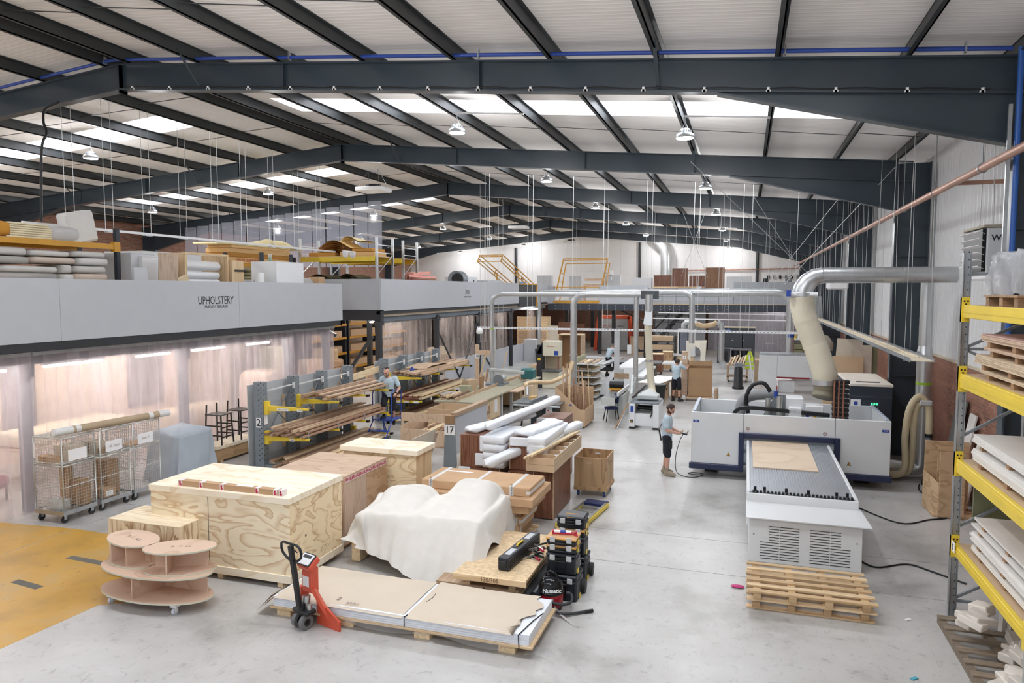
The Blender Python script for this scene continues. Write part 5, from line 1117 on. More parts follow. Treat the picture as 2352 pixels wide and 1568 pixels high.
boards('on the upper arms of rack 2', -11.3, -10.3, 1.6, 16.1, 19.8, 6, [WAL, OAK, OAK], 'boards on the upper arms of rack 2', .06, .3, 4, 2)
boards('on the floor arms of rack 2', -11.4, -10.2, .12, 14.7, 19.6, 8, [OAK, WAL, SOFT], 'boards at the foot of rack 2', .06, .3, 5, 2)
boards('on the upper arms of the far timber rack', -11.35, -10.25, 1.64, 21.2, 26.4, 6, [OAK, WAL, OAK], 'boards on the upper arms of the far rack', .06, .3, 6, 2)
boards('on the lower arms of the far timber rack', -11.35, -10.2, .86, 21.2, 26.3, 7, [RED, WAL, RED, SOFT], 'boards on the lower arms of the far rack', .06, .3, 7, 2)
boards('on the foot arms of the far timber rack', -11.35, -10.2, .24, 21.3, 25.8, 7, [OAK, WAL, SOFT], 'boards at the foot of the far rack', .06, .3, 8, 2)
t = thing('timber_plank', 'pale softwood plank bridging the gap between the two timber racks', 'timber'); ob('plank', MB().bar((-11.75, 19.35, 1.75), (-11.75, 21.4, 1.86), .04, .2), SOFT, t); settle(t)
one('curved_panel', MB().grid(lambda u, v: (-11.2+.8*v, 22.3+1.8*u, 1.82+.07*math.sin(PI*u)+.02*math.sin(9*u)*math.sin(7*v)), 12, 6).box(-11.2, -10.4, 22.3, 24.1, 1.8, 1.82), OAK, 'pale curved veneer panel lying on the far rack boards', 'panel')
one('hand_plane', MB().box(-10.75, -10.68, 21.7, 22.0, 1.8, 1.86, .01).box(-10.74, -10.69, 21.75, 21.85, 1.86, 1.92, .01), BLUE, 'small blue hand tool on the far rack boards', 'tool')
# ---------------------------------------------------------------- open plywood cabinet, number 17 post and leaning sheets
t = thing('open_cabinet', 'open hardwood ply cabinet carcass holding timber offcuts behind the crates', 'cabinet')
x0, x1, y0, y1 = -9.45, -7.75, 18.5, 20.6
ob('front_panel', MB().box(x0, x1, y0, y0+.03, .05, .5), HWPLY, t); ob('top_rail', MB().box(x0, x1, y0, y0+.03, .74, .98), HWPLY, t); ob('stile', MB().box(x0, x0+.07, y0-.002, y0+.03, .05, .98), HWPLY, t); ob('side_panel', MB().box(x1, x1+.04, y0, y1, .05, .98), HWPLY, t); ob('side_panel', MB().box(x0-.03, x0, y0, y1, .05, .6), HWPLY, t); ob('back_panel', MB().box(x0, x1, y1-.03, y1, .05, .5), HWPLY, t); ob('base', MB().box(x0, x1, y0+.03, y1-.03, 0, .06), HWPLY, t)
ob('number_plate', MB().box(x1+.04, x1+.045, y0+.01, y0+.16, .66, .86), PAPER, t); text('1', .16, (x1+.047, y0+.08, .76), FACE_X, BLACK, t); settle(t)
boards('lying in the open ply cabinet', -9.3, -7.9, .2, 18.6, 22.5, 8, [OAK, WAL, SOFT], 'offcuts in the ply cabinet', .07, .5, 11, 3)
t = thing('sheet_rack_post', 'grey tapering rack post with a wooden head and a 17 plate', 'post'); ob('post', MB().prism([(-7.15, .0), (-6.8, 0), (-6.86, 1.15), (-7.09, 1.15)], 1, 16.2, 16.28) if 0 else MB().add([(-7.12, 16.2, 0), (-6.78, 16.2, 0), (-6.84, 16.2, 1.18), (-7.07, 16.2, 1.18), (-7.12, 16.3, 0), (-6.78, 16.3, 0), (-6.84, 16.3, 1.18), (-7.07, 16.3, 1.18)], [(0, 1, 2, 3), (5, 4, 7, 6), (1, 5, 6, 2), (4, 0, 3, 7), (3, 2, 6, 7)]), GS, t)
ob('post_head', MB().box(-7.07, -6.84, 16.19, 16.3, 1.18, 1.4, .004), CARDD, t); ob('side_panel', MB().box(-6.85, -6.83, 16.3, 18.6, .4, 1.35), GREYP, t); ob('top_rail', MB().box(-6.95, -6.8, 16.3, 18.6, 1.36, 1.46), OAK, t)
ob('number_plate', MB().box(-7.08, -6.8, 16.185, 16.19, .92, 1.17), PAPER, t); text('17', .24, (-6.94, 16.183, 1.045), FACE_Y, BLACK, t, bold=.003); settle(t)
for k, (x, y, l, m_) in enumerate(((-7.55, 14.9, 'pale board leaning on edge left of the 17 post', flat('pale_sheet', '#cfc3ad', .6)), (-7.75, 15.5, 'reddish ply board standing on edge behind the pale leaning board', PINKPLY), (-6.55, 15.6, 'pale sheet standing on edge right of the 17 post', flat('pale_sheet', '#cfc3ad', .6)))):
    one('board_sheet', MB().add([(x-.05, y, 0), (x-.05, y+1.3, 0), (x+.22, y+1.3, .85+.2*(k == 0)), (x+.22, y, .85+.2*(k == 0)), (x-.03, y, 0), (x-.03, y+1.3, 0), (x+.24, y+1.3, .85+.2*(k == 0)), (x+.24, y, .85+.2*(k == 0))], [(0, 3, 2, 1), (4, 5, 6, 7), (0, 4, 7, 3), (1, 2, 6, 5), (3, 7, 6, 2)]), m_, l, 'board')
# ---------------------------------------------------------------- blue platform steps
t = thing('platform_steps', 'blue tubular platform steps beside the timber rack', 'steps', (-10.35, 19.35, 0), 0)
def tb(*P, r=.017): return MB().tube(P, r, 8)
for x in (-.32, .32):
    ob('side_frame', tb((x, .4, .02), (x, .3, .55), (x, .28, 1.4), (x, .2, 1.5), (x, -.25, 1.5), (x, -.33, 1.4), (x, -.33, .55)), BLUE, t); ob('stile', tb((x, -.85, .02), (x, -.3, .6)), BLUE, t); ob('rear_leg', tb((x, .55, .02), (x, .25, .62)), BLUE, t)
ob('platform', MB().box(-.32, .32, -.32, .3, .58, .62, .006), BLUE, t); ob('tread', MB().box(-.32, .32, -.6, -.42, .3, .33, .005), BLUE, t); ob('guard_rail', tb((-.32, .26, 1.45), (.32, .26, 1.45)), BLUE, t); ob('guard_rail', tb((-.32, .29, 1.0), (.32, .29, 1.0)), BLUE, t)
# ---------------------------------------------------------------- cnc router
MW = flat('machine_white', '#e1e4e6', .35, 0, .015); NAVY = flat('navy_trim', '#232c4d', .4); BEDG = flat('bed_alloy', '#b7bcc3', .35, .6, .05)
t = thing('cnc_router', 'large white router machine with a navy framed opening and sucker bed', 'machine')
X0, X1, YA, YZ, ZT = -1.2, 3.14, 17.62, 19.9, 1.58
def pan(*a, n='panel', m=MW, p=None, b=.01): return ob(n, MB().box(*a, b), m, p or t)
pan(X0, .0, YA, YA+.06, .34, ZT); pan(.004, 1.996, YA, YA+.06, 1.12, ZT); pan(2.0, X1, YA, YA+.06, .34, ZT)
pan(X0, X0+.07, YA+.06, YZ, .34, ZT); pan(X1-.07, X1, YA+.06, YZ, .34, ZT); pan(X0+.07, X1-.07, YZ-.06, YZ, .34, ZT)
for x in (X0+.02, X1-.1): ob('top_trim', MB().box(x, x+.08, YA+.1, YZ, ZT, ZT+.03, .01), flat('pale_blue_trim', '#a9b4c4', .4), t)
ob('skirt', MB().box(X0-.04, -.02, YA-.05, YA+.06, .2, .34, .012), NAVY, t); ob('skirt', MB().box(2.02, X1+.04, YA-.05, YA+.06, .2, .34, .012), NAVY, t)
ob('opening_frame', MB().box(-.1, .02, YA-.07, YA+.07, .2, 1.14, .012).box(1.98, 2.1, YA-.07, YA+.07, .2, 1.14, .012).box(.02, 1.98, YA-.07, YA+.07, 1.02, 1.14, .012), NAVY, t)
ob('brush_strip', MB().box(.02, 1.98, YA-.01, YA+.02, .94, 1.02), GREYM, t)
ob('bed_side', MB().box(.08, .14, 13.1, 19.8, .35, .97, .01).box(1.82, 1.88, 13.1, 19.8, .35, .97, .01), MW, t); ob('bed', MB().box(.14, 1.82, 13.1, 19.8, .8, .94), BEDG, t)
gr = MB()
for k in range(34): gr.box(.16+.0495*k, .196+.0495*k, 13.2, 19.7, .94, .952)
o = ob('bed_rails', gr, BEDG, t); o['kind'] = 'stuff'
sl = MB()
for k in range(27): sl.box(.18+.061*k, .215+.061*k, 13.1, 13.16, .95, .985)
for x in (.22, .38, .74, 1.1, 1.55, 1.72): sl.cyl((x, 13.22, .95), (x, 13.22, 1.03), .025, 8)
ob('stop_rail', MB().box(.12, 1.84, 13.06, 13.12, .88, .95, .005), BLACK, t); ob('stop_pins', sl, BLACK, t)['kind'] = 'stuff'
ob('front_fascia', MB().box(.08, 1.88, 13.02, 13.1, .68, .95, .01), MW, t)
ob('flap', MB().prism([(13.03, .70), (13.05, .68), (12.02, .74), (12.0, .77)], 0, .08, 1.93) if 0 else MB().add([(.07, 13.04, .82), (1.9, 13.04, .82), (1.95, 12.1, .8), (.07, 12.1, .8), (.07, 13.04, .79), (1.9, 13.04, .79), (1.95, 12.1, .785), (.07, 12.1, .785)], [(3, 2, 1, 0), (4, 5, 6, 7), (2, 3, 7, 6), (0, 1, 5, 4), (1, 2, 6, 5), (3, 0, 4, 7)]), MW, t)
cab = ob('end_cabinet', MB().box(.12, 1.83, 12.2, 13.4, .03, .76, .01), MW, t)
sv = MB()
for (xa, n0) in ((.3, 0), (1.06, 1)):
    for k in range(13):
        z = .64-.045*k; a, b = (xa+.14*(k < 6)*(1-n0), xa+.60-.14*(k < 6)*n0); mid = (xa+.30)
        sv.box(a, mid-.006, 12.196, 12.201, z, z+.01).box(mid+.006, b, 12.196, 12.201, z, z+.01)
ob('vent_slots', sv, BLACK, cab)['kind'] = 'stuff'; ob('lock', MB().cyl((.2, 12.19, .5), (.2, 12.2, .5), .012, 8).cyl((1.75, 12.19, .5), (1.75, 12.2, .5), .012, 8), GREYM, cab); ob('access_plate', MB().box(.15, .42, 12.197, 12.2, .66, .7).box(.27, .42, 12.197, 12.2, .45, .66).box(1.5, 1.78, 12.197, 12.2, .66, .7).box(1.5, 1.62, 12.197, 12.2, .45, .66), MW, cab)
WARN = flat('warning_yellow', '#e0a52a', .5)
for (x, z, k) in ((-.33, .55, 0), (2.3, .52, 0), (.1, 1.24, 1), (1.78, 1.22, 1)):
    if k == 0: ob('warning_sign', MB().prism([(x-.05, z), (x+.05, z), (x, z+.09)], 1, 0, 0) if 0 else MB().add([(x-.05, YA-.002, z), (x+.05, YA-.002, z), (x, YA-.002, z+.09)], [(0, 1, 2)]), BLACK, t); ob('warning_sign', MB().add([(x-.036, YA-.004, z+.008), (x+.036, YA-.004, z+.008), (x, YA-.004, z+.075)], [(0, 1, 2)]), WARN, t); ob('warning_bolt', MB().bar((x-.008, YA-.006, z+.05), (x+.006, YA-.006, z+.015), .004, .01), BLACK, t)
    else: ob('prohibition_sign', MB().tube([(x+.035*math.cos(a*PI/8), YA-.003, z+.035*math.sin(a*PI/8)) for a in range(16)], .005, 5, 0, True).bar((x-.025, YA-.003, z+.025), (x+.025, YA-.003, z-.025), .005, .008), flat('sign_red', '#8f3038'), t)
for x in (-1.09, 3.03): b_ = ob('maker_badge', MB().box(x-.07, x+.07, YA-.004, YA, 1.33, 1.39), BLUE, t); text('TES', .045, (x, YA-.006, 1.36), FACE_Y, PAPER, t)
ob('seam', MB().box(-.002, .006, YA-.001, YA+.001, 1.12, ZT).box(1.994, 2.002, YA-.001, YA+.001, 1.12, ZT), GREYM, t)
ob('leg', MB().box(.3, 1.6, 14.5, 19.5, 0, .36), BLACK, t); ob('leg', MB().box(-.9, -.6, 18.2, 19.5, 0, .36), BLACK, t); ob('leg', MB().box(2.5, 2.8, 18.2, 19.5, 0, .36), BLACK, t); ob('inner_floor', MB().box(X0+.07, X1-.07, YA+.06, YZ-.06, .34, .4), GREYM, t)
# gantry and head above the enclosure
g = ob('gantry', MB().box(-.9, 2.9, 18.6, 19.0, .98, 1.35, .02), GREYM, t)
ob('spindle_head', MB().box(.95, 1.35, 18.1, 18.6, 1.3, 1.95, .02).box(1.0, 1.3, 17.9, 18.15, 1.35, 1.75, .02), MW, t); ob('head_cover', MB().box(1.35, 1.8, 17.95, 18.35, 1.42, 1.62, .02).box(1.38, 1.78, 18.0, 18.3, 1.62, 1.8, .02), MW, t); ob('head_label', MB().box(1.38, 1.46, 17.945, 17.95, 1.5, 1.58), BLUE, t); ob('warning_sign', MB().add([(1.52, 17.944, 1.5), (1.64, 17.944, 1.5), (1.58, 17.944, 1.6)], [(0, 1, 2)]), WARN, t)
ob('motor', MB().cyl((.8, 18.0, 1.4), (.8, 18.0, 1.98), .07, 14).cyl((.55, 18.2, 1.5), (.55, 18.2, 1.9), .06, 12), CHROME, t); ob('motor_cap', MB().cyl((.72, 18.1, 1.95), (.72, 18.1, 2.1), .05, 12), BLUE, t); ob('head_plate', MB().prism([(.35, 1.3), (.95, 1.3), (.95, 2.0), (.7, 2.0)], 1, 18.2, 18.24) if 0 else MB().add([(.35, 18.2, 1.3), (.95, 18.2, 1.3), (.95, 18.2, 2.0), (.72, 18.2, 2.0), (.35, 18.24, 1.3), (.95, 18.24, 1.3), (.95, 18.24, 2.0), (.72, 18.24, 2.0)], [(0, 1, 2, 3), (5, 4, 7, 6), (3, 2, 6, 7), (0, 3, 7, 4)]), GREYM, t)
ob('black_hose', MB().tube(smooth([(.1, 18.3, 1.5), (.05, 18.3, 1.9), (.2, 18.3, 2.2), (.45, 18.3, 2.25), (.6, 18.3, 2.05)]), .05, 10), BLACK, t)
ch = MB(); P = smooth([(-.25, 17.95, 1.45), (-.18, 17.95, 1.6), (0, 17.95, 1.68), (.5, 17.95, 1.68), (1.9, 17.95, 1.6)], 10)
for i in range(len(P)-1): ch.bar(P[i], P[i+1], .1, .085)
ob('cable_chain', ch, BLACK, t); rk = ob('cable_rack', MB().box(1.95, 2.35, 18.15, 18.3, 1.4, 1.42), BLACK, t)
for k in range(9): ob('cable_link', MB().box(1.97, 2.33, 18.1, 18.3, 1.45+.11*k, 1.53+.11*k, .01), BLACK, rk)
ob('cables', MB().tube([(2.0, 18.08, 1.45), (2.0, 18.08, 2.4)], .02, 6).tube([(2.1, 18.08, 1.45), (2.1, 18.08, 2.4)], .02, 6).tube([(2.2, 18.08, 1.45), (2.2, 18.08, 2.4)], .02, 6), flat('orange_cable', '#8f5138'), rk)
ob('grey_duct', MB().tube(smooth([(-.1, 18.6, 1.2), (-.05, 18.6, 1.7), (.2, 18.6, 1.9), (.7, 18.6, 1.95)]), .13, 14), flat('grey_flex', '#8b8d8e', .5), t)
settle(t)
SH = ply('birch_sheet', '#dcc2a2', '#d0b391', (.5, .5, .5), 3, False, .4, .3)
one('workpiece_sheet', MB().box(.2, 1.42, 14.95, 18.4, .953, .972), SH, 'large pale ply sheet lying on the router bed', 'board')
# pallets at the router foot
def pallet(label, loc, W, D, rz=0, ns=6, group=None):
    t = thing('pallet', label, 'pallet', loc, rz, group); m = [SOFTX, timber('pallet_wood', '#cda878', '#a8814f', 0)]
    for k in range(ns): ob('slat', MB().obox((R.uniform(-.01, .01), -D/2+.05+(D-.1)*k/(ns-1), .132), (W, .1, .022), (0, 0, R.uniform(-.004, .004))), R.choice(m), t)
    for k in range(4):
        x = -W/2+.13+(W-.26)*k/3; ob('stringer', MB().box(x-.05, x+.05, -D/2, D/2, .1, .12), m[1], t)
        for y in (-D/2+.06, 0, D/2-.06): ob('block', MB().box(x-.05, x+.05, y-.06, y+.06, .022, .1), m[1], t)
    for y in (-D/2+.06, 0, D/2-.06): ob('base_slat', MB().box(-W/2, W/2, y-.05, y+.05, 0, .022), m[0], t)
    return t
pallet('wooden pallet on the floor, lower of the two before the router', (.925, 10.98, 0), 1.66, 1.12, .0, 6, 'pallets before the router'); pallet('wooden pallet stacked on top, upper of the two before the router', (.93, 10.92, .146), 1.66, 1.16, .01, 6, 'pallets before the router')
one('pink_rag', superq(MB(), (-.03, 11.1, .02), (.1, .05, .02), .8), flat('pink_cloth', '#c4467e', .8), 'pink rag on the floor left of the pallets', 'rag')
# ---------------------------------------------------------------- right-hand pallet rack
t = thing('pallet_rack', 'tall pallet rack with yellow beams along the right wall', 'rack'); XA, XB = 2.78, 3.55
for y in (11.0, 8.2):
    for x in (XA, XB):
        zt = 5.0 if x == XA else 6.2
        u = ob('upright', MB().box(x-.045, x+.045, y-.004, y+.004, 0, zt).box(x-.05, x-.04, y-.07, y+.004, 0, zt).box(x+.04, x+.05, y-.07, y+.004, 0, zt).box(x-.02, x+.02, y-.02, y-.004, 0, zt), GALV, t); h = MB(); z = .1
        while z < zt: h.box(x-.035, x-.022, y-.006, y-.0041, z, z+.02).box(x+.022, x+.035, y-.006, y-.0041, z, z+.02); z += .1
        ob('bolt_holes', h, BLACK, u)
    m = MB()
    for (za, zb) in ((.3, .75), (1.3, 1.75), (2.55, 3.0), (3.7, 3.35), (3.75, 4.1)): m.bar((XA+.05, y-.03, za), (XB-.04, y-.03, zb), .035, .035)
    for z in (.25, 4.72, 3.72): m.bar((XA+.05, y-.03, z), (XB-.04, y-.03, z), .035, .035)
    ob('brace', m, GREYM, t)
LV = [(4.14, 4.31), (3.2, 3.39), (2.05, 2.23), (.93, 1.07)]
for (za, zb) in LV:
    for x in (XA, XB):
        b = ob('beam', MB().box(x-.03, x+.03, 8.27, 10.93, za, zb, .006).box(x-.036 if x == XA else x+.03, x-.03 if x == XA else x+.036, 8.27, 10.93, za+.07, zb-.05), YEL, t)
        for y in (8.24, 10.96): ob('bracket', MB().box(x-.05, x+.05, y-.035, y+.035, za-.06, zb+.1, .004), YEL, b)
        ob('bracket_holes', MB().box(x-.03, x-.01, 10.92, 10.924, zb+.04, zb+.06).box(x+.01, x+.03, 10.92, 10.924, zb+.04, zb+.06).box(x-.01, x+.01, 10.92, 10.924, zb+.0, zb+.02), BLACK, b)
    ob('shelf', MB().box(XA+.03, XB-.03, 8.25, 10.93, zb-.02, zb), MDF, t)
ob('arrow_label', MB().box(XA-.052, XA-.05, 10.75, 10.9, .98, 1.12), PAPER, t); ob('arrow_print', MB().box(XA-.054, XA-.052, 10.81, 10.84, 1.0, 1.06).add([(XA-.054, 10.79, 1.06), (XA-.054, 10.86, 1.06), (XA-.054, 10.825, 1.1)], [(0, 1, 2)]), BLACK, t)
settle(t)
WBD = flat('white_faced_board', '#e0dcd7', .5, 0, .02); PLYE = ply('ply_edge', '#cbb291', '#a98c69', (1, 1, 30), 4, False, .7, .4)
def pack(label, x0, x1, y0, y1, z, n, th, m, group, sk=.0, top=None):
    t = thing('board_pack', label, 'boards', group=group)
    for y in (y1-.25, (y0+y1)/2, y0+.3): ob('bearer', MB().box(x0+.02, x1, y-.05, y+.05, z, z+.07), CARDD, t)
    for k in range(n): ob('board', MB().box(x0+R.uniform(-.012, .012), x1, y0, y1+R.uniform(-.03, .03)+sk, z+.07+th*k, z+.07+th*(k+1)-.002), top if (top and k == n-1) else m, t)
    settle(t); return z+.07+th*n
z = pack('pale ply boards, lowest pack on the second rack shelf from the top', 2.84, 3.9, 8.2, 10.45, 3.392, 2, .022, PLYE, 'board packs on the rack')
z = pack('tape-labelled ply boards, second pack up on the second rack shelf', 2.83, 3.9, 8.2, 10.6, z, 5, .022, PLYE, 'board packs on the rack')
z = pack('thin ply boards, third pack up on the second rack shelf', 2.86, 3.9, 8.2, 10.4, z, 2, .02, PINKPLY, 'board packs on the rack')
z = pack('pinkish ply boards, top pack on the second rack shelf', 2.84, 3.9, 8.2, 10.45, z, 5, .018, PINKPLY, 'board packs on the rack', 0, flat('pink_board_top', '#c79d93', .6))
z = pack('thick white boards, lower pack on the third rack shelf', 2.85, 3.9, 8.2, 10.62, 2.232, 6, .026, WBD, 'board packs on the rack')
z = pack('white boards with black marks, upper pack on the third rack shelf', 2.87, 3.9, 8.2, 10.68, z, 4, .024, WBD, 'board packs on the rack')
z = pack('white boards, lowest pack on the bottom rack shelf', 2.86, 3.9, 8.2, 10.5, 1.072, 3, .024, WBD, 'board packs on the rack')
z = pack('white boards, second pack up on the bottom rack shelf', 2.84, 3.9, 8.2, 10.5, z, 4, .026, WBD, 'board packs on the rack')
z = pack('single white board on bearers, third up on the bottom rack shelf', 2.86, 3.9, 8.2, 10.55, z, 1, .03, WBD, 'board packs on the rack')
z = pack('wide whitish board on top of the bottom rack shelf', 2.87, 3.95, 8.2, 10.45, z, 1, .03, flat('stained_white_board', '#d9d4cd', .5, 0, .05, 2), 'board packs on the rack')
t = thing('pallet', 'old pallet carrying the film-wrapped bundle on the top rack shelf', 'pallet'); OLD = timber('old_wood', '#a9825a', '#7e5a3a', 0)
for y in (9.3, 9.8, 10.3): ob('bearer', MB().box(2.85, 3.5, y-.06, y+.06, 4.312, 4.42), OLD, t)
for x in (2.88, 3.05, 3.22, 3.4): ob('slat', MB().box(x-.05, x+.05, 9.2, 10.4, 4.421, 4.445), OLD, t)
settle(t)
t = thing('wrapped_bundle', 'grey bundle in crinkled clear film on the top rack shelf', 'bundle')
def crk(u, v): a = 2*PI*u; r = 1+.05*math.sin(11*a+7*v)+.04*math.sin(23*a-9*v); k = .4; c, s = math.cos(a), math.sin(a); return (3.2+.33*r*math.copysign(abs(c)**k, c)*(1 if v < .7 else 1.0-.8*(v-.7)/.3), 9.85+.55*r*math.copysign(abs(s)**k, s)*(1 if v < .7 else 1-.8*(v-.7)/.3), 4.45+.5*min(1, v/.7)+.02*math.sin(9*a))
ob('wrap', MB().grid(crk, 60, 14), film('crinkle_film', '#e8eaee', .3, .12), t)
for k in range(6): ob('board', MB().box(2.95, 3.45, 9.42, 10.28, 4.68+.035*k, 4.71+.035*k), GREYM, t)
ob('loose_film', MB().grid(lambda u, v: (2.82+.25*u+.03*math.sin(9*v), 10.25+.2*u, 4.45+.35*v*(1-u)+.02*math.sin(11*u)), 10, 8), film('crinkle_film', '#e8eaee', .3, .12), t); settle(t)
# offcuts on the pallet under the rack
OFF = flat('offcut_grey', '#cfc7bd', .8, 0, .04)
t = thing('pallet', 'weathered pallet under the rack, covered in pale offcuts', 'pallet'); OP = timber('weathered_wood', '#8f7c66', '#6f5f4c', 0)
for k in range(8): ob('slat', MB().box(2.55, 3.6, 8.5+.3*k, 8.62+.3*k, .1, .122), OP, t)
for x in (2.6, 3.05, 3.5): ob('stringer', MB().box(x-.04, x+.04, 8.45, 10.75, 0, .1), OP, t)
settle(t)
names = ['wedge', 'block', 'curved', 'notched', 'flat']
for k in range(26):
    q = R; y = 8.6+1.75*((k*7) % 13)/13; z = .125+.13*(k//9)+.02; x = 2.72+.62*((k*5) % 9)/9; s = (q.uniform(.12, .3), q.uniform(.14, .38), q.uniform(.06, .14))
    lay = ['lower', 'middle', 'top'][k//9]; one('offcut', MB().obox((x, y, z+s[2]/2), s, (q.uniform(-.2, .2), q.uniform(-.2, .2), q.uniform(-1, 1)), .012), OFF if k % 3 else flat('offcut_pale', '#ddd5ca', .8), 'pale offcut in the heap under the pallet rack, %s layer, %s from the upright' % (lay, ['ninth', 'eighth', 'seventh', 'sixth', 'fifth', 'fourth', 'third', 'second', 'nearest'][sorted((j*7) % 13 for j in range(9*(k//9), 9*(k//9)+9)).index((k*7) % 13)]), 'offcut', 'offcuts under the rack')
for k, (y, l) in enumerate(((10.55, 'white moulding lengths standing under the rack behind the upright, left'), (10.25, 'white moulding lengths standing under the rack, right'))): one('moulding', MB().bar((3.25+.12*k, y, .02), (3.3+.12*k, y+.06, .9), .05, .09).bar((3.35+.12*k, y, .02), (3.4+.12*k, y+.05, .88), .05, .09), WBD, l, 'moulding')
one('green_panel', MB().box(3.0, 3.55, 10.98+.05, 11.07, 1.35, 2.0), flat('olive_panel', '#7d7f63', .6), 'olive green panel hanging behind the rack below the third shelf', 'panel')
# floor litter on the right
for (x, y, l, m) in ((2.2, 10.7, 'white plastic offcut', WHITE), (1.95, 9.05, 'scrap of blue film', flat('cyan_film', '#4aa3b8')), (1.6, 13.2, 'dead leaf coloured wood chip', CARDD)): one('scrap', MB().obox((x, y, .008), (.09, .04, .012), (0, 0, .7)), m, l+' lying on the floor near the right-hand rack', 'litter')

# ---------------------------------------------------------------- lamps
LEDM = emit('led_face', '#f2f6ff', 30.0)
ALUM = flat('lamp_aluminium', '#c7cacd', .35, .7)
names_x = {-6.95: 'near the ridge on the right slope', -1.4: 'lower on the right slope', -18.85: 'near the ridge on the left slope', -24.9: 'lower on the left slope'}
ordn = ['added out of view behind the camera', 'before the nearest rafter', 'first bay', 'in the second bay', 'in the third bay', 'in the fourth bay', 'in the fifth bay', 'before the end wall']
lm = None
for iy, y in enumerate((-1.5, 7.7, 16.8, 25.2, 34, 43.1, 52, 60.8)):  # the first row is unseen, added behind the camera to brighten the hall
    for x, wh in names_x.items():
        z = zr(x)-.45
        if lm is None:
            t = thing('high_bay_lamp', '', 'lamp', (x, y, z), 0, 'high bay lamps')
            ob('housing', MB().lathe([(.06, .2), (.1, .18), (.13, .1), (.2, .06), (.215, .0), (.2, -.02)], n=20), ALUM, t)
            f = MB()
            for k in range(16): a = 2*PI*k/16; f.bar((.07*math.cos(a), .07*math.sin(a), .1), (.15*math.cos(a), .15*math.sin(a), .1), .008, .09)
            ob('cooling_fins', f, ALUM, t); ob('led_disc', MB().cyl((0, 0, -.025), (0, 0, -.018), .19, 20), LEDM, t); ob('hanger', MB().tube([(-.06, 0, .2), (0, 0, .34), (.06, 0, .2)], .008, 6).bar((0, 0, .34), (0, 0, .46), .012, .012), GALV, t)
            lm = t; o = t
        else: o = dup(lm, (x, y, z), None)
        o['label'] = 'high bay lamp %s, %s' % (wh, ordn[iy])
        ld = bpy.data.lights.new('lamp_light', 'AREA'); ld.shape = 'DISK'; ld.size = .38; ld.energy = LAMP; ld.color = (.97, .98, 1); lo = bpy.data.objects.new('lamp_light', ld); COL.objects.link(lo); lo.parent = o; lo.location = (0, 0, -.06)
        ld = bpy.data.lights.new('ceiling_fill_light', 'POINT'); ld.shadow_soft_size = .12; ld.energy = CEILING_FILL; lo = bpy.data.objects.new('ceiling_fill_light', ld); COL.objects.link(lo); lo.parent = o; lo.location = (0, 0, -.16)  # added fill below the housing, brightens the roof underside
LVN = ['nearest', 'second', 'third', 'fourth']
for i, y in enumerate((16.6, 25.0, 33.8)):     # conduit bars beside the lamps on the right slope
    for x in (-6.95, -1.4):
        one('lamp_conduit', MB().bar((x, y, zr(x)-.03), (x+1.8, y, zr(x+1.8)-.03), .04, .04), WHITE, 'white conduit bar %s, %s' % (names_x[x], ordn[i+2]), 'conduit')
for i, (x, y) in enumerate(((-14.96, 27.0), (-14.6, 46.0), (-14.6, 61))):
    t = thing('ceiling_fan_unit', 'white square fan unit hanging on wires under the ridge, %s' % ('nearest', 'middle one of three', 'farthest')[i], 'fan', (x, y, 8.62), 0, 'hanging fan units')
    ob('casing', MB().box(-.6, .6, -.5, .5, 0, .18, .03), WHITE, t); ob('fan_guard', MB().cyl((0, 0, .18), (0, 0, .3), .32, 18), BLACK, t)
    for s in (-1, 1): ob('wire', MB().bar((s*.5, -.4, .18), (s*.2, 0, .95), .012, .012).bar((s*.5, .4, .18), (s*.2, 0, .95), .012, .012), GALV, t)
# ---------------------------------------------------------------- services on the right wall
WIRE = flat('hanger_wire', '#d2d4d4', .4, .3)
DUSTY = flat('dusty_tray', '#d8c8ac', .9, 0, .08, 6)
t = thing('cable_tray', 'long dusty cable tray on hanger wires along the right wall', 'cable tray'); X = 3.42; zt = 3.06
ob('tray', MB().box(X-.22, X+.22, 16.3, 46, zt, zt+.015), DUSTY, t); ob('tray_side', MB().box(X-.225, X-.215, 16.3, 46, zt-.02, zt+.06), GREYM, t); ob('tray_side', MB().box(X+.215, X+.225, 16.3, 46, zt-.02, zt+.06), GREYM, t)
ob('cable', MB().tube([(X-.1+.03*math.sin(y), y, zt+.03) for y in range(17, 46)], .02, 6), DUSTY, t); ob('cable', MB().tube([(X+.08+.04*math.sin(y*1.3), y, zt+.03) for y in range(17, 46)], .02, 6), DUSTY, t)
for k in range(14):
    y = 16.8+1.9*k; ob('bracket', MB().box(X-.26, X+.26, y-.02, y+.02, zt-.03, zt), GALV, t)
    for s in (-.24, .24): ob('hanger_wire', MB().bar((X+s, y, zt-.02), (X+s*.8, y, zr(X)-.1), .009, .009), WIRE, t)
settle(t)
t = thing('copper_pipe', 'long copper pipe running under the eaves along the right wall', 'pipe'); CU = flat('copper', '#b5826c', .4, .3, .1, 2)
ob('pipe', MB().cyl((3.5, 10.5, 6.43), (3.5, 60, 6.43), .065, 12), CU, t); ob('branch', MB().cyl((3.5, 14.9, 6.43), (4.6, 14.9, 6.43), .04, 8), CU, t)
for k in range(16): y = 13.2+3*k; ob('pipe_clip', MB().cyl((3.5, y-.02, 6.43), (3.5, y+.02, 6.43), .08, 12).bar((3.5, y, 6.5), (3.5, y, zr(3.5)+.05), .012, .012), GALV, t)
settle(t)
t = thing('space_heater', 'white Winterwarm space heater hanging by the right wall behind the rack', 'heater'); hx0, hx1, hy0, hy1, hz0, hz1 = 3.85, 4.6, 14.3, 15.5, 4.78, 5.58
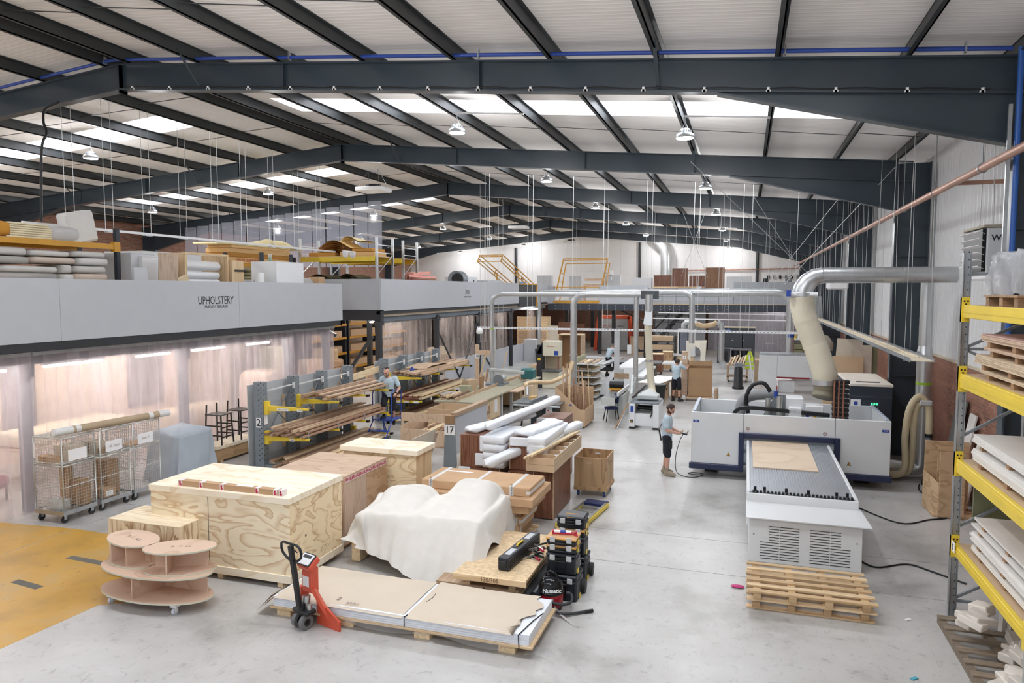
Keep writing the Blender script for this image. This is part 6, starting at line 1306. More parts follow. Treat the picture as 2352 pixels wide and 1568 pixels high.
ob('casing', MB().box(hx0+.06, hx1, hy0, hy1, hz0, hz1, .02), flat('heater_white', '#cfd3d6', .45, 0, .02), t); ob('top', MB().box(hx0, hx1+.02, hy0-.02, hy1+.02, hz1, hz1+.05, .01), flat('heater_top', '#a59a84', .6), t); ob('grille_recess', MB().box(hx0+.0, hx0+.06, hy0+.04, hy1-.04, hz0+.05, hz1-.02), BLACK, t)
for k in range(6): ob('louvre', MB().obox((hx0-.01, (hy0+hy1)/2, hz0+.12+.12*k), (.1, hy1-hy0-.08, .012), (0, .5, 0)), WHITE, t)
text('Winterwarm', .14, ((hx0+hx1)/2+.12, hy0-.003, hz0+.62), FACE_Y, INK, t, bold=.003); ob('hood', MB().box(hx0+.1, hx1, hy0+.02, hy1-.02, hz0-.1, hz0, .03), WHITE, t)
for s in (hx0+.2, hx1-.2): ob('hanger_wire', MB().bar((s, hy0+.2, hz1+.05), (s-.05, hy0+.2, 7.7), .012, .012).bar((s, hy1-.2, hz1+.05), (s+.05, hy1-.2, 7.7), .012, .012), WIRE, t)
settle(t)
one('air_pipe', MB().cyl((3.69, 12.32, 3.3), (3.69, 12.32, 8.0), .04, 10), flat('air_blue', '#2d5fae', .4), 'vertical blue air pipe at the right edge by the nearest column', 'pipe')
one('cable_channel', MB().box(3.56, 3.61, 12.3, 12.34, 4.2, 7.2), GALV, 'perforated vertical cable channel beside the blue air pipe', 'channel')
one('blue_pipe', MB().cyl((4.55, 15.2, 0), (4.55, 15.2, 2.8), .02, 8), BLUE, 'thin blue pipe fixed to the brick wall behind the rack', 'pipe')
def spiral(t, p0, p1, r, pitch=.16, mat=None, nm='duct'):
    o = ob(nm, MB().cyl(p0, p1, r, 24), mat or GALVD, t); a, b = Vector(p0), Vector(p1); n = max(1, int((b-a).length/pitch)); m = MB(); d = (b-a).normalized()
    for k in range(1, n): c = a.lerp(b, k/n); m.cyl(c-d*.006, c+d*.006, r+.005, 24)
    q = ob('duct_seam', m, GALVD, o); q['kind'] = 'stuff'; return o
GALVD = flat('duct_zinc', '#c9ccce', .3, .75, .06, 3)
t = thing('extraction_duct', 'big spiral duct from the router hose across to the right wall', 'duct'); DZ = 4.86
spiral(t, (1.72, 18.5, DZ), (4.5, 18.5, DZ), .185, .2); ob('elbow', MB().tube([(1.72, 18.5, DZ), (1.55, 18.5, DZ-.03), (1.4, 18.5, DZ-.14), (1.3, 18.5, DZ-.3), (1.27, 18.5, DZ-.45)], [.19, .2, .22, .235, .24], 20), GALVD, t)
ob('collar', MB().cyl((1.27, 18.5, DZ-.5), (1.27, 18.5, DZ-.42), .285, 24), GALVD, t); ob('clamp_arm', MB().cyl((.98, 18.3, DZ-.45), (1.6, 18.3, DZ-.45), .05, 10), WHITE, t); ob('pivot', MB().box(.9, 1.0, 18.2, 18.4, DZ-.5, DZ-.35), BLUE, t)
spiral(t, (4.03, 19.0, 3.2), (4.03, 19.0, DZ-.18), .14, .2); spiral(t, (4.03, 19.0, .5), (4.03, 19.0, 3.0), .165, .2); ob('reducer', MB().cyl((4.03, 19.0, 3.0), (4.03, 19.0, 3.2), .18, 20, .14), GALVD, t); ob('elbow', MB().tube(smooth([(4.03, 19.0, .5), (4.0, 19.0, .3), (3.8, 19.0, .25), (3.3, 19.0, .3)]), .16, 18), GALVD, t); ob('marker', MB().cyl((4.03, 19.0, 2.28), (4.03, 19.0, 2.34), .167, 20), flat('green_marker', '#a6d33c'), t)
settle(t)
def flex(t, P, r, pitch=.035, mat=None, k=14, nm='hose'):
    S = smooth(P, k); pts = []; rs = []; acc = 0; last = S[0]; out = [S[0]]
    for q in S[1:]:
        L = (q-last).length; n = max(1, int(L/pitch*2))
        for j in range(1, n+1): out.append(last.lerp(q, j/n))
        last = q
    rs = [r*(1+(.035 if i % 2 else -.02)) for i in range(len(out))]
    return ob(nm, MB().tube(out, rs, 20), mat or HOSE, t)
HOSE = flat('cream_hose', '#d6cdb3', .45, 0, .03)
t = thing('flexible_hose', 'wide cream flexible hose dropping from the duct to the router head', 'hose'); flex(t, [(1.27, 18.5, DZ-.5), (1.33, 18.5, 3.9), (1.62, 18.45, 3.1), (1.8, 18.4, 2.55), (1.83, 18.4, 2.35)], .275, .06)
ob('collar', MB().cyl((1.83, 18.4, 2.26), (1.83, 18.4, 2.38), .3, 22), GALVD, t); flex(t, [(1.83, 18.4, 2.26), (1.83, 18.4, 2.1), (1.8, 18.35, 1.95)], .26, .06, flat('dark_hose', '#8a8168', .5)); settle(t)
t = thing('flexible_hose', 'pair of cream flexible hoses looping down beside the spiral duct', 'hose'); HB = flat('amber_hose', '#c6b48c', .45)
flex(t, [(2.9, 18.9, .12), (3.4, 18.7, .12), (3.62, 18.6, .35), (3.6, 18.55, 1.1), (3.66, 18.5, 1.75), (3.85, 18.5, 2.05), (4.05, 18.5, 1.8), (4.07, 18.5, 1.2)], .075, .05, HB); flex(t, [(3.1, 18.95, .14), (3.65, 18.8, .16), (3.78, 18.7, .5), (3.78, 18.6, 1.4), (3.82, 18.55, 1.8), (3.9, 18.5, 1.9)], .07, .05, HB)
flex(t, [(4.07, 18.5, 1.15), (4.07, 18.5, .35)], .06, .05, GREYM); ob('cuff', MB().cyl((4.07, 18.5, 1.12), (4.07, 18.5, 1.2), .08, 14), BLACK, t); ob('floor_nozzle', MB().lathe([(.12, 0), (.1, .1), (.06, .35)], (4.07, 18.5, 0), 16), BLACK, t); ob('valve', MB().box(3.85, 4.1, 18.38, 18.5, 1.86, 1.98, .02), LATCH, t); settle(t)
for i, (P, l) in enumerate((([(2.2, 16.2, .015), (2.9, 15.2, .015), (3.5, 15.6, .015), (3.9, 15.9, .015), (3.95, 16.6, .015), (3.8, 17.8, .015), (3.9, 18.4, .02)], 'black cable looped on the floor behind the router near the trough'), ([(1.87, 12.9, .015), (2.1, 12.6, .015), (2.6, 12.9, .015), (2.9, 12.7, .015), (3.3, 12.3, .015)], 'black cable across the floor from the router foot to the rack'), ([(1.9, 14.6, .015), (2.1, 14.4, .015), (2.05, 14.0, .015), (1.92, 14.1, .015)], 'short black cable loop at the right side of the router bed'))):
    one('floor_cable', MB().tube(smooth(P), .014, 6), BLACK, l, 'cable')
# trough of sheets by the wall and leaning boards
t = thing('offcut_trough', 'open plywood trough holding board offcuts by the right wall', 'bin'); TP = ply('trough_ply', '#c9a477', '#ab8253', (1.2, 1.2, 3), 5, True)
ob('front_panel', MB().add([(3.58, 16.6, .02), (3.7, 15.85, .02), (3.7, 15.85, .68), (3.58, 16.6, .78), (3.6, 16.6, .02), (3.72, 15.85, .02), (3.72, 15.85, .68), (3.6, 16.6, .78)], [(0, 1, 2, 3), (5, 4, 7, 6), (3, 2, 6, 7), (1, 5, 6, 2)]), TP, t); ob('end_panel', MB().box(3.71, 4.15, 15.83, 15.86, .02, 1.32), TP, t); ob('back_panel', MB().box(3.6, 4.4, 16.6, 16.63, .02, 1.4), TP, t); ob('inner_board', MB().box(3.75, 4.3, 16.2, 16.22, .1, 1.35), TP, t); ob('base', MB().box(3.62, 4.4, 15.87, 16.6, 0, .05), TP, t); settle(t)
for k, (y0, y1, h, m, l) in enumerate(((17.6, 18.3, 2.1, flat('grey_slate_board', '#6d6e6d', .5, 0, .2), 'tall dark grey board leaning on the brick wall'), (16.9, 17.35, 1.9, WBD, 'tall white board leaning on the brick wall beside the dark one'), (16.3, 16.7, 1.45, WBD, 'shorter white board leaning in front of the tall white one'), (22.6, 23.3, 2.3, OAK, 'narrow wooden board leaning on the brick wall behind the dust unit'))):
    one('leaning_board', MB().add([(4.25, y0, 0), (4.25, y1, 0), (4.58, y1, h), (4.58, y0, h), (4.28, y0, 0), (4.28, y1, 0), (4.61, y1, h), (4.61, y0, h)], [(0, 3, 2, 1), (4, 5, 6, 7), (0, 4, 7, 3), (1, 2, 6, 5), (3, 7, 6, 2)]), m, l, 'board')
t = thing('control_cabinet', 'dark blue-grey electrical cabinet with a pale top behind the router', 'cabinet'); CX0, CX1, CY0, CY1 = 2.62, 3.62, 20.3, 22.9; SL8 = flat('slate_cabinet', '#303844', .4)
ob('body', MB().box(CX0, CX1, CY0, CY1, .02, 2.02, .01), SL8, t); ob('top', MB().box(CX0-.01, CX1+.01, CY0-.01, CY1, 2.02, 2.09, .008), flat('dusty_white', '#dcd3c4', .7, 0, .06), t); ob('top_slot', MB().box(CX0+.2, CX0+.75, CY0+.3, CY0+.55, 2.088, 2.093), BLACK, t); ob('seam', MB().box(CX0+.01, CX1-.01, CY0-.003, CY0, 1.76, 1.765), GREYM, t)
ob('side_door', MB().box(CX0-.012, CX0, CY0+.2, CY0+1.3, .4, 1.9), OFFW, t); ob('side_screen', MB().box(CX0-.016, CX0-.012, CY0+.3, CY0+.7, 1.55, 1.8), BLUE, t); ob('notice', MB().box(CX0+.02, CX0+.26, CY0-.006, CY0-.002, 1.38, 1.68), PAPER, t); ob('notice_print', MB().box(CX0+.1, CX0+.19, CY0-.008, CY0-.006, 1.5, 1.62), BLUE, t); ob('panel', MB().box(CX0+.3, CX0+.72, CY0-.008, CY0-.002, 1.3, 1.66), flat('panel_slate', '#3b4350', .4), t)
GL = emit('green_pilot', '#3fe08a', 2.0)
for k in range(3): ob('pilot_light', MB().box(CX0+.5+.06*k, CX0+.54+.06*k, CY0-.014, CY0-.008, 1.55, 1.6), GL, t)
ob('stop_button', MB().cyl((CX0+.57, CY0-.02, 1.48), (CX0+.57, CY0-.008, 1.48), .02, 10), RT, t); settle(t)
for k, (x0, x1, y, z1, m, l) in enumerate(((2.7, 4.0, 27.9, 2.15, MDF, 'wide brown board standing behind the dust unit'), (3.1, 3.95, 28.3, 2.75, flat('pale_beige_board', '#c8bca8', .6), 'tilted beige board behind the wide brown board'), (3.75, 4.3, 28.1, 2.55, flat('pale_beige_board', '#c8bca8', .6), 'beige board next to the tilted beige board'), (4.2, 4.5, 28.2, 2.6, flat('olive_panel', '#7d7f63', .6), 'olive board at the wall end of the board stack'))):
    one('board_sheet', MB().obox(((x0+x1)/2, y, z1/2), (x1-x0, .04, z1), (-.04, .06 if k == 1 else 0, 0)), m, l, 'board', 'boards behind the dust unit')
# ---------------------------------------------------------------- overhead extraction pipes
t = thing('extraction_pipes', 'galvanised extraction pipes over the workshop, nearer run with three drops', 'duct')
ob('main_pipe', MB().tube([(-9.34, 26, 1.25), (-9.34, 26, 4.0), (-9.28, 26, 4.2), (-9.1, 26, 4.33), (-8.9, 26, 4.36), (-3.4, 26, 4.36)], .085, 14), GALVD, t); ob('drop_pipe', MB().tube([(-6.1, 26, .7), (-6.1, 26, 4.0), (-6.05, 26, 4.2), (-5.9, 26, 4.33), (-5.6, 26, 4.36)], .13, 16), GALVD, t); ob('main_pipe', MB().cyl((-5.7, 26, 4.36), (-3.2, 26, 4.36), .12, 16), GALVD, t)
ob('drop_pipe', MB().tube([(-3.78, 26, .95), (-3.78, 26, 4.36)], .09, 14), GALVD, t); ob('joint_collar', MB().cyl((-6.1, 26, 2.05), (-6.1, 26, 2.12), .15, 16).cyl((-3.78, 26, 4.0), (-3.78, 26, 4.05), .1, 14).cyl((-9.34, 26, 3.6), (-9.34, 26, 3.66), .1, 14), GALVD, t); ob('pipe_foot', MB().cyl((-6.1, 26, .6), (-6.1, 26, .95), .135, 16), film('clear_pipe', '#cfd3d4', .4, .1), t)
for (x, z) in ((-9.34, 3.0), ): ob('marker', MB().cyl((x, 26, z), (x, 26, z+.05), .087, 14), flat('green_marker', '#a6d33c'), t)
ob('junction_box', MB().box(-3.6, -3.0, 25.85, 26.15, 4.2, 4.5), flat('junction_grey', '#4d5256', .5), t); ob('drop_pipe', MB().cyl((-3.3, 25.8, 3.75), (-3.3, 25.8, 4.36), .14, 16), GALVD, t); ob('reducer', MB().add([(-3.42, 25.7, 3.78), (-3.18, 25.7, 3.78), (-3.18, 25.9, 3.78), (-3.42, 25.9, 3.78), (-3.48, 25.65, 3.3), (-3.18, 25.65, 3.25), (-3.18, 25.95, 3.25), (-3.48, 25.95, 3.3)], [(0, 1, 2, 3), (0, 4, 5, 1), (1, 5, 6, 2), (2, 6, 7, 3), (3, 7, 4, 0), (4, 7, 6, 5)]), GALVD, t)
settle(t)
t = thing('flexible_hose', 'long cream flexible hose hanging from the overhead pipe behind the planer', 'hose'); flex(t, [(-3.33, 25.8, 3.28), (-3.3, 25.8, 2.6), (-3.22, 25.8, 1.5), (-3.15, 25.7, .95), (-3.05, 25.3, .8), (-3.12, 24.9, .95)], .13, .05); ob('clamp', MB().cyl((-3.27, 25.8, 1.95), (-3.27, 25.8, 2.02), .14, 16), GALVD, t); settle(t)
t = thing('extraction_pipes', 'galvanised extraction pipes over the workshop, farther run towards the right wall', 'duct')
ob('main_pipe', MB().tube([(-10.3, 36, 1.2), (-10.3, 36, 4.2), (-10.2, 36, 4.4), (-10.0, 36, 4.47), (-4.8, 36, 4.47)], .085, 14), GALVD, t); ob('main_pipe', MB().cyl((-4.8, 36, 4.43), (-3.0, 36, 4.43), .14, 16), GALVD, t); ob('main_pipe', MB().tube([(-4.4, 35.6, 4.42), (-2.9, 35.6, 4.42), (-2.65, 35.6, 4.35), (-2.52, 35.6, 4.15), (-2.5, 35.6, 3.9), (-2.48, 35.6, 1.95)], .13, 16), GALVD, t)
ob('main_pipe', MB().tube([(-3.2, 36, 4.4), (1.3, 36, 4.4), (1.65, 36, 4.35), (1.9, 36, 4.15), (1.98, 36, 3.9), (2.0, 36, 1.0)], .19, 18), GALVD, t); ob('tape_band', MB().cyl((2.0, 36, 2.3), (2.0, 36, 2.5), .194, 18), BLUE, t); settle(t)
t = thing('table_saw_hose', 'amber hose from the drop pipe to the table saw guard', 'hose'); flex(t, [(-6.1, 25.85, 1.85), (-6.2, 25.5, 1.45), (-6.6, 24.7, 1.22), (-6.95, 24.0, 1.28), (-7.15, 23.4, 1.3), (-7.0, 23.0, 1.25)], .075, .05, flat('amber_hose2', '#cfae7e', .5)); ob('nozzle', MB().cyl((-6.98, 22.95, 1.25), (-6.95, 22.85, .98), .06, 12), GALVD, t); settle(t)
# cable trunking over the hall
t = thing('cable_trunking', 'white perforated cable trunking strung across the hall on wires', 'cable tray')
ob('trunking', MB().box(-10.3, 1.95, 26.9, 26.95, 2.97, 3.05), WHITE, t); m = MB()
for k in range(100): m.box(-10.25+.122*k, -10.2+.122*k, 26.898, 26.9, 3.0, 3.025)
ob('slots', m, GREYM, t)['kind'] = 'stuff'
ob('trunking_drop', MB().box(-4.75, -4.55, 27.0, 27.06, .9, 2.97), LATCH, t); ob('trunking_drop', MB().box(-9.62, -9.54, 27.0, 27.05, 1.1, 3.0), LATCH, t)
for x in (-10.0, -9.8, -8.2, -8.0, -6.4, -5.2, -3.6, -3.4, -1.9, -1.7, -.2, .1, 1.6): ob('hanger_wire', MB().bar((x, 26.92, 3.03), (x+.05, 26.92, zr(x)-.02), .011, .011), WIRE, t)
settle(t)
t = thing('cone_lamp', 'white cone lamp at the left end of the cable trunking', 'lamp', (-10.2, 26.92, 2.76)); ob('shade', MB().lathe([(.1, 0), (.14, .05), (.12, .2), (.04, .24)], n=16), WHITE, t); ob('hook', MB().bar((0, 0, .24), (0, 0, .26), .02, .02), GALV, t)
for i, (y, z, x0, x1, l) in enumerate(((40, 3.28, -4.6, 2.4, 'thin white conduit across the hall beyond the trunking, upper'), (38, 3.05, -5.0, 2.2, 'thin white conduit across the hall beyond the trunking, lower'))):
    t = thing('cable_conduit', l, 'conduit'); ob('conduit', MB().bar((x0, y, z), (x1, y, z-.05), .05, .05), WHITE, t)
    for k in range(7): x = x0+.3+(x1-x0-.6)*k/6; ob('hanger_wire', MB().bar((x, y, z), (x+.1, y, zr(x)-.02), .009, .009), WIRE, t)
    settle(t)
t = thing('cable_trunking', 'white cable trunking hung on paired wires above the upholstery mezzanine', 'cable tray'); X = -15.3
ob('trunking', MB().box(X-.03, X+.03, 11.8, 24.5, 5.98, 6.04), WHITE, t)
for y in (13.0, 14.1, 15.3, 16.6, 17.9, 19.2, 20.6, 22.0, 23.4):
    for s in (-.09, .09): ob('hanger_wire', MB().bar((X+s*.4, y+s, 6.03), (X+s*.4, y+s, zr(X)), .009, .009), WIRE, t)
    ob('bracket', MB().box(X-.06, X+.06, y-.12, y+.12, 5.96, 5.98), GALV, t)
settle(t)
t = thing('security_camera', 'white dome security camera under the mezzanine trunking', 'camera', (-15.3, 12.15, 5.72)); ob('housing', MB().lathe([(.0, -.06), (.07, -.04), (.1, .04), (.12, .12), (.12, .26)], n=18), WHITE, t); ob('lens', MB().sphere((.03, -.06, -.02), .045, 12, 8), BLACK, t)
t = thing('security_camera', 'pair of small white security cameras above the mezzanine fascia end', 'camera', (-13.9, 23.2, 5.75)); ob('housing', MB().lathe([(.0, -.06), (.09, -.02), (.12, .16)], (0, -.25, 0), 14).lathe([(.0, -.06), (.09, -.02), (.12, .16)], (0, .25, 0), 14), WHITE, t); ob('bracket', MB().box(-.03, .03, -.4, .4, .16, .2), WHITE, t)
t = thing('conduit_pole', 'black conduit pole dropping from the nearest rafter to the mezzanine trunking', 'conduit'); ob('pole', MB().tube(smooth([(-14.9, 12.5, 8.75), (-15.2, 12.4, 8.6), (-15.15, 12.3, 8.3), (-14.95, 12.2, 8.0), (-15.0, 12.1, 7.6), (-15.1, 12.1, 6.05)]), .028, 8), BLACK, t); settle(t)
# lone hanger wires over the second mezzanine and the hall
for i, (x, y, z0, l) in enumerate(((-12.2, 33.0, 3.3, 'pair of thin wires hanging before the second mezzanine lettering'), (-12.6, 36.5, 3.3, 'pair of thin wires hanging right of the second mezzanine lettering'), (-11.2, 30.0, 2.2, 'pair of thin wires hanging left of the nearer pipe elbow'), (-9.6, 41.0, 2.5, 'pair of thin wires hanging before the open loading gate'), (-7.0, 37.0, 2.6, 'pair of thin wires hanging right of the open loading gate'), (-.8, 30.0, 2.9, 'pair of thin wires hanging beside the mahogany cabinets'), (1.0, 33.0, 2.2, 'pair of thin wires hanging before the grey fascia'), (2.6, 30.0, 2.8, 'pair of thin wires hanging near the right columns'))):
    t = thing('hanger_wires', l, 'wires'); 
    for s in (-.12, .12): ob('wire', MB().bar((x+s, y, z0), (x+s, y, zr(x)), .010, .010), WIRE, t)
    ob('crossbar', MB().bar((x-.2, y, z0), (x+.2, y, z0), .03, .02), GALV, t); settle(t)
t = thing('stay_wires', 'crossed thin stay wires before the right columns', 'wires')
for (a, b) in (((-1.5, 20.0, 7.95), (2.8, 34, 5.0)), ((3.6, 21, 7.7), (1.2, 26, 4.7)), ((2.9, 24, 7.7), (.9, 30, 4.8)), ((.2, 28, 7.9), (2.4, 36, 5.4)), ((-3.0, 36, 8.2), (-2.0, 40, 5.2)), ((-2.0, 36, 8.2), (-3.4, 40, 5.3))): ob('wire', MB().bar(a, b, .012, .012), WIRE, t)
settle(t)
t = thing('vent_duct', 'galvanised vent duct with a bent head before the white end wall', 'duct'); ob('duct', MB().tube([(-6.62, 62.2, 3.7), (-6.62, 62.2, 7.6), (-6.75, 62.2, 8.05), (-7.1, 62.2, 8.4), (-7.5, 62.2, 8.75)], .42, 20), GALVD, t); settle(t)
for i, (x, l) in enumerate(((-20.2, 'dark drainpipe on the white end wall, left one'), (-8.9, 'dark drainpipe on the white end wall, middle one'), (.8, 'dark drainpipe on the white end wall, right one'))): one('drainpipe', MB().cyl((x, 62.85, 3.6), (x, 62.85, zr(x)-.4), .12, 10), DARK, l, 'pipe')
one('fire_pipe', MB().cyl((-5, 62.8, 6.2), (4.0, 62.8, 6.3), .06, 8), CU, 'copper pipe running along the white end wall', 'pipe')
# ---------------------------------------------------------------- joinery benches on the left of the aisle
BT = flat('bench_top', '#a7a28c', .7, 0, .06, 3); DOOR = ply('bench_door', '#d9bd93', '#c6a677', (6, 6, .6), 4)
t = thing('saw_bench', 'long cupboard bench carrying the radial arm saw', 'bench')
ob('worktop', MB().box(-9.7, -8.1, 21.3, 28.6, .84, .9, .005), BT, t); ob('fence', MB().box(-8.95, -8.9, 21.3, 28.5, .9, 1.0), OAK, t); ob('cupboard', MB().box(-9.6, -8.2, 21.5, 23.6, .08, .84), MDF, t)
for k in range(2): d = ob('door', MB().box(-8.2, -8.18, 21.55+1.02*k, 22.53+1.02*k, .12, .8), DOOR, t); ob('handle', MB().box(-8.18, -8.165, 21.62+.82*k*1.0, 21.7+.82*k, .45, .62), CARDD, d)
ob('notice', MB().box(-8.178, -8.175, 23.0, 23.3, .3, .75), PAPER, t)
for y in (23.9, 25.1): ob('leg', MB().box(-8.3, -8.2, y-.05, y+.05, 0, .84), LATCH, t)
ob('shelf_flap', MB().box(-8.1, -7.75, 24.3, 26.3, .84, .87), PINKPLY, t); ob('cupboard', MB().box(-9.6, -8.2, 26.0, 28.5, .08, .84), MDF, t)
for k in range(2): d = ob('door', MB().box(-8.2, -8.18, 26.2+1.12*k, 27.28+1.12*k, .12, .8), DOOR, t); ob('handle', MB().box(-8.18, -8.165, 26.3, 26.38, .45, .62), CARDD, d)
settle(t)
t = thing('open_box', 'open mdf box standing before the cupboard bench', 'box'); 
for (a) in ((-9.3, -9.27, 20.0, 21.2), (-7.85, -7.82, 20.0, 21.2), (-9.27, -7.85, 20.0, 20.03), (-9.27, -7.85, 21.17, 21.2)): ob('side', MB().box(*a, .03, .86), MDF, t)
ob('base', MB().box(-9.3, -7.82, 20, 21.2, 0, .03), MDF, t); settle(t)
t = thing('radial_arm_saw', 'grey radial arm saw with a teal motor on the long bench', 'saw', (-9.1, 25.6, .9)); LGM = flat('machine_light_grey', '#c5cac8', .4)
ob('column', MB().cyl((-.2, .3, 0), (-.2, .3, .6), .08, 12), LGM, t); ob('arm', MB().bar((-.3, .3, .55), (1.15, .1, .5), .14, .12, .02), LGM, t); ob('arm', MB().bar((-.1, .7, .5), (1.0, 1.6, .55), .05, .06), LGM, t); ob('motor', MB().cyl((.25, -.1, .25), (.25, .3, .25), .14, 16), LGM, t); ob('motor_housing', MB().box(.7, 1.2, 1.1, 1.6, .12, .52, .05), flat('teal_paint', '#2f6b6d', .45), t); ob('blade_guard', MB().cyl((.2, -.14, .22), (.2, -.1, .22), .2, 18), GREYM, t); ob('base', MB().box(-.35, .4, -.3, .6, 0, .06), GREYM, t)
boards('short offcuts heaped on the near end of the long bench', -9.6, -8.95, .902, 21.4, 23.0, 8, [OAK, WAL, SOFT], 'offcuts on the long bench', .06, .3, 21, 2)
for k, (x, y, s, m, l) in enumerate(((-9.4, 23.8, (.3, .5, .4), MDF, 'brown box on the long bench before the saw'), (-9.35, 23.3, (.35, .3, .25), flat('sage_box', '#a7a88e', .6), 'sage box with a wood block on the long bench'), (-9.2, 24.5, (.06, .5, .45), CARDD, 'upright brown board beside the radial arm saw'), (-8.98, 24.2, (.04, .2, .3), PAPER, 'white notice card propped on the long bench'), (-8.6, 27.6, (.2, .5, .1), OAK, 'wood blocks at the far end of the long bench'))):
    one('bench_box' if k < 2 else 'bench_board', MB().obox((x, y, .903+s[2]/2), s, (0, 0, .2*k-.3), .005), m, l, 'box' if k < 2 else 'board')
t = thing('number_frame', 'wooden frame with an 18 plate standing behind the far timber rack', 'frame'); ob('post', MB().box(-11.0, -10.85, 28.5, 28.6, 0, 2.2), HWPLY, t); ob('post', MB().box(-10.3, -10.22, 28.6, 28.7, 0, 2.1), WALNUT, t); ob('rail', MB().box(-10.85, -10.3, 28.5, 28.6, 1.75, 1.95), HWPLY, t); ob('number_plate', MB().box(-11.0, -10.8, 28.49, 28.5, 1.6, 1.8), PAPER, t); text('18', .15, (-10.9, 28.485, 1.7), FACE_Y, BLACK, t); settle(t)
for k in range(5): one('standing_offcut', MB().bar((-10.7+.13*k, 28.0, .02), (-10.65+.14*k, 28.35, .9+.14*(k % 3)), .09, .03), [OAK, SOFT, WAL][k % 3], 'offcut standing under the 18 frame, %s of five' % ['first', 'second', 'third', 'fourth', 'last'][k], 'offcut', 'offcuts under the 18 frame')
for k, (x, y, l) in enumerate(((-12.6, 33.4, 'pallet leaning on the low grey partition, left'), (-12.2, 35.6, 'pallet of offcuts leaning on the low grey partition, right'))):
    t = thing('leaning_pallet', l, 'pallet', (x, y, 0), .3)
    for j in range(8): ob('slat', MB().box(-.05+.035*j, -.03+.035*j, -.6, .6, .1+.15*j, .2+.15*j), SOFT, t)
    for s in (-.5, 0, .5): ob('stringer', MB().bar((-.08, s, .02), (.25, s, 1.3), .06, .05), SOFT, t)
# table saw
t = thing('table_saw', 'grey table saw on a dark base between benches and the offcut bin', 'saw', (-6.2, 22.4, 0)); CI = flat('cast_iron', '#74787a', .35, .3)
ob('table', MB().box(-.75, .6, -.5, .9, .82, .87, .01), CI, t); ob('extension', MB().box(-1.0, -.77, -.5, .9, .80, .86, .01), CI, t); ob('rip_fence', MB().bar((-.35, -.5, .92), (-.2, .9, .92), .08, .09), GREYM, t); ob('fence_rail', MB().cyl((-.9, -.56, .8), (.65, -.56, .8), .03, 10), GALV, t); ob('cabinet', MB().box(-.4, .45, -.3, .7, .05, .8), NAVYBLACK, t); ob('leg', MB().bar((-.7, -.4, 0), (-.6, -.4, .8), .05, .05).bar((.55, -.4, 0), (.5, -.4, .8), .05, .05), BLACK, t); ob('switch_box', MB().box(.12, .34, -.36, -.3, .45, .75, .01), LATCH, t); ob('stop_button', MB().cyl((.2, -.37, .64), (.2, -.36, .64), .025, 10), RT, t); ob('handwheel', MB().cyl((-.1, -.36, .55), (-.1, -.32, .55), .12, 16), BLACK, t); ob('guard', MB().box(-.62, -.4, .2, .5, .87, .97), flat('guard_amber', '#c99c54', .5), t)
for j in range(2): one('wood_scrap', MB().obox((-6.05+.15*j, 22.1+.35*j, .885), (.05, .35, .025), (0, 0, .4)), WAL, 'small timber length on the table saw, '+('near', 'far')[j], 'offcut')
# MDF bin with standing timber
t = thing('offcut_bin', 'mdf bin on castors with a sloping side, full of standing timber lengths', 'bin', (-5.42, 23.4, 0)); MB1 = flat('mdf_bin', '#c09b73', .65, 0, .03)
ob('side_panel', MB().prism([(-.5, .08), (-.5, 1.55) if 0 else (.6, 1.55), (.6, .08)], 0, -.5, -.48) if 0 else MB().add([(-.5, -.75, .08), (.0, -.75, .08), (.0, -.75, .9), (-.5, -.75, 1.35), (-.5, -.73, .08), (.0, -.73, .08), (.0, -.73, .9), (-.5, -.73, 1.35)], [(0, 1, 2, 3), (5, 4, 7, 6), (3, 2, 6, 7)]), MB1, t); ob('side_panel', MB().add([(.004, -.75, .08), (.5, -.75, .08), (.5, -.75, .62), (.3, -.75, .62), (.004, -.75, .89), (.004, -.73, .08), (.5, -.73, .08), (.5, -.73, .62), (.3, -.73, .62), (.004, -.73, .89)], [(0, 1, 2, 3, 4), (6, 5, 9, 8, 7), (3, 2, 7, 8), (4, 3, 8, 9)]), MB1, t)
ob('end_panel', MB().box(.48, .5, -.73, .7, .08, .62), MB1, t); ob('end_panel', MB().box(-.5, -.48, -.73, .7, .08, 1.35), MB1, t); ob('back_panel', MB().box(-.48, .48, .68, .7, .08, 1.2), MB1, t); ob('base', MB().box(-.5, .5, -.75, .7, .06, .08), MB1, t); ob('clip', MB().box(-.02, .06, -.77, -.75, .74, .78), BLUE, t)
for (x, y) in ((.4, -.6), (.4, .6), (-.4, -.6), (-.4, .6)): ob('castor', MB().cyl((x-.02, y, .03), (x+.02, y, .03), .03, 10), BLACK, t)
for k in range(26):
    x, y = -5.42+R.uniform(-.42, .42), 23.4+R.uniform(-.6, .6); h = R.uniform(1.0, 2.1); lx, ly = R.uniform(-.12, .05), R.uniform(-.05, .1)
    one('timber_length', MB().bar((x, y, .09), (x+lx, y+ly, h), R.uniform(.025, .06), .025), R.choice([WAL, OAK, OAK, SOFT]), 'timber length standing upright in the mdf offcut bin', 'timber', 'timber lengths in the bin')
t = thing('offcut_rack', 'stepped offcut rack with grey shelves of short timber', 'rack', (-6.3, 29.6, 0)); 
for k in range(6): ob('shelf', MB().box(-.35, .55, -1.0, 1.0, .12+.27*k, .15+.27*k), LATCH, t); ob('shelf_back', MB().box(-.36, -.3, -1.0, 1.0, .15+.27*k, .39+.27*k), flat('sage_box', '#a7a88e'), t)
for (x, y) in ((.4, -.8), (.4, .8), (-.3, -.8), (-.3, .8)): ob('castor', MB().cyl((x-.02, y, .05), (x+.02, y, .05), .05, 10).box(x-.015, x+.015, y-.015, y+.015, .05, .12), BLACK, t)
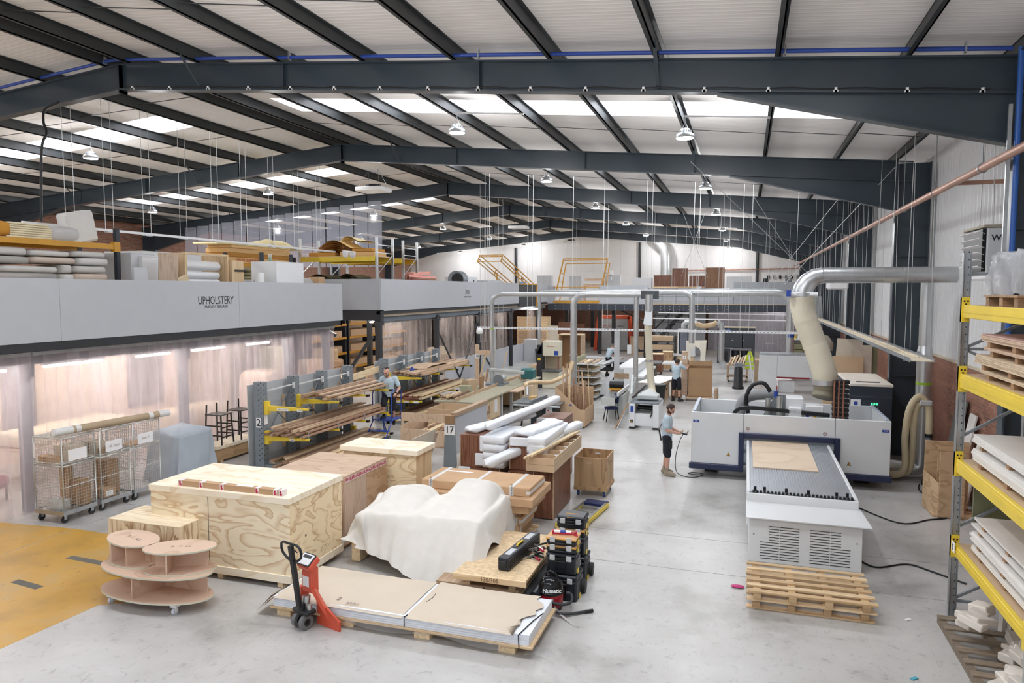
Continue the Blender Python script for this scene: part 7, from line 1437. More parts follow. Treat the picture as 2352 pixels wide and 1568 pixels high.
for k in range(6): boards('on shelf %s of the offcut rack' % ['one', 'two', 'three', 'four', 'five', 'six'][k], -6.55, -5.85, .152+.27*k, 28.7, 30.5, 4, [OAK, SOFT, OAK], 'offcuts on the stepped rack', .06, .2, 30+k)
# bandsaw
t = thing('bandsaw', 'cream and black bandsaw with a red tag beyond the benches', 'saw', (-8.6, 31.8, 0)); CRM = flat('machine_cream', '#ddd9c4', .4)
ob('spine', MB().box(-.55, -.28, -.25, .25, 0, 2.0, .02), flat('machine_charcoal', '#2f3238', .4), t); ob('spine_top', MB().add([(-.55, -.25, 1.6), (-.27, -.25, 2.15), (-.27, -.25, 1.6), (-.55, .25, 1.6), (-.27, .25, 2.15), (-.27, .25, 1.6)], [(0, 2, 1), (3, 4, 5), (0, 1, 4, 3)]), DARK, t); ob('upper_wheel_cover', MB().box(-.25, .55, -.3, .25, 1.5, 2.2, .03), CRM, t); ob('lower_wheel_cover', MB().box(-.27, .55, -.3, .25, 0, .78, .03), CRM, t); ob('table', MB().box(-.25, .6, -.55, .4, .82, .88, .01), CI, t); ob('blade_guard', MB().box(.4, .44, -.05, .0, .9, 1.5), flat('machine_red', '#8c2c33', .5), t); ob('back_board', MB().box(-.25, .5, .2, .24, .88, 1.5), flat('tan_board', '#b3a284', .7), t); ob('sticker', MB().box(.3, .5, -.304, -.3, 1.55, 1.75), BLUE, t); text('Bandsaw', .1, (.15, -.304, 1.95), FACE_Y, RT, t); ob('warning_label', MB().box(-.5, -.35, -.256, -.25, 1.3, 1.4), YEL, t); ob('stop_button', MB().cyl((-.42, -.27, 1.12), (-.42, -.25, 1.12), .03, 8), RT, t)
carcass('shelf_unit', 'small shelf unit with a grey side left of the bandsaw', -9.5, -9.15, 31.4, 32.6, 0, 1.05, MDF, 'shelf unit'); carcass('grey_cabinet', 'tall grey cabinet by the mezzanine post', -13.4, -12.6, 43.3, 44.3, 0, 1.4, LG)
one('waste_bin', MB().lathe([(.25, 0), (.33, .8), (.35, .82), (.34, .86), (.3, .86)], (-12.2, 42.9, 0), 18), BLACK, 'black waste bin beside the grey cabinet', 'bin')
t = thing('door_carcass', 'tall brown veneered carcass being assembled by two men', 'cabinet', (-9.3, 39.5, 0)); ob('panel', MB().box(-.75, -.7, -.5, .5, .05, 2.0), OAK, t); ob('panel', MB().box(.55, .6, -.5, .5, .05, 2.0), OAK, t); ob('back', MB().box(-.7, .55, .4, .45, .05, 2.0), CARDD, t); ob('top', MB().box(-.75, .6, -.5, .5, 2.0, 2.04), SOFT, t); ob('base', MB().box(-.75, .6, -.5, .5, 0, .05), SOFT, t)
for k, (x, y, z1, m, l) in enumerate(((-12.0, 48.6, 2.3, WALNUT, 'dark brown board standing by the far mezzanine posts'), (-12.7, 47.3, 2.1, flat('pale_beige_board', '#c8bca8'), 'pale panel standing left of the dark brown board'), (-11.9, 52, 2.0, WALNUT, 'dark board standing left of the orange cabinet'), (-7.2, 50.2, 1.3, MDF, 'brown board standing right of the orange cabinet'))): one('board_sheet', MB().box(x-.5, x+.5, y-.03, y+.03, 0, z1), m, l, 'board')
# orange safe cabinet
t = thing('storage_cabinet', 'large grey double-door cabinet in an orange frame under the far mezzanine', 'cabinet', (-9.4, 53.2, 0)); ORF = flat('orange_frame', '#c9502f', .45)
ob('frame', MB().add([(-1.5, -.3, 0), (-1.25, -.3, 0), (-1.05, -.3, 2.4), (-1.2, -.3, 2.65), (-1.5, .6, 0), (-1.25, .6, 0), (-1.05, .6, 2.4), (-1.2, .6, 2.65)], [(0, 1, 2, 3), (5, 4, 7, 6), (4, 0, 3, 7), (1, 5, 6, 2)]).add([(1.5, -.3, 0), (1.25, -.3, 0), (1.05, -.3, 2.4), (1.2, -.3, 2.65), (1.5, .6, 0), (1.25, .6, 0), (1.05, .6, 2.4), (1.2, .6, 2.65)], [(3, 2, 1, 0), (6, 7, 4, 5), (7, 3, 0, 4), (2, 6, 5, 1)]).box(-1.2, 1.2, -.3, .6, 2.4, 2.65), ORF, t)
for s in (-1, 1): d = ob('door', MB().box(min(s*1.1, s*.01), max(s*1.1, s*.01), -.25, .3, .05, 2.4), flat('door_grey', '#a7aaad', .5), t); ob('handle', MB().box(s*.1-.03, s*.1+.03, -.29, -.25, 1.05, 1.45), BLACK, d)
text('Safestock', .17, (-.5, -.255, 1.85), FACE_Y, ORF, t); text('Safebox', .17, (.55, -.255, 1.85), FACE_Y, BLACK, t); ob('control', MB().box(-.6, -.3, -.27, -.25, 1.55, 1.68), BLACK, t)
# panel saw
t = thing('panel_saw', 'sliding table panel saw with a dark base under the far mezzanine', 'saw', (-5.9, 36.6, 0))
ob('base', MB().box(-.5, 1.6, -.6, .5, .05, .82), NAVYBLACK, t); ob('table', MB().box(-.5, 1.9, -.7, .6, .84, .9), CI, t); ob('sliding_carriage', MB().bar((-.75, -2.4, .88), (-.45, 1.4, .88), .34, .1), ALUM, t); ob('crosscut_fence', MB().bar((-2.5, .9, .95), (-.4, .8, .95), .12, .08), WHITE, t); ob('outrigger', MB().box(-2.4, -.6, .3, .9, .78, .84), BLACK, t); ob('outrigger_arm', MB().bar((-2.2, .5, .42), (-.5, .2, .42), .2, .22), BLACK, t); ob('leg', MB().bar((-2.3, .6, 0), (-2.3, .6, .78), .06, .06), BLACK, t); ob('overhead_guard', MB().bar((.6, .4, 1.4), (1.9, .2, 1.45), .1, .1).bar((.5, .1, .95), (.7, .3, 1.5), .06, .06), BLACK, t); ob('side_table', MB().box(1.95, 3.2, -.5, .9, .82, .88), OFFW, t); ob('control_head', MB().box(.1, .3, .2, .3, 1.25, 1.7), WHITE, t)
one('board_sheet', MB().box(-3.9, -2.9, 43.95, 44.0, 0, 2.2), MDF, 'brown board standing behind the panel saw', 'board'); t = thing('flat_rack', 'low rack of brown boards behind the panel saw', 'rack')
for z in (.5, 1.0, 1.5): ob('shelf', MB().box(-5.6, -3.9, 42.0, 42.6, z, z+.06), BLACK, t); ob('board', MB().box(-5.5, -4.0, 42.05, 42.55, z+.06, z+.36), MDF, t)
ob('post', MB().box(-5.65, -5.57, 42, 42.6, 0, 1.9), BLACK, t); ob('post', MB().box(-3.9, -3.82, 42, 42.6, 0, 1.9), BLACK, t); settle(t)
# edgebander, planer, jointer
t = thing('edge_bander', 'white edge banding machine with a sloping hood beyond the planer', 'machine', (-5.0, 31.2, 0)); ob('hood', MB().prism([(-.8, .15), (-.8, .55), (-.35, 1.25), (.6, 1.3), (.6, .15)], 1, -1.6, 3.0) if 0 else MB().add([(-.85, -1.5, .1), (.6, -1.5, .1), (.6, -1.5, 1.3), (-.15, -1.5, 1.28), (-.7, -1.5, .6), (-.85, 3, .1), (.6, 3, .1), (.6, 3, 1.3), (-.15, 3, 1.28), (-.7, 3, .6)], [(0, 1, 2, 3, 4), (6, 5, 9, 8, 7), (3, 2, 7, 8), (4, 3, 8, 9), (0, 4, 9, 5), (1, 6, 7, 2)]), MW, t); ob('window', MB().add([(-.3, -1.51, .75), (.1, -1.51, .75), (.1, -1.51, 1.1), (-.1, -1.51, 1.1)], [(0, 1, 2, 3)]), BLACK, t); ob('feed_table', MB().box(.62, 1.0, -1.4, 2.9, .85, .93), MW, t)
t = thing('planer', 'white thicknesser planer with a raised fence on the aisle', 'machine', (-3.08, 23.7, 0))
ob('side_panel', MB().box(-.48, -.3, -.55, .7, .06, .82, .01), MW, t); ob('side_panel', MB().box(.28, .48, -.55, .7, .06, .82, .01), MW, t); ob('front_panel', MB().box(-.3, .28, -.5, -.46, .1, .5), MW, t); ob('thickness_table', MB().box(-.3, .28, -.4, .65, .5, .55), CI, t); ob('roller_bed', MB().cyl((-.28, -.2, .64), (.28, -.2, .64), .05, 10).cyl((-.28, .1, .64), (.28, .1, .64), .05, 10), BLACK, t); ob('top', MB().box(-.46, .46, -.5, .7, .82, .87, .01), GREYM, t); ob('hood', MB().obox((.05, .1, .99), (.7, .5, .16), (0, 0, 0), .03), LGM, t); ob('hood_spout', MB().prism([(.0, 1.06), (.2, 1.06), (.1, 1.22)], 0, -.1, .3) if 0 else MB().add([(-.25, -.1, 1.07), (.35, -.1, 1.07), (.35, .35, 1.07), (-.25, .35, 1.07), (.05, .2, 1.25)], [(0, 1, 4), (1, 2, 4), (2, 3, 4), (3, 0, 4)]), LGM, t)
fn_ = ob('raised_table', MB().obox((-.55, .3, 1.12), (.08, 1.5, .55), (.32, .1, .15), .01), LGM, t)
for k in range(4): ob('casting_rib', MB().obox((-.51, -.25+.33*k, 1.05+.1*k-.06), (.06, .04, .5), (.32, .1, .15)), MW, t)
ob('foot', MB().box(-.48, -.3, -.55, -.4, 0, .06).box(.28, .48, -.55, -.4, 0, .06).box(-.48, .48, .5, .7, 0, .06), BLACK, t); ob('crank', MB().bar((.2, -.53, .4), (.26, -.53, .55), .04, .03), BLACK, t); ob('warning_label', MB().box(-.44, -.34, -.556, -.55, .2, .3), BLACK, t); ob('warning_print', MB().add([(-.43, -.558, .22), (-.35, -.558, .22), (-.39, -.558, .28)], [(0, 1, 2)]), WARN, t); ob('instruction_label', MB().box(-.44, -.34, -.556, -.55, .55, .75), BLUE, t); ob('door', MB().box(-.22, .2, -.505, -.5, .16, .46, .002), MW, t)
t = thing('jointer', 'grey topped surface planer table projecting beside the white planer', 'machine', (-4.35, 25.4, 0)); ob('table', MB().box(-.25, .2, -1.6, 1.2, .82, .88), CI, t); ob('table_end', MB().box(-.25, .2, -1.64, -1.6, .62, .88), LGM, t); ob('fence', MB().box(.2, .26, -1.2, 1.2, .88, 1.0), MW, t); ob('base', MB().box(-.2, .3, -.6, 1.0, 0, .8), LGM, t); ob('motor', MB().cyl((-.3, .2, 1.1), (.2, .2, 1.1), .13, 16), BLACK, t); ob('cutter_guard', MB().box(-.3, .25, .1, .5, .9, .98), ORNG, t); ob('power_pole', MB().box(-.1, .1, .8, .86, .88, 1.6), LATCH, t); ob('sign', MB().box(-.25, .3, .78, .8, 1.25, 1.45), OAK, t)
t = thing('office_chair', 'blue fabric chair with black legs by the planer', 'chair', (-4.35, 24.3, 0), .4); NB2 = flat('navy_fabric', '#23335e', .9)
ob('seat', superq(MB(), (0, 0, .46), (.23, .22, .04), .4, 16, 6), NB2, t); ob('backrest', superq(MB(), (.2, .1, .78), (.05, .22, .18), .5, 16, 8), NB2, t)
for (x, y) in ((-.2, -.2), (.2, -.2), (-.2, .2), (.2, .2)): ob('leg', MB().bar((x*1.15, y*1.15, 0), (x*.8, y*.8, .44), .025, .025), BLACK, t)
ob('back_post', MB().bar((.2, -.1, .45), (.22, .0, .75), .02, .03), BLACK, t)
for k, l in enumerate(('brown board leaning against the white planer', 'white board leaning against the white planer')): one('leaning_board', MB().add([(-4.02+.06*k, 23.0+.08*k, .0), (-3.98+.06*k, 23.0+.08*k, 0), (-3.62+.0*k, 23.5+.08*k, .82), (-3.66+.0*k, 23.5+.08*k, .82), (-4.02+.06*k, 23.25+.08*k, 0), (-3.98+.06*k, 23.25+.08*k, 0), (-3.62, 23.75+.08*k, .82), (-3.66, 23.75+.08*k, .82)], [(0, 1, 2, 3), (5, 4, 7, 6), (0, 3, 7, 4), (1, 5, 6, 2), (3, 2, 6, 7)]), [CARDD, WHITE][k], l, 'board')
t = thing('waste_bin', 'black waste bin with handles behind the planer', 'bin', (-3.25, 28.4, 0)); ob('tub', MB().lathe([(.24, 0), (.32, .75), (.34, .78), (.33, .82), (.28, .8)], n=20), BLACK, t); ob('handle', MB().box(.33, .36, -.08, .08, .62, .7), BLACK, t)
t = thing('sheet_trestle', 'white sheet lying over wooden trestles beside the dark-haired young man', 'table', (-3.4, 30.0, 0)); ob('sheet', MB().obox((0, 0, .8), (.95, 2.6, .03), (0, 0, -.2)), PAPER, t); ob('board', MB().obox((.05, .1, .74), (.9, 2.4, .04), (0, 0, -.15)), OAK, t); ob('leg', MB().box(-.3, -.2, -.8, .9, 0, .72).box(.25, .35, -.8, .9, 0, .72), SOFT, t)
# carcass on the young man's trolley
t = thing('carcass_trolley', 'brown mdf carcass standing on a castor trolley beside the young man', 'trolley', (-1.85, 30.1, 0), .14); KM = flat('kraft_mdf', '#a47c50', .7, 0, .05)
ob('dolly', MB().box(-.45, .6, -.35, .35, .1, .18), OAK, t)
for (x, y) in ((-.4, -.3), (.5, -.3), (.5, .3), (-.4, .3)): ob('castor', MB().cyl((x-.02, y, .05), (x+.02, y, .05), .05, 10).box(x-.01, x+.01, y-.01, y+.01, .05, .1), GREYRUB, t)
ob('front_panel', MB().box(-.35, .55, -.3, -.28, .2, 1.35), KM, t); ob('top_rail', MB().box(-.35, .55, -.3, -.28, 1.48, 1.65), KM, t); ob('side_panel', MB().box(-.37, -.35, -.3, .4, .18, 1.65), KM, t); ob('side_panel', MB().box(.55, .57, -.3, .4, .18, 1.65), KM, t); ob('back_panel', MB().box(-.35, .55, .38, .4, .2, 1.4), KM, t); ob('tall_side', MB().box(-.62, -.4, -.1, .3, .2, 2.0), PINKPLY, t); ob('number_plate', MB().box(-.6, -.48, -.105, -.1, 1.7, 1.82), PAPER, t); text('9', .1, (-.54, -.108, 1.76), FACE_Y, BLACK, t)
one('rocker_board', MB().box(-1.15, -1.0, 29.6, 30.2, 0, .55, .05), OAK, 'small pale side piece with a slot standing right of the carcass trolley', 'board'); one('pale_board', MB().box(-2.95, -2.5, 30.6, 30.64, 0, .75), OAK, 'pale board standing behind the young man', 'board')
t = thing('white_board_arch', 'tall white board with an arched cut-out standing behind the carcass trolley', 'board', (-2.6, 39.5, .55)); AR = flat('primed_board', '#ddd5c4', .6); m = MB()
out = [(-.45, 0), (-.45, 1.25), (.62, 1.3), (.55, 0), (.3, 0), (.32, .65), (.25, .85), (.05, .95), (-.15, .85), (-.2, .65), (-.2, 0)]; n = len(out); m.add([(x, 0, z) for x, z in out]+[(x, .04, z) for x, z in out], [(i, n+i, n+(i+1) % n, (i+1) % n) for i in range(n)]); fr_ = [(0, 1, 8, 9, 10), (1, 2, 6, 7, 8) if 0 else (1, 2, 7, 8), (2, 6, 7), (2, 3, 5, 6), (3, 4, 5)]; m.add([(x, 0, z) for x, z in out], [f for f in fr_]); m.add([(x, .04, z) for x, z in out], [f[::-1] for f in fr_]); ob('arch_board', m, AR, t); ob('foot', MB().box(-.4, .5, -.05, .3, -.55, 0), SOFT, t)
t = thing('sander', 'white machine with a black framed window and twin ducts behind the arched board', 'machine', (-3.1, 40.6, 0)); ob('body', MB().box(-.5, .45, 0, .7, .85, 2.35), MW, t); ob('window_frame', MB().box(-.42, .1, -.03, 0, 1.0, 2.3), BLACK, t); ob('window', MB().box(-.36, .04, -.034, -.03, 1.06, 2.24), flat('dim_glass', '#6f7480', .15), t); ob('stand', MB().box(-.45, .4, .05, .65, 0, .85), SOFT, t); ob('elbow', MB().tube([(-.2, .3, 2.35), (-.2, .3, 2.6), (-.05, .3, 2.75), (.2, .3, 2.75)], .14, 12).tube([(.15, .3, 2.35), (.15, .3, 2.55), (.3, .3, 2.7), (.5, .3, 2.7)], .14, 12), GALVD, t); ob('tan_hose', MB().tube(smooth([(.4, .3, 2.7), (.8, .3, 2.55), (1.3, .3, 2.6), (1.6, .3, 2.75)]), .14, 12), flat('amber_hose2', '#cfae7e'), t); ob('drop_pipe', MB().tube([(1.6, .3, 2.75), (1.8, .3, 2.65), (1.85, .3, 2.4), (1.85, .3, .7), (1.95, .3, .45), (2.2, .3, .35)], .16, 14), GALVD, t); ob('side_table', MB().box(-1.2, -.5, .1, .6, .85, .95), OFFW, t)
for k, (x, y, l) in enumerate(((-4.55, 38.9, 'plywood crate trolley behind the panel saw, left'), (-4.2, 40.6, 'plywood crate trolley behind the panel saw, right'))):
    t = thing('crate_trolley', l, 'trolley', (x, y, 0)); ob('crate_body', MB().box(-.4, .35, -.3, .3, .14, 1.1), BXM if k else WALNUT, t); ob('rim', MB().box(-.42, .37, -.32, .32, 1.08, 1.12), SOFT, t)
    for (cx, cy) in ((-.3, -.25), (.25, -.25), (-.3, .25), (.25, .25)): ob('castor', MB().cyl((cx-.02, cy, .07), (cx+.02, cy, .07), .07, 10), BLACK, t)
# dust extractor
t = thing('dust_extractor', 'large dark grey dust extractor with bins under the far mezzanine', 'machine', (-.55, 46.4, 0)); SLT = flat('extractor_slate', '#3c4147', .45)
ob('upper_body', MB().box(-1.1, 1.1, -.3, .6, .95, 2.2, .02), SLT, t); ob('top_rim', MB().box(-1.12, 1.12, -.32, .62, 2.2, 2.25), flat('dusty_ledge', '#c9b69a'), t); ob('stand', MB().box(-1.1, -.35, -.3, .6, .0, .95).box(.9, 1.1, -.3, .6, 0, .95), SLT, t); ob('opening', MB().box(-.95, -.5, -.31, -.3, .15, .75), BLACK, t)
for x in (-.02, .52): ob('bin', MB().cyl((x, .1, .02), (x, .1, .78), .24, 16), NAVYBLACK, t)
for x in (-1.08, -.3, .35): ob('door', MB().box(x, x+.7, -.315, -.3, 1.0, 1.85), SLT, t); ob('latch', MB().box(x+.05, x+.1, -.33, -.315, 1.4, 1.46), LATCH, t)
ob('name_plate', MB().box(-.8, -.35, -.32, -.3, 1.98, 2.12), flat('plate_blue', '#2d6bc0'), t); text('ITECH', .11, (-.575, -.324, 2.05), FACE_Y, BLACK, t, bold=.003); ob('sticker', MB().box(-.9, -.82, -.32, -.3, 1.65, 1.8), flat('green_marker', '#a6d33c'), t); ob('bar', MB().box(-1.1, -.2, -.34, -.3, .92, .96), LATCH, t)
curtain('strip_curtain', 'clear strip curtain with a bluish shine right of the dust extractor', 50.2, -2.0, 4.2, .4, 3.15, PVCB, .35, 'x')
# stairs to the far mezzanine
t = thing('steel_staircase', 'dark steel staircase up to the far mezzanine', 'stairs'); 
for y in (49.2, 50.1): ob('stringer', MB().bar((-6.6, y, .1), (-3.7, y, 3.5), .06, .22), DARK, t); ob('handrail', MB().bar((-6.6, y, 1.1), (-3.7, y, 4.4), .05, .05), DARK, t)
for k in range(12): ob('tread', MB().box(-6.5+.235*k, -6.2+.235*k, 49.2, 50.1, .25+.275*k, .29+.275*k), DARK, t)
settle(t)
t = thing('steel_platform', 'dark steel stair platform with rails before the pale partition', 'platform')
for x in (-5.8, -4.9, -3.6): ob('post', MB().box(x-.04, x+.04, 48.3, 48.38, 0, 2.9), DARK, t)
for z in (1.9, 2.4, 2.85): ob('rail', MB().bar((-5.8, 48.34, z), (-3.6, 48.34, z), .05, .05), DARK, t)
ob('brace', MB().bar((-5.8, 48.34, .4), (-3.6, 48.34, 1.9), .06, .06).bar((-5.8, 48.34, 1.9), (-3.6, 48.34, .5), .06, .06), DARK, t); settle(t)
# second white router, hi-vis vest, timber bench
t = thing('beam_saw', 'long white panel machine with red trim behind the router', 'machine', (1.3, 33.9, 0)); ob('hood', MB().add([(-.72, -.4, .45), (-.68, -.4, 1.62), (2.0, -.4, 1.62), (2.0, -.4, .7), (.05, -.4, .7), (.05, -.4, .02), (-.1, -.4, .05), (-.72, .5, .45), (-.68, .5, 1.62), (2.0, .5, 1.62), (2.0, .5, .7), (.05, .5, .7), (.05, .5, .02), (-.1, .5, .05)], [(0, 6, 5, 4, 1) if 0 else (6, 5, 4, 1, 0), (4, 3, 2, 1), (1, 2, 9, 8), (0, 1, 8, 7), (0, 7, 13, 6)]), MW, t); ob('top_bar', MB().box(-.66, 2.0, -.3, .5, 1.62, 1.72), GALV, t); ob('red_trim', MB().box(.06, 1.4, -.35, .4, .62, .72).box(-.06, .1, -.3, .3, 0, .25), flat('machine_red2', '#9c2530', .4), t); ob('cutter_body', MB().box(.15, .8, -.2, .4, 0, .5), MW, t); ob('seam', MB().box(.05, .06, -.404, -.4, .7, 1.6), GREYM, t)
t = thing('hi_vis_vest', 'yellow hi-vis vest hung on a white stand beside the timber bench', 'vest'); HV = flat('hi_vis', '#c9dc3f', .7); 
ob('vest_body', MB().grid(lambda u, v: (.02+.34*u-.05*(1-v)*(.5-u), 34.55+.08*math.sin(PI*u), .88+.55*v+.03*math.sin(6*u)*(1-v)), 8, 8).grid(lambda u, v: (.04+.08*u+.1*v, 34.56, 1.43+.28*v), 3, 4).grid(lambda u, v: (.36-.08*u-.1*v, 34.56, 1.43+.28*v), 3, 4), HV, t)
for z in (1.0, 1.2): ob('reflective_band', MB().grid(lambda u, v, z=z: (.01+.35*u, 34.54+.08*math.sin(PI*u), z+.06*v), 8, 1), LATCH, t)
settle(t); t = thing('roller_stand', 'white leaning stand holding the hi-vis vest', 'stand', (.3, 34.6, 0)); ob('leg', MB().bar((.12, 0, 0), (-.15, .05, 1.65), .09, .06), OFFW, t); ob('foot', MB().bar((-.2, -.2, .02), (.35, .1, .02), .05, .03), OFFW, t)
t = thing('bench_grinder', 'black pedestal stand with a vice beside the hi-vis vest', 'machine', (-.28, 34.2, 0)); ob('pedestal', MB().lathe([(.26, 0), (.26, .1), (.2, .14), (.18, .95), (.14, 1.0)], n=10), BLACK, t); ob('vice', MB().box(-.15, .2, -.08, .08, 1.0, 1.2, .02).cyl((-.25, 0, 1.1), (.3, 0, 1.1), .03, 8), GREYM, t)
t = thing('timber_bench', 'wooden bench on castors with timber lengths on top by the hi-vis vest', 'bench', (-.35, 37.0, 0)); ob('frame', MB().box(-.5, -.4, -.4, .4, .1, .8).box(.4, .5, -.4, .4, .1, .8).box(-.5, .5, -.4, .4, .25, .3), OAK, t); ob('top', MB().box(-.52, .52, -.42, .42, .8, .86), OAK, t)
for (x, y) in ((-.4, -.3), (.4, -.3)): ob('castor', MB().cyl((x-.02, y, .05), (x+.02, y, .05), .05, 10), BLACK, t)
for k in range(6): one('timber_length', MB().bar((-.75+.13*k, 36.6, .89), (-.6+.13*k, 37.5, 1.15+.05*(k % 3)), .08, .05), [OAK, SOFT][k % 2], 'sawn timber length on the castor bench, %s of six' % ORD[k].split(' from')[0], 'timber', 'timber on the castor bench')
carcass('drawer_unit', 'wooden drawer unit between the hi-vis vest and the white machine', .45, 1.0, 36.2, 37.2, 0, 1.15, OAK, 'cabinet')
t = thing('parts_drawers', 'white frame with olive drawers beside the extraction drop pipe', 'drawers', (2.75, 38.2, 0)); ob('frame', MB().box(-.55, -.5, -.2, .3, 0, 2.1).box(.5, .55, -.2, .3, 0, 2.1).box(-.5, .5, -.2, .3, 2.05, 2.1).box(-.5, .5, .28, .3, 0, 2.1), WHITE, t)
for (z0, z1) in ((1.6, 1.85), (1.38, 1.57), (1.0, 1.3)): ob('drawer', MB().box(-.48, -.01, -.22, .27, z0, z1, .005), flat('olive_drawer', '#8f8f6e', .5), t); ob('drawer', MB().box(.01, .48, -.22, .27, z0, z1, .005), flat('olive_drawer', '#8f8f6e'), t)
ob('shelf', MB().box(-.5, .5, -.2, .27, .9, .94), WHITE, t)
for k in range(3): one('bottle', MB().lathe([(.06, 0), (.06, .2), (.02, .26), (.02, .3)], (2.35+.18*k, 38.2, 2.102), 10), [YEL, WHITE, LATCH][k], '%s bottle on the olive drawer frame' % ['yellow', 'white', 'grey'][k], 'bottle')
one('grey_duct_box', MB().box(2.9, 3.7, 40, 41, 2.3, 4.2), flat('zinc_box', '#a4a8aa', .5), 'grey metal duct box by the far right columns', 'duct')
one('dust_hood', MB().lathe([(.5, 0), (.5, .3), (.3, .6), (0, .7)], (3.0, 32.5, 2.0), 18).box(2.95, 3.05, 32.45, 32.55, 0, 2.0), flat('cream_hood', '#b9b09a', .5), 'domed cream dust hood behind the wide brown board', 'machine')
one('second_heater', MB().box(3.0, 3.7, 30, 31, 4.55, 5.1, .05), WHITE, 'small white space heater by the second right column', 'heater'); one('second_heater', MB().box(3.0, 3.65, 44, 45, 4.9, 5.4, .05), WHITE, 'far white space heater by the last right columns', 'heater')
# ---------------------------------------------------------------- things on the far mezzanine
for (x0, x1, z1, m, l, c) in ((-6.15, -4.98, 5.56, WALNUT, 'low mahogany cabinet on the far mezzanine, first from the left', 'cabinet'), (-4.9, -3.87, 6.03, WALNUT, 'tall dark mahogany cabinet on the far mezzanine', 'cabinet'), (-3.75, -2.75, 5.52, WALNUT, 'low mahogany cabinet between the two tall ones on the far mezzanine', 'cabinet'), (-2.68, -1.45, 6.06, ply('brown_door', '#8e603f', '#754b30', (5, 5, .6), 4), 'tall brown boarded cabinet on the far mezzanine', 'cabinet'), (-9.55, -8.5, 5.57, LG, 'grey block cabinet right of the open loading gate', 'cabinet'), (-14.6, -13.55, 5.6, LG, 'grey cabinet left of the open loading gate', 'cabinet'), (-12.2, -11.3, 5.55, LG, 'grey machine cabinet behind the open loading gate', 'cabinet'), (-1.3, .3, 5.45, WL, 'white cupboard right of the brown boarded cabinet', 'cabinet'), (-7.7, -6.3, 5.4, WL, 'white cupboard behind the fascia left of the mahogany cabinets', 'cabinet')):
    o = carcass('cabinet', l, 0, 1, 0, 1, 0, 1, m, c) if 0 else thing('cabinet', l, c, ((x0+x1)/2, 50.4, 3.62)); W = x1-x0; H = z1-3.62; ob('carcass', MB().box(-W/2, W/2, 0, .6, 0, H, .01), m, o); ob('door', MB().box(-W/2+.02, -.005, -.02, 0, .03, H-.03), m, o); ob('door', MB().box(.005, W/2-.02, -.02, 0, .03, H-.03), m, o)
for k, (x0, x1) in enumerate(((-6.1, -4.4), (-4.35, -2.8))):
    t = thing('timber_crate', 'pale plywood crate on the far mezzanine under the mahogany cabinets, %s' % ('left', 'right')[k], 'crate', ((x0+x1)/2, 49.6, 3.62)); W = x1-x0; ob('crate_body', MB().box(-W/2, W/2, 0, .6, 0, 1.15), PINKPLY, t); ob('frame_rail', MB().box(-W/2, W/2, -.03, 0, 1.05, 1.15).box(-W/2, W/2, -.03, 0, .02, .1), SOFTX, t)
t = thing('work_shelf', 'hardwood shelf carcass behind the open loading gate', 'shelf'); ob('upright', MB().box(-11.05, -10.95, 50, 50.5, 3.62, 5.0), HWPLY, t); ob('upright', MB().box(-9.75, -9.65, 50, 50.5, 3.62, 5.4), HWPLY, t)
for z in (4.3, 4.8, 5.2): ob('shelf', MB().box(-10.95, -9.75, 50, 50.5, z, z+.15), HWPLY, t)
settle(t)
for k, (x, y, z, s, m, l) in enumerate(((-13.12-.6, 37.6, 3.62, (.8, 2.4, 1.45), LG, 'grey cabinet with a black handle on the second mezzanine'), (-14.2, 34.8, 3.62, (.9, 2.2, 1.6), WL, 'white louvred machine on the second mezzanine'), (-13.0+.7-1.4, 46.4, 3.62, (.5, 2, 1.2), GREYP, 'grey box at the corner of the two mezzanines'))):
    t = thing('machine_cabinet', l, 'cabinet', (x, y, z)); ob('body', MB().box(-s[0]/2, s[0]/2, -s[1]/2, s[1]/2, 0, s[2], .02), m, t); ob('panel', MB().box(s[0]/2, s[0]/2+.01, s[1]*.25, s[1]*.32, s[2]*.55, s[2]*.9), BLACK, t)
t = thing('fan_blower', 'black and grey round blower on the second mezzanine', 'fan', (-13.6, 32.9, 4.7)); ob('housing', MB().cyl((0, -.3, .35), (0, .3, .35), .42, 20), GREYM, t); ob('intake', MB().cyl((.1, -.36, .35), (.1, -.3, .35), .3, 18), BLACK, t)
for k, (x, l, c) in enumerate(((1.2, 'black desk lamp above the darker fascia', BLACK), (2.6, 'grey desk machine above the darker fascia', GREYM), (-9.2, 'white bottles on the grey block cabinet', WHITE))): one('desk_item', MB().box(x-.2, x+.2, 50.2, 50.5, 5.0 if k < 2 else 5.58, 5.3 if k < 2 else 5.9, .05).cyl((x+.1, 50.3, 5.2), (x+.1, 50.3, 5.45), .05, 8), c, l, 'equipment')
for k in range(6): one('wall_tool', MB().box(1.6+.45*k, 1.78+.45*k, 62.9, 62.98, 5.45, 5.75, .03), GREYM if k % 2 else INK, 'small tool hanging on the white end wall, %s from the left' % ['first', 'second', 'third', 'fourth', 'fifth', 'sixth'][k], 'tool', 'tools on the end wall')
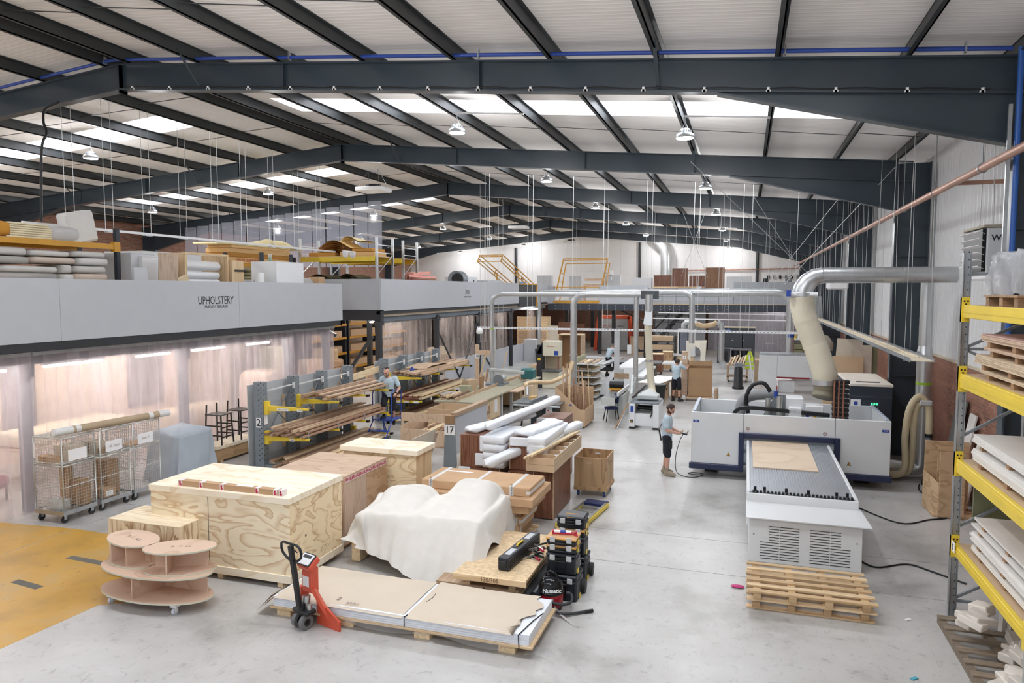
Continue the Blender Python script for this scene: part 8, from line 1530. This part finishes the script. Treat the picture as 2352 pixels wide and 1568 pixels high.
# workshop under the second mezzanine (seen through the gap and the strips)
rw = struct('partition_room', MB().box(-23.2, -23.1, 22, 48, 0, 3.5), flat('warm_partition', '#c9b7a2', .7)); rw['label'] = 'workshop back partition under the second mezzanine'
for k, (x, y, s, m, l) in enumerate(((-16.6, 25.6, (1.2, 2.6, .88), SOFT, 'wooden workbench under the second mezzanine corner'), (-18.6, 29.0, (1.6, 2.6, .9), OAK, 'wide workbench deep under the second mezzanine'), (-16.5, 30.8, (1.1, 2.4, .9), SOFT, 'workbench behind the clear strips, left'), (-16.5, 36.5, (1.2, 3.0, .9), SOFT, 'workbench behind the clear strips, right'))):
    t = thing('workbench', l, 'bench', (x, y, 0), 0, 'benches under the second mezzanine'); ob('top', MB().box(-s[0]/2, s[0]/2, -s[1]/2, s[1]/2, s[2]-.06, s[2]), m, t); ob('cupboard', MB().box(-s[0]/2+.1, s[0]/2-.1, -s[1]/2+.1, s[1]/2-.1, .25, s[2]-.08), PINKPLY, t)
    for sx in (-1, 1):
        for sy in (-1, 1): ob('leg', MB().box(sx*(s[0]/2-.1)-.05, sx*(s[0]/2-.1)+.05, sy*(s[1]/2-.1)-.05, sy*(s[1]/2-.1)+.05, 0, s[2]-.06), m, t)
for k, (x, y, z0, s, m, l) in enumerate(((-20.5, 27.5, 0, (.8, 1.0, 1.9), CRM, 'cream machine deep under the second mezzanine'), (-19.5, 30.2, .0, (.9, .9, 1.6), SOFT, 'plywood cabinet under the second mezzanine'), (-21.5, 29.5, 0, (.6, .8, 2.4), flat('bronze_box', '#7a7064', .5), 'grey-brown extractor under the second mezzanine'), (-17.8, 26.4, 0, (.5, 1.2, 1.5), PINKPLY, 'ply board stack under the second mezzanine corner'), (-16.4, 25.2, .89, (.6, .9, .15), OAK, 'timber parts on the corner workbench'), (-18.6, 29.2, .91, (.7, 1.2, .3), OAK, 'timber parts on the deep workbench'), (-16.5, 31, .91, (.5, 1.2, .35), PINKPLY, 'timber parts on the left strip-curtain bench'), (-16.4, 36.6, .91, (.5, 1.6, .4), CREAM, 'pale parts on the right strip-curtain bench'))):
    t = thing('shop_object', l, 'equipment', (x, y, z0)); ob('body', MB().box(-s[0]/2, s[0]/2, -s[1]/2, s[1]/2, 0, s[2], .02), m, t); ob('cap', MB().box(-s[0]/2+.05, s[0]/2-.05, -s[1]/2+.05, s[1]/2-.05, s[2], s[2]+.05), m, t)
for k, y in enumerate((31.5, 35, 38.5)):
    t = thing('timber_shelving', 'ochre beamed timber shelving behind the clear strips, %s' % ('nearest', 'middle', 'farthest')[k], 'rack', (-20.6, y, 0), 0, 'shelving behind the strips')
    for z in (.4, 1.2, 2.0, 2.7): ob('shelf', MB().box(-.5, .5, -1.6, 1.6, z, z+.06), OAK, t); ob('beam', MB().box(.5, .55, -1.6, 1.6, z-.06, z+.06), OCHRE, t); ob('load', MB().box(-.45, .45, -1.4+.1*k, 1.3, z+.06, z+.4), [OAK, MDF, CARD][k % 3], t)
    for yy in (-1.6, 1.6): ob('upright', MB().box(-.5, .5, yy-.04, yy+.04, 0, 3.1), NB, t)
t = thing('wooden_cabinet', 'pale wooden panel cabinet with a round mark at the far mezzanine corner', 'cabinet', (-13.9, 47.2, 0)); ob('body', MB().box(-1.2, 1.0, 0, .8, 0, 2.7), SOFTX, t); ob('panel', MB().box(-1.1, .9, -.02, 0, .2, 1.1).box(-1.1, .9, -.02, 0, 1.2, 1.7), OAK, t); ob('round_mark', MB().cyl((.3, -.03, 2.4), (.3, 0, 2.4), .08, 14), flat('navy_mark', '#26304f'), t)

# ---------------------------------------------------------------- people
def loft(mb, P, W, D, ax=(1, 0, 0), n=18):
    """closed body through centres P with half-widths W (along ax) and half-depths D"""
    P = [Vector(p) for p in P]; ax = Vector(ax).normalized(); vs = []; N = len(P)
    for i, p in enumerate(P):
        d = (P[min(i+1, N-1)]-P[max(i-1, 0)]).normalized(); a = (ax-d*ax.dot(d)).normalized(); c = d.cross(a)
        vs += [p+a*W[i]*math.copysign(abs(math.cos(t))**.85, math.cos(t))+c*D[i]*math.copysign(abs(math.sin(t))**.85, math.sin(t)) for t in (2*PI*k/n for k in range(n))]
    fs = [(i*n+k, i*n+(k+1) % n, (i+1)*n+(k+1) % n, (i+1)*n+k) for i in range(N-1) for k in range(n)]+[tuple(range(n))[::-1], tuple(range((N-1)*n, N*n))]
    return mb.add(vs, fs, 0, True)
def limb(mb, P, r, k=5): 
    S = smooth(P, k) if len(P) > 2 else [Vector(p) for p in P]; m = len(S); R_ = []
    for i in range(m):
        u = i/(m-1)*(len(r)-1); j = min(int(u), len(r)-2); R_.append(r[j]+(r[j+1]-r[j])*(u-j))
    mb.tube(S, R_, 12); mb.sphere(S[0], R_[0]*1.0, 12, 8); mb.sphere(S[-1], R_[-1], 12, 8); return mb
def hand(mb, w, d, pn, curl=.5, side=1, s=1.0):
    """palm and five bent fingers; d points along the palm, pn out of its back, thumb on `side`"""
    w = Vector(w); d = Vector(d).normalized(); pn = Vector(pn); pn = (pn-d*pn.dot(d)).normalized(); x = d.cross(pn)*side
    loft(mb, [w-d*.01*s, w+d*.03*s, w+d*.07*s, w+d*.092*s], [.026*s, .036*s, .042*s, .039*s], [.019*s, .017*s, .015*s, .012*s], x, 14)
    for k, (o, L) in enumerate(((-.030, .070), (-.010, .082), (.011, .077), (.030, .060))):
        p = w+d*.082*s+x*o*s; q = [p]; a = 0
        for j, f in enumerate((.45, .32, .23)):
            a += curl*(.6, .9, .7)[j]; q.append(q[-1]+(d*math.cos(a)-pn*math.sin(a))*L*f*s)
        limb(mb, [p-d*.02*s]+q, [.0105*s, .0095*s, .0088*s, .0075*s], 2)
    t0 = w+d*.02*s-x*.028*s; limb(mb, [t0, t0+(d*.6-x*.8-pn*.2).normalized()*.04*s, t0+(d*.75-x*.65-pn*.5*curl).normalized()*.072*s, t0+(d*.95-x*.45-pn*1.0*curl).normalized()*.095*s], [.015*s, .0125*s, .0105*s, .009*s], 2)
def solid(name, mb, mats, parent, vox, sm=4):
    me = mb.mesh(name, mats); o = bpy.data.objects.new('tmp', me); COL.objects.link(o)
    r = o.modifiers.new('r', 'REMESH'); r.mode = 'VOXEL'; r.voxel_size = vox; r.use_smooth_shade = True; s = o.modifiers.new('s', 'SMOOTH'); s.iterations = sm; s.factor = .5
    dg = bpy.context.evaluated_depsgraph_get(); m2 = bpy.data.meshes.new_from_object(o.evaluated_get(dg)); bpy.data.objects.remove(o); bpy.data.meshes.remove(me); m2.name = name
    m2.materials.clear(); m2.materials.append(mats)
    return ob(name, None, None, parent, m2)
BOOT = flat('tan_boot', '#9a8a72', .8); SHOEB = flat('dark_shoe', '#34322f', .7); SOCK = flat('dark_sock', '#1f2024', .9)
def person(label, loc, rz, J, hair=HAIRB, hairlen=1, beard=None, glasses=False, shoe=BOOT, vox=.012, hands=((.4, 1), (.4, 1)), gaze=(0, -1, -.2), shirt=TSHIRT, short=NAVYC, cap=None):
    t = thing('person', label, 'person', loc, rz)
    A = dict(ank=((-.11, .0, .09), (.11, .0, .09)), toe=((-.13, -.17, .045), (.13, -.17, .045)), knee=((-.11, -.03, .5), (.11, -.03, .5)), hip=((-.095, 0, .93), (.095, 0, .93)), pel=(0, 0, .96), wai=(0, .0, 1.1), che=(0, .0, 1.32), nec=(0, .0, 1.49), hea=(0, -.03, 1.65), sho=((-.185, 0, 1.43), (.185, 0, 1.43)), elb=((-.24, .03, 1.14), (.24, .03, 1.14)), wri=((-.25, -.08, .89), (.25, -.08, .89)), hdir=((0, -.2, -1), (0, -.2, -1)), hn=((-1, 0, 0), (1, 0, 0)), ax=(1, 0, 0))
    A.update(J); V = lambda k: [Vector(p) for p in A[k]]; sh, el, wr_ = V('sho'), V('elb'), V('wri'); ax = Vector(A['ax'])
    pel, wai, che, nec, hea = (Vector(A[k]) for k in ('pel', 'wai', 'che', 'nec', 'hea')); hp, kn, an, to = V('hip'), V('knee'), V('ank'), V('toe')
    b = MB(); loft(b, [pel-Vector((0, 0, .06)), pel, wai, che, che.lerp(nec, .6), nec], [.14, .155, .14, .165, .13, .06], [.09, .105, .095, .11, .085, .055], ax)
    limb(b, [che.lerp(nec, .6), nec, nec.lerp(hea, .55)], [.07, .058, .055])
    g = Vector(gaze).normalized(); up = Vector((0, 0, 1)); sd = g.cross(up).normalized(); hu = sd.cross(g)
    def H(a, c, e): return hea+sd*a+g*c+hu*e
    loft(b, [H(0, .012, -.125), H(0, .022, -.105), H(0, .018, -.06), H(0, .0, .0), H(0, -.008, .06), H(0, -.01, .1), H(0, -.01, .122)], [.028, .05, .066, .078, .078, .058, .02], [.03, .055, .082, .096, .094, .068, .025], sd, 20)
    limb(b, [H(0, .088, .02), H(0, .118, -.022)], [.011, .017]); limb(b, [H(0, .09, -.062), H(0, .1, -.068)], [.02, .014])
    for s in (-1, 1): b.sphere(H(s*.08, -.01, -.01), (.014, .024, .03), 10, 8); limb(b, [H(s*.02, .085, .028), H(s*.05, .075, .03)], [.014, .011])
    for i in (0, 1):
        limb(b, [che.lerp(sh[i], .6), sh[i], sh[i].lerp(el[i], .5), el[i], el[i].lerp(wr_[i], .35), wr_[i]], [.06, .062, .05, .042, .043, .027])
        hand(b, wr_[i], A['hdir'][i], A['hn'][i], hands[i][0], hands[i][1]*(1 if i else -1))
        limb(b, [hp[i], hp[i].lerp(kn[i], .5), kn[i], kn[i].lerp(an[i], .3), an[i]], [.095, .08, .056, .058, .037]); limb(b, [an[i]+Vector((0, 0, -.02)), to[i].lerp(an[i], .4), to[i]], [.04, .04, .03])
    solid('body', b, SKIN, t, vox, 3)
    c = MB(); k = che.lerp(nec, .6); hem = pel+Vector((0, 0, .0))
    loft(c, [hem-Vector((0, 0, .06)), pel.lerp(wai, .5), wai, che, k, k.lerp(nec, .75)], [.168, .165, .158, .182, .15, .085], [.122, .122, .115, .128, .1, .075], ax)
    for i in (0, 1): limb(c, [che.lerp(sh[i], .5), sh[i], sh[i].lerp(el[i], .5), sh[i].lerp(el[i], .72)], [.085, .082, .072, .07])
    solid('t_shirt', c, shirt, t, vox*1.1, 4)
    c = MB(); loft(c, [pel-Vector((0, 0, .1)), pel, pel.lerp(wai, .55)], [.15, .168, .16], [.115, .122, .112], ax)
    for i in (0, 1): limb(c, [hp[i], hp[i].lerp(kn[i], .55), hp[i].lerp(kn[i], .93)], [.108, .104, .092])
    solid('shorts', c, short, t, vox*1.1, 4)
    for i in (0, 1):
        c = MB(); limb(c, [an[i].lerp(kn[i], .22), an[i], an[i]+Vector((0, 0, -.03))], [.05, .052, .055]) if shoe is BOOT else None
        limb(c, [an[i]+(an[i]-to[i])*.22-Vector((0, 0, .035)), an[i].lerp(to[i], .4), to[i]], [.046, .056, .043]); c.obox((an[i]*.5+to[i]*.5+Vector((0, .0, -.0)))*1.0+Vector((0, .01, 0))-Vector((0, 0, (an[i].z+to[i].z)/2-an[i].z+.075)), (.085, .27, .03), (0, 0, math.atan2(to[i].x-an[i].x, -(to[i].y-an[i].y))), .01)
        solid('shoe', c, shoe, t, .011, 2)
        if shoe is not BOOT: ob('sock', MB().tube([an[i], an[i].lerp(kn[i], .28)], .046, 12), SOCK, t)
    if hair:
        c = MB(); q = .008*hairlen
        loft(c, [H(0, -.035, -.045-.02*(hairlen > 1)), H(0, -.03, .0), H(0, -.018, .05), H(0, -.008, .095), H(0, -.008, .128+q)], [.074+q, .08+q, .078+q, .062+q, .02], [.07+q, .078+q, .085+q, .07+q, .025], sd, 20); solid('hair', c, hair, t, .009, 2)
    if beard:
        c = MB(); loft(c, [H(0, .03, -.14), H(0, .042, -.11), H(0, .035, -.07), H(0, .0, -.03)], [.03, .055, .069, .0745], [.035, .057, .066, .06], sd, 18); solid('beard', c, beard, t, .009, 2)
    for s in (-1, 1): ob('eye', MB().sphere(H(s*.033, .083, .005), .012, 8, 6), BLACK if glasses else INK, t)
    ob('mouth', MB().bar(H(-.022, .1, -.066), H(.022, .1, -.066), .006, .008), flat('lips', '#8d5a4c', .6), t)
    if glasses:
        m = MB()
        for s in (-1, 1): m.tube([H(s*.034+.026*math.cos(a*PI/6), .105, .005+.02*math.sin(a*PI/6)) for a in range(12)], .0035, 5, 0, True); m.bar(H(s*.06, .1, .01), H(s*.08, .0, .005), .005, .005)
        m.bar(H(-.01, .107, .01), H(.01, .107, .01), .004, .004); ob('glasses', m, BLACK, t)
    return t
SK = 0
# 1: router operator, in profile facing +X
p1 = person('bearded young man in tan boots and black shorts holding a control pendant', (-1.765, 17.537, 0.000), PI/2, dict(
    hea=(0, -.07, 1.63), nec=(0, -.03, 1.485), elb=((-.25, -.02, 1.15), (.25, -.0, 1.15)), wri=((-.12, -.27, 1.06), (.10, -.27, 1.07)), hdir=((.35, -.9, .05), (-.35, -.9, .05)), hn=((-.6, -.1, -.9), (.6, -.1, -.9)), ank=((-.12, -.02, .1), (.1, .07, .1)), toe=((-.15, -.2, .05), (.13, -.11, .05)), knee=((-.11, -.03, .5), (.1, .02, .5))), flat('short_brown_hair', '#3a2a20', .7), 1, flat('brown_beard', '#4a3224', .8), True, BOOT, .0085, ((.9, 1), (.9, 1)), (0, -.75, -.66))
ob('tool_pouch', MB().box(-.19, -.12, -.14, .06, .68, .9, .015), BLACK, p1); ob('belt_tool', MB().bar((-.03, .14, .85), (-.06, .19, 1.12), .03, .03), BLACK, p1)
t = thing('control_pendant', 'black control pendant held by the bearded young man', 'controller', (-1.81+.36, 17.66, 1.04), PI/2) if 0 else thing('control_pendant', 'black control pendant with a trailing cable, held by the bearded young man', 'controller', p1.location+Vector((.40, 0, 1.03)), PI/2)
ob('pendant', MB().obox((0, -.0, .02), (.13, .17, .04), (.25, 0, 0), .012), BLACK, t); ob('pendant_screen', MB().obox((0, -.09, .065), (.11, .02, .06), (.6, 0, 0), .006), CARDD, t); ob('buttons', MB().obox((0, .02, .042), (.08, .08, .01), (.25, 0, 0)), LATCH, t)
pl = p1.location; one('pendant_cable', MB().tube(smooth([(pl.x+.38, pl.y, 1.02), (pl.x+.3, pl.y+.06, .85), (pl.x+.2, pl.y+.16, .45), (pl.x+.22, pl.y+.1, .1), (pl.x+.4, pl.y-.05, .015), (pl.x+.7, pl.y-.05, .013), (pl.x+.85, pl.y+.3, .013), (pl.x+.6, pl.y+.4, .013), (pl.x+.5, pl.y+.25, .013), (pl.x+.72, pl.y+.12, .03)], 8), .009, 6), BLACK, 'black cable curling on the floor from the pendant to the router', 'cable')
# 2: young man with his back to us
person('young man with dark hair seen from behind, pale blue t-shirt and black shorts, reaching to the brown carcass', (-2.634, 29.531, 0.000), PI-.5, dict(
    hea=(-.02, -.05, 1.62), elb=((-.40, -.15, 1.30), (.33, -.2, 1.2)), wri=((-.44, -.42, 1.45), (.32, -.45, 1.18)), hdir=((.0, -1, .4), (0, -1, .1)), hn=((0, .3, 1), (0, 0, 1)), sho=((-.2, -.03, 1.45), (.18, -.03, 1.41)), knee=((-.1, -.05, .5), (.12, 0, .5)), ank=((-.15, .0, .09), (.16, .02, .09))) if 0 else dict(
    hea=(0, -.06, 1.60), nec=(0, -.02, 1.47), elb=((.0-.34, -.2, 1.32), (.3, -.25, 1.17)), wri=((-.28, -.44, 1.46), (.24, -.48, 1.14)), hdir=((.1, -1, .5), (0, -1, .0)), hn=((0, .5, .9), (0, 0, 1)), sho=((-.195, -.03, 1.45), (.18, -.02, 1.41)), ank=((-.15, .0, .09), (.15, .02, .09)), toe=((-.2, -.16, .045), (.19, -.15, .045)), knee=((-.12, -.03, .5), (.12, -.02, .5))), HAIRB, 2, None, False, SHOEB, .012, ((.5, 1), (.4, 1)), (0, -1, -.25))
# 3: man on the steps
person('man with a mohawk and glasses, pale t-shirt, standing on the blue steps', (-10.32, 19.42, .40), .30, dict(
    hea=(-.05, -.08, 1.62), nec=(-.03, -.03, 1.47), pel=(0, 0, .93), elb=((-.36, .02, 1.24), (.32, -.02, 1.15)), wri=((-.56, -.02, 1.16), (.24, -.22, .98)), hdir=((-1, -.1, -.1), (-.2, -.9, -.3)), hn=((0, 0, 1), (.9, 0, .5)), hip=((-.1, 0, .93), (.1, 0, .92)), knee=((-.14, -.2, .63), (.12, -.02, .47)), ank=((-.15, -.08, .27), (.12, .1, .09)), toe=((-.2, -.24, .235), (.14, -.05, .045))), None, 1, flat('grey_beard', '#7a6558', .8), True, SHOEB, .009, ((.8, 1), (1.2, 1)), (-.45, -.85, -.3))
mo = [o for o in bpy.data.objects if o.name.startswith('person')][-1]
ob('mohawk', MB().tube(smooth([(-.085, -.155, 1.725), (-.06, -.11, 1.755), (-.03, -.06, 1.757), (.0, .0, 1.71)], 4), [.012]+[.026]*11+[.014], 8), HAIRB, mo); ob('wrist_watch', MB().cyl((.245, -.205, .995), (.25, -.19, 1.02), .036, 12), BLACK, mo)
# 4-6: men further down the hall
person('grey-haired man in a pale blue t-shirt leaning over the panel saw, back to the camera', (-6.869, 37.441, 0.000), PI-.75, dict(pel=(0, .05, .95), wai=(0, .03, 1.08), che=(0, -.08, 1.29), nec=(0, -.18, 1.43), hea=(.0, -.25, 1.56), sho=((-.19, -.12, 1.39), (.19, -.12, 1.39)), elb=((-.27, -.3, 1.16), (.27, -.3, 1.16)), wri=((-.2, -.55, 1.0), (.22, -.55, 1.0)), hdir=((0, -1, -.1), (0, -1, -.1)), hn=((0, 0, 1), (0, 0, 1)), ank=((-.08, .2, .09), (.12, .05, .09)), toe=((-.1, .06, .045), (.14, -.12, .045)), knee=((-.1, .03, .5), (.11, 0, .5))), flat('grey_hair', '#6d655f', .8), 1, None, False, SHOEB, .014, ((.3, 1), (.3, 1)), (0, -1, -.5))
person('bald man with a dark full beard in a pale t-shirt behind the brown carcass', (-10.5, 43.6, 0), .2, dict(wri=((-.12, -.34, 1.18), (.14, -.32, 1.22)), elb=((-.27, -.05, 1.14), (.27, -.05, 1.14)), hdir=((.3, -.9, .3), (-.3, -.9, .3)), hn=((-.5, 0, .8), (.5, 0, .8))), None, 1, flat('black_beard', '#1d1a19', .9), False, SHOEB, .016, ((.6, 1), (.6, 1)), (0, -1, -.2))
person('dark-haired man in a pale t-shirt seen from behind, working with the bald man', (-10.15, 40.9, 0), PI-.5, dict(wri=((-.15, -.4, 1.2), (.18, -.42, 1.15)), elb=((-.27, -.1, 1.14), (.27, -.1, 1.14)), hdir=((0, -1, .2), (0, -1, .2)), hn=((0, 0, 1), (0, 0, 1))), flat('grey_brown_hair', '#4f463e', .8), 1, None, False, SHOEB, .016, ((.4, 1), (.4, 1)), (0, -1, -.3))
person('dark-haired person in a blue top standing behind the ochre gate on the second mezzanine', (-14.4, 46.2, 3.62), .4, {}, flat('black_hair', '#1a1817', .7), 2, None, False, SHOEB, .018, ((.4, 1), (.4, 1)), (0, -1, -.3), flat('blue_top', '#7d9cc0', .9))
person('person in pale clothes bending down on the far mezzanine behind the rail', (-3.2, 49.0, 3.62), PI/2, dict(pel=(0, .1, .72), wai=(0, .0, .84), che=(0, -.18, 1.0), nec=(0, -.33, 1.08), hea=(0, -.45, 1.15), sho=((-.18, -.25, 1.07), (.18, -.25, 1.07)), elb=((-.24, -.35, .8), (.24, -.35, .8)), wri=((-.2, -.5, .6), (.2, -.5, .6)), hip=((-.1, .1, .7), (.1, .1, .7)), knee=((-.12, -.2, .48), (.12, -.2, .48)), ank=((-.12, .05, .09), (.12, .05, .09)), toe=((-.13, -.12, .045), (.13, -.12, .045))), HAIRB, 1, None, False, SHOEB, .018, ((.4, 1), (.4, 1)), (0, -.8, -.6), TSHIRT, flat('pale_trousers', '#b7bcc2', .9))
# light under the far mezzanine and in the rooms behind
for i, (x, y) in enumerate(((-10.4, 51.0), (-10.4, 57), (-7.5, 54.0), (-1.0, 53.0), (2.0, 53.0), (2.0, 50.5))): tube(y, x-.8, x+.8, 3.4, 'tube light under the far mezzanine, %s' % ['before the orange cabinet', 'by the brick end wall', 'right of the orange cabinet', 'behind the dust extractor', 'at the right-hand end, deeper', 'at the right-hand end, nearer'][i], 'far mezzanine tubes', 'x')
for i, (x, y) in enumerate(((-16.5, 26.5), (-19.5, 27), (-17.5, 31), (-17.5, 36), (-20, 41), (-16.5, 45))): tube(x, y-.8, y+.8, 3.42, 'tube light in the workshop under the second mezzanine, %s' % ['near the corner post', 'deep behind the corner', 'above the left strip bench', 'above the right strip bench', 'at the far back', 'by the wooden panel cabinet'][i], 'workshop tubes')
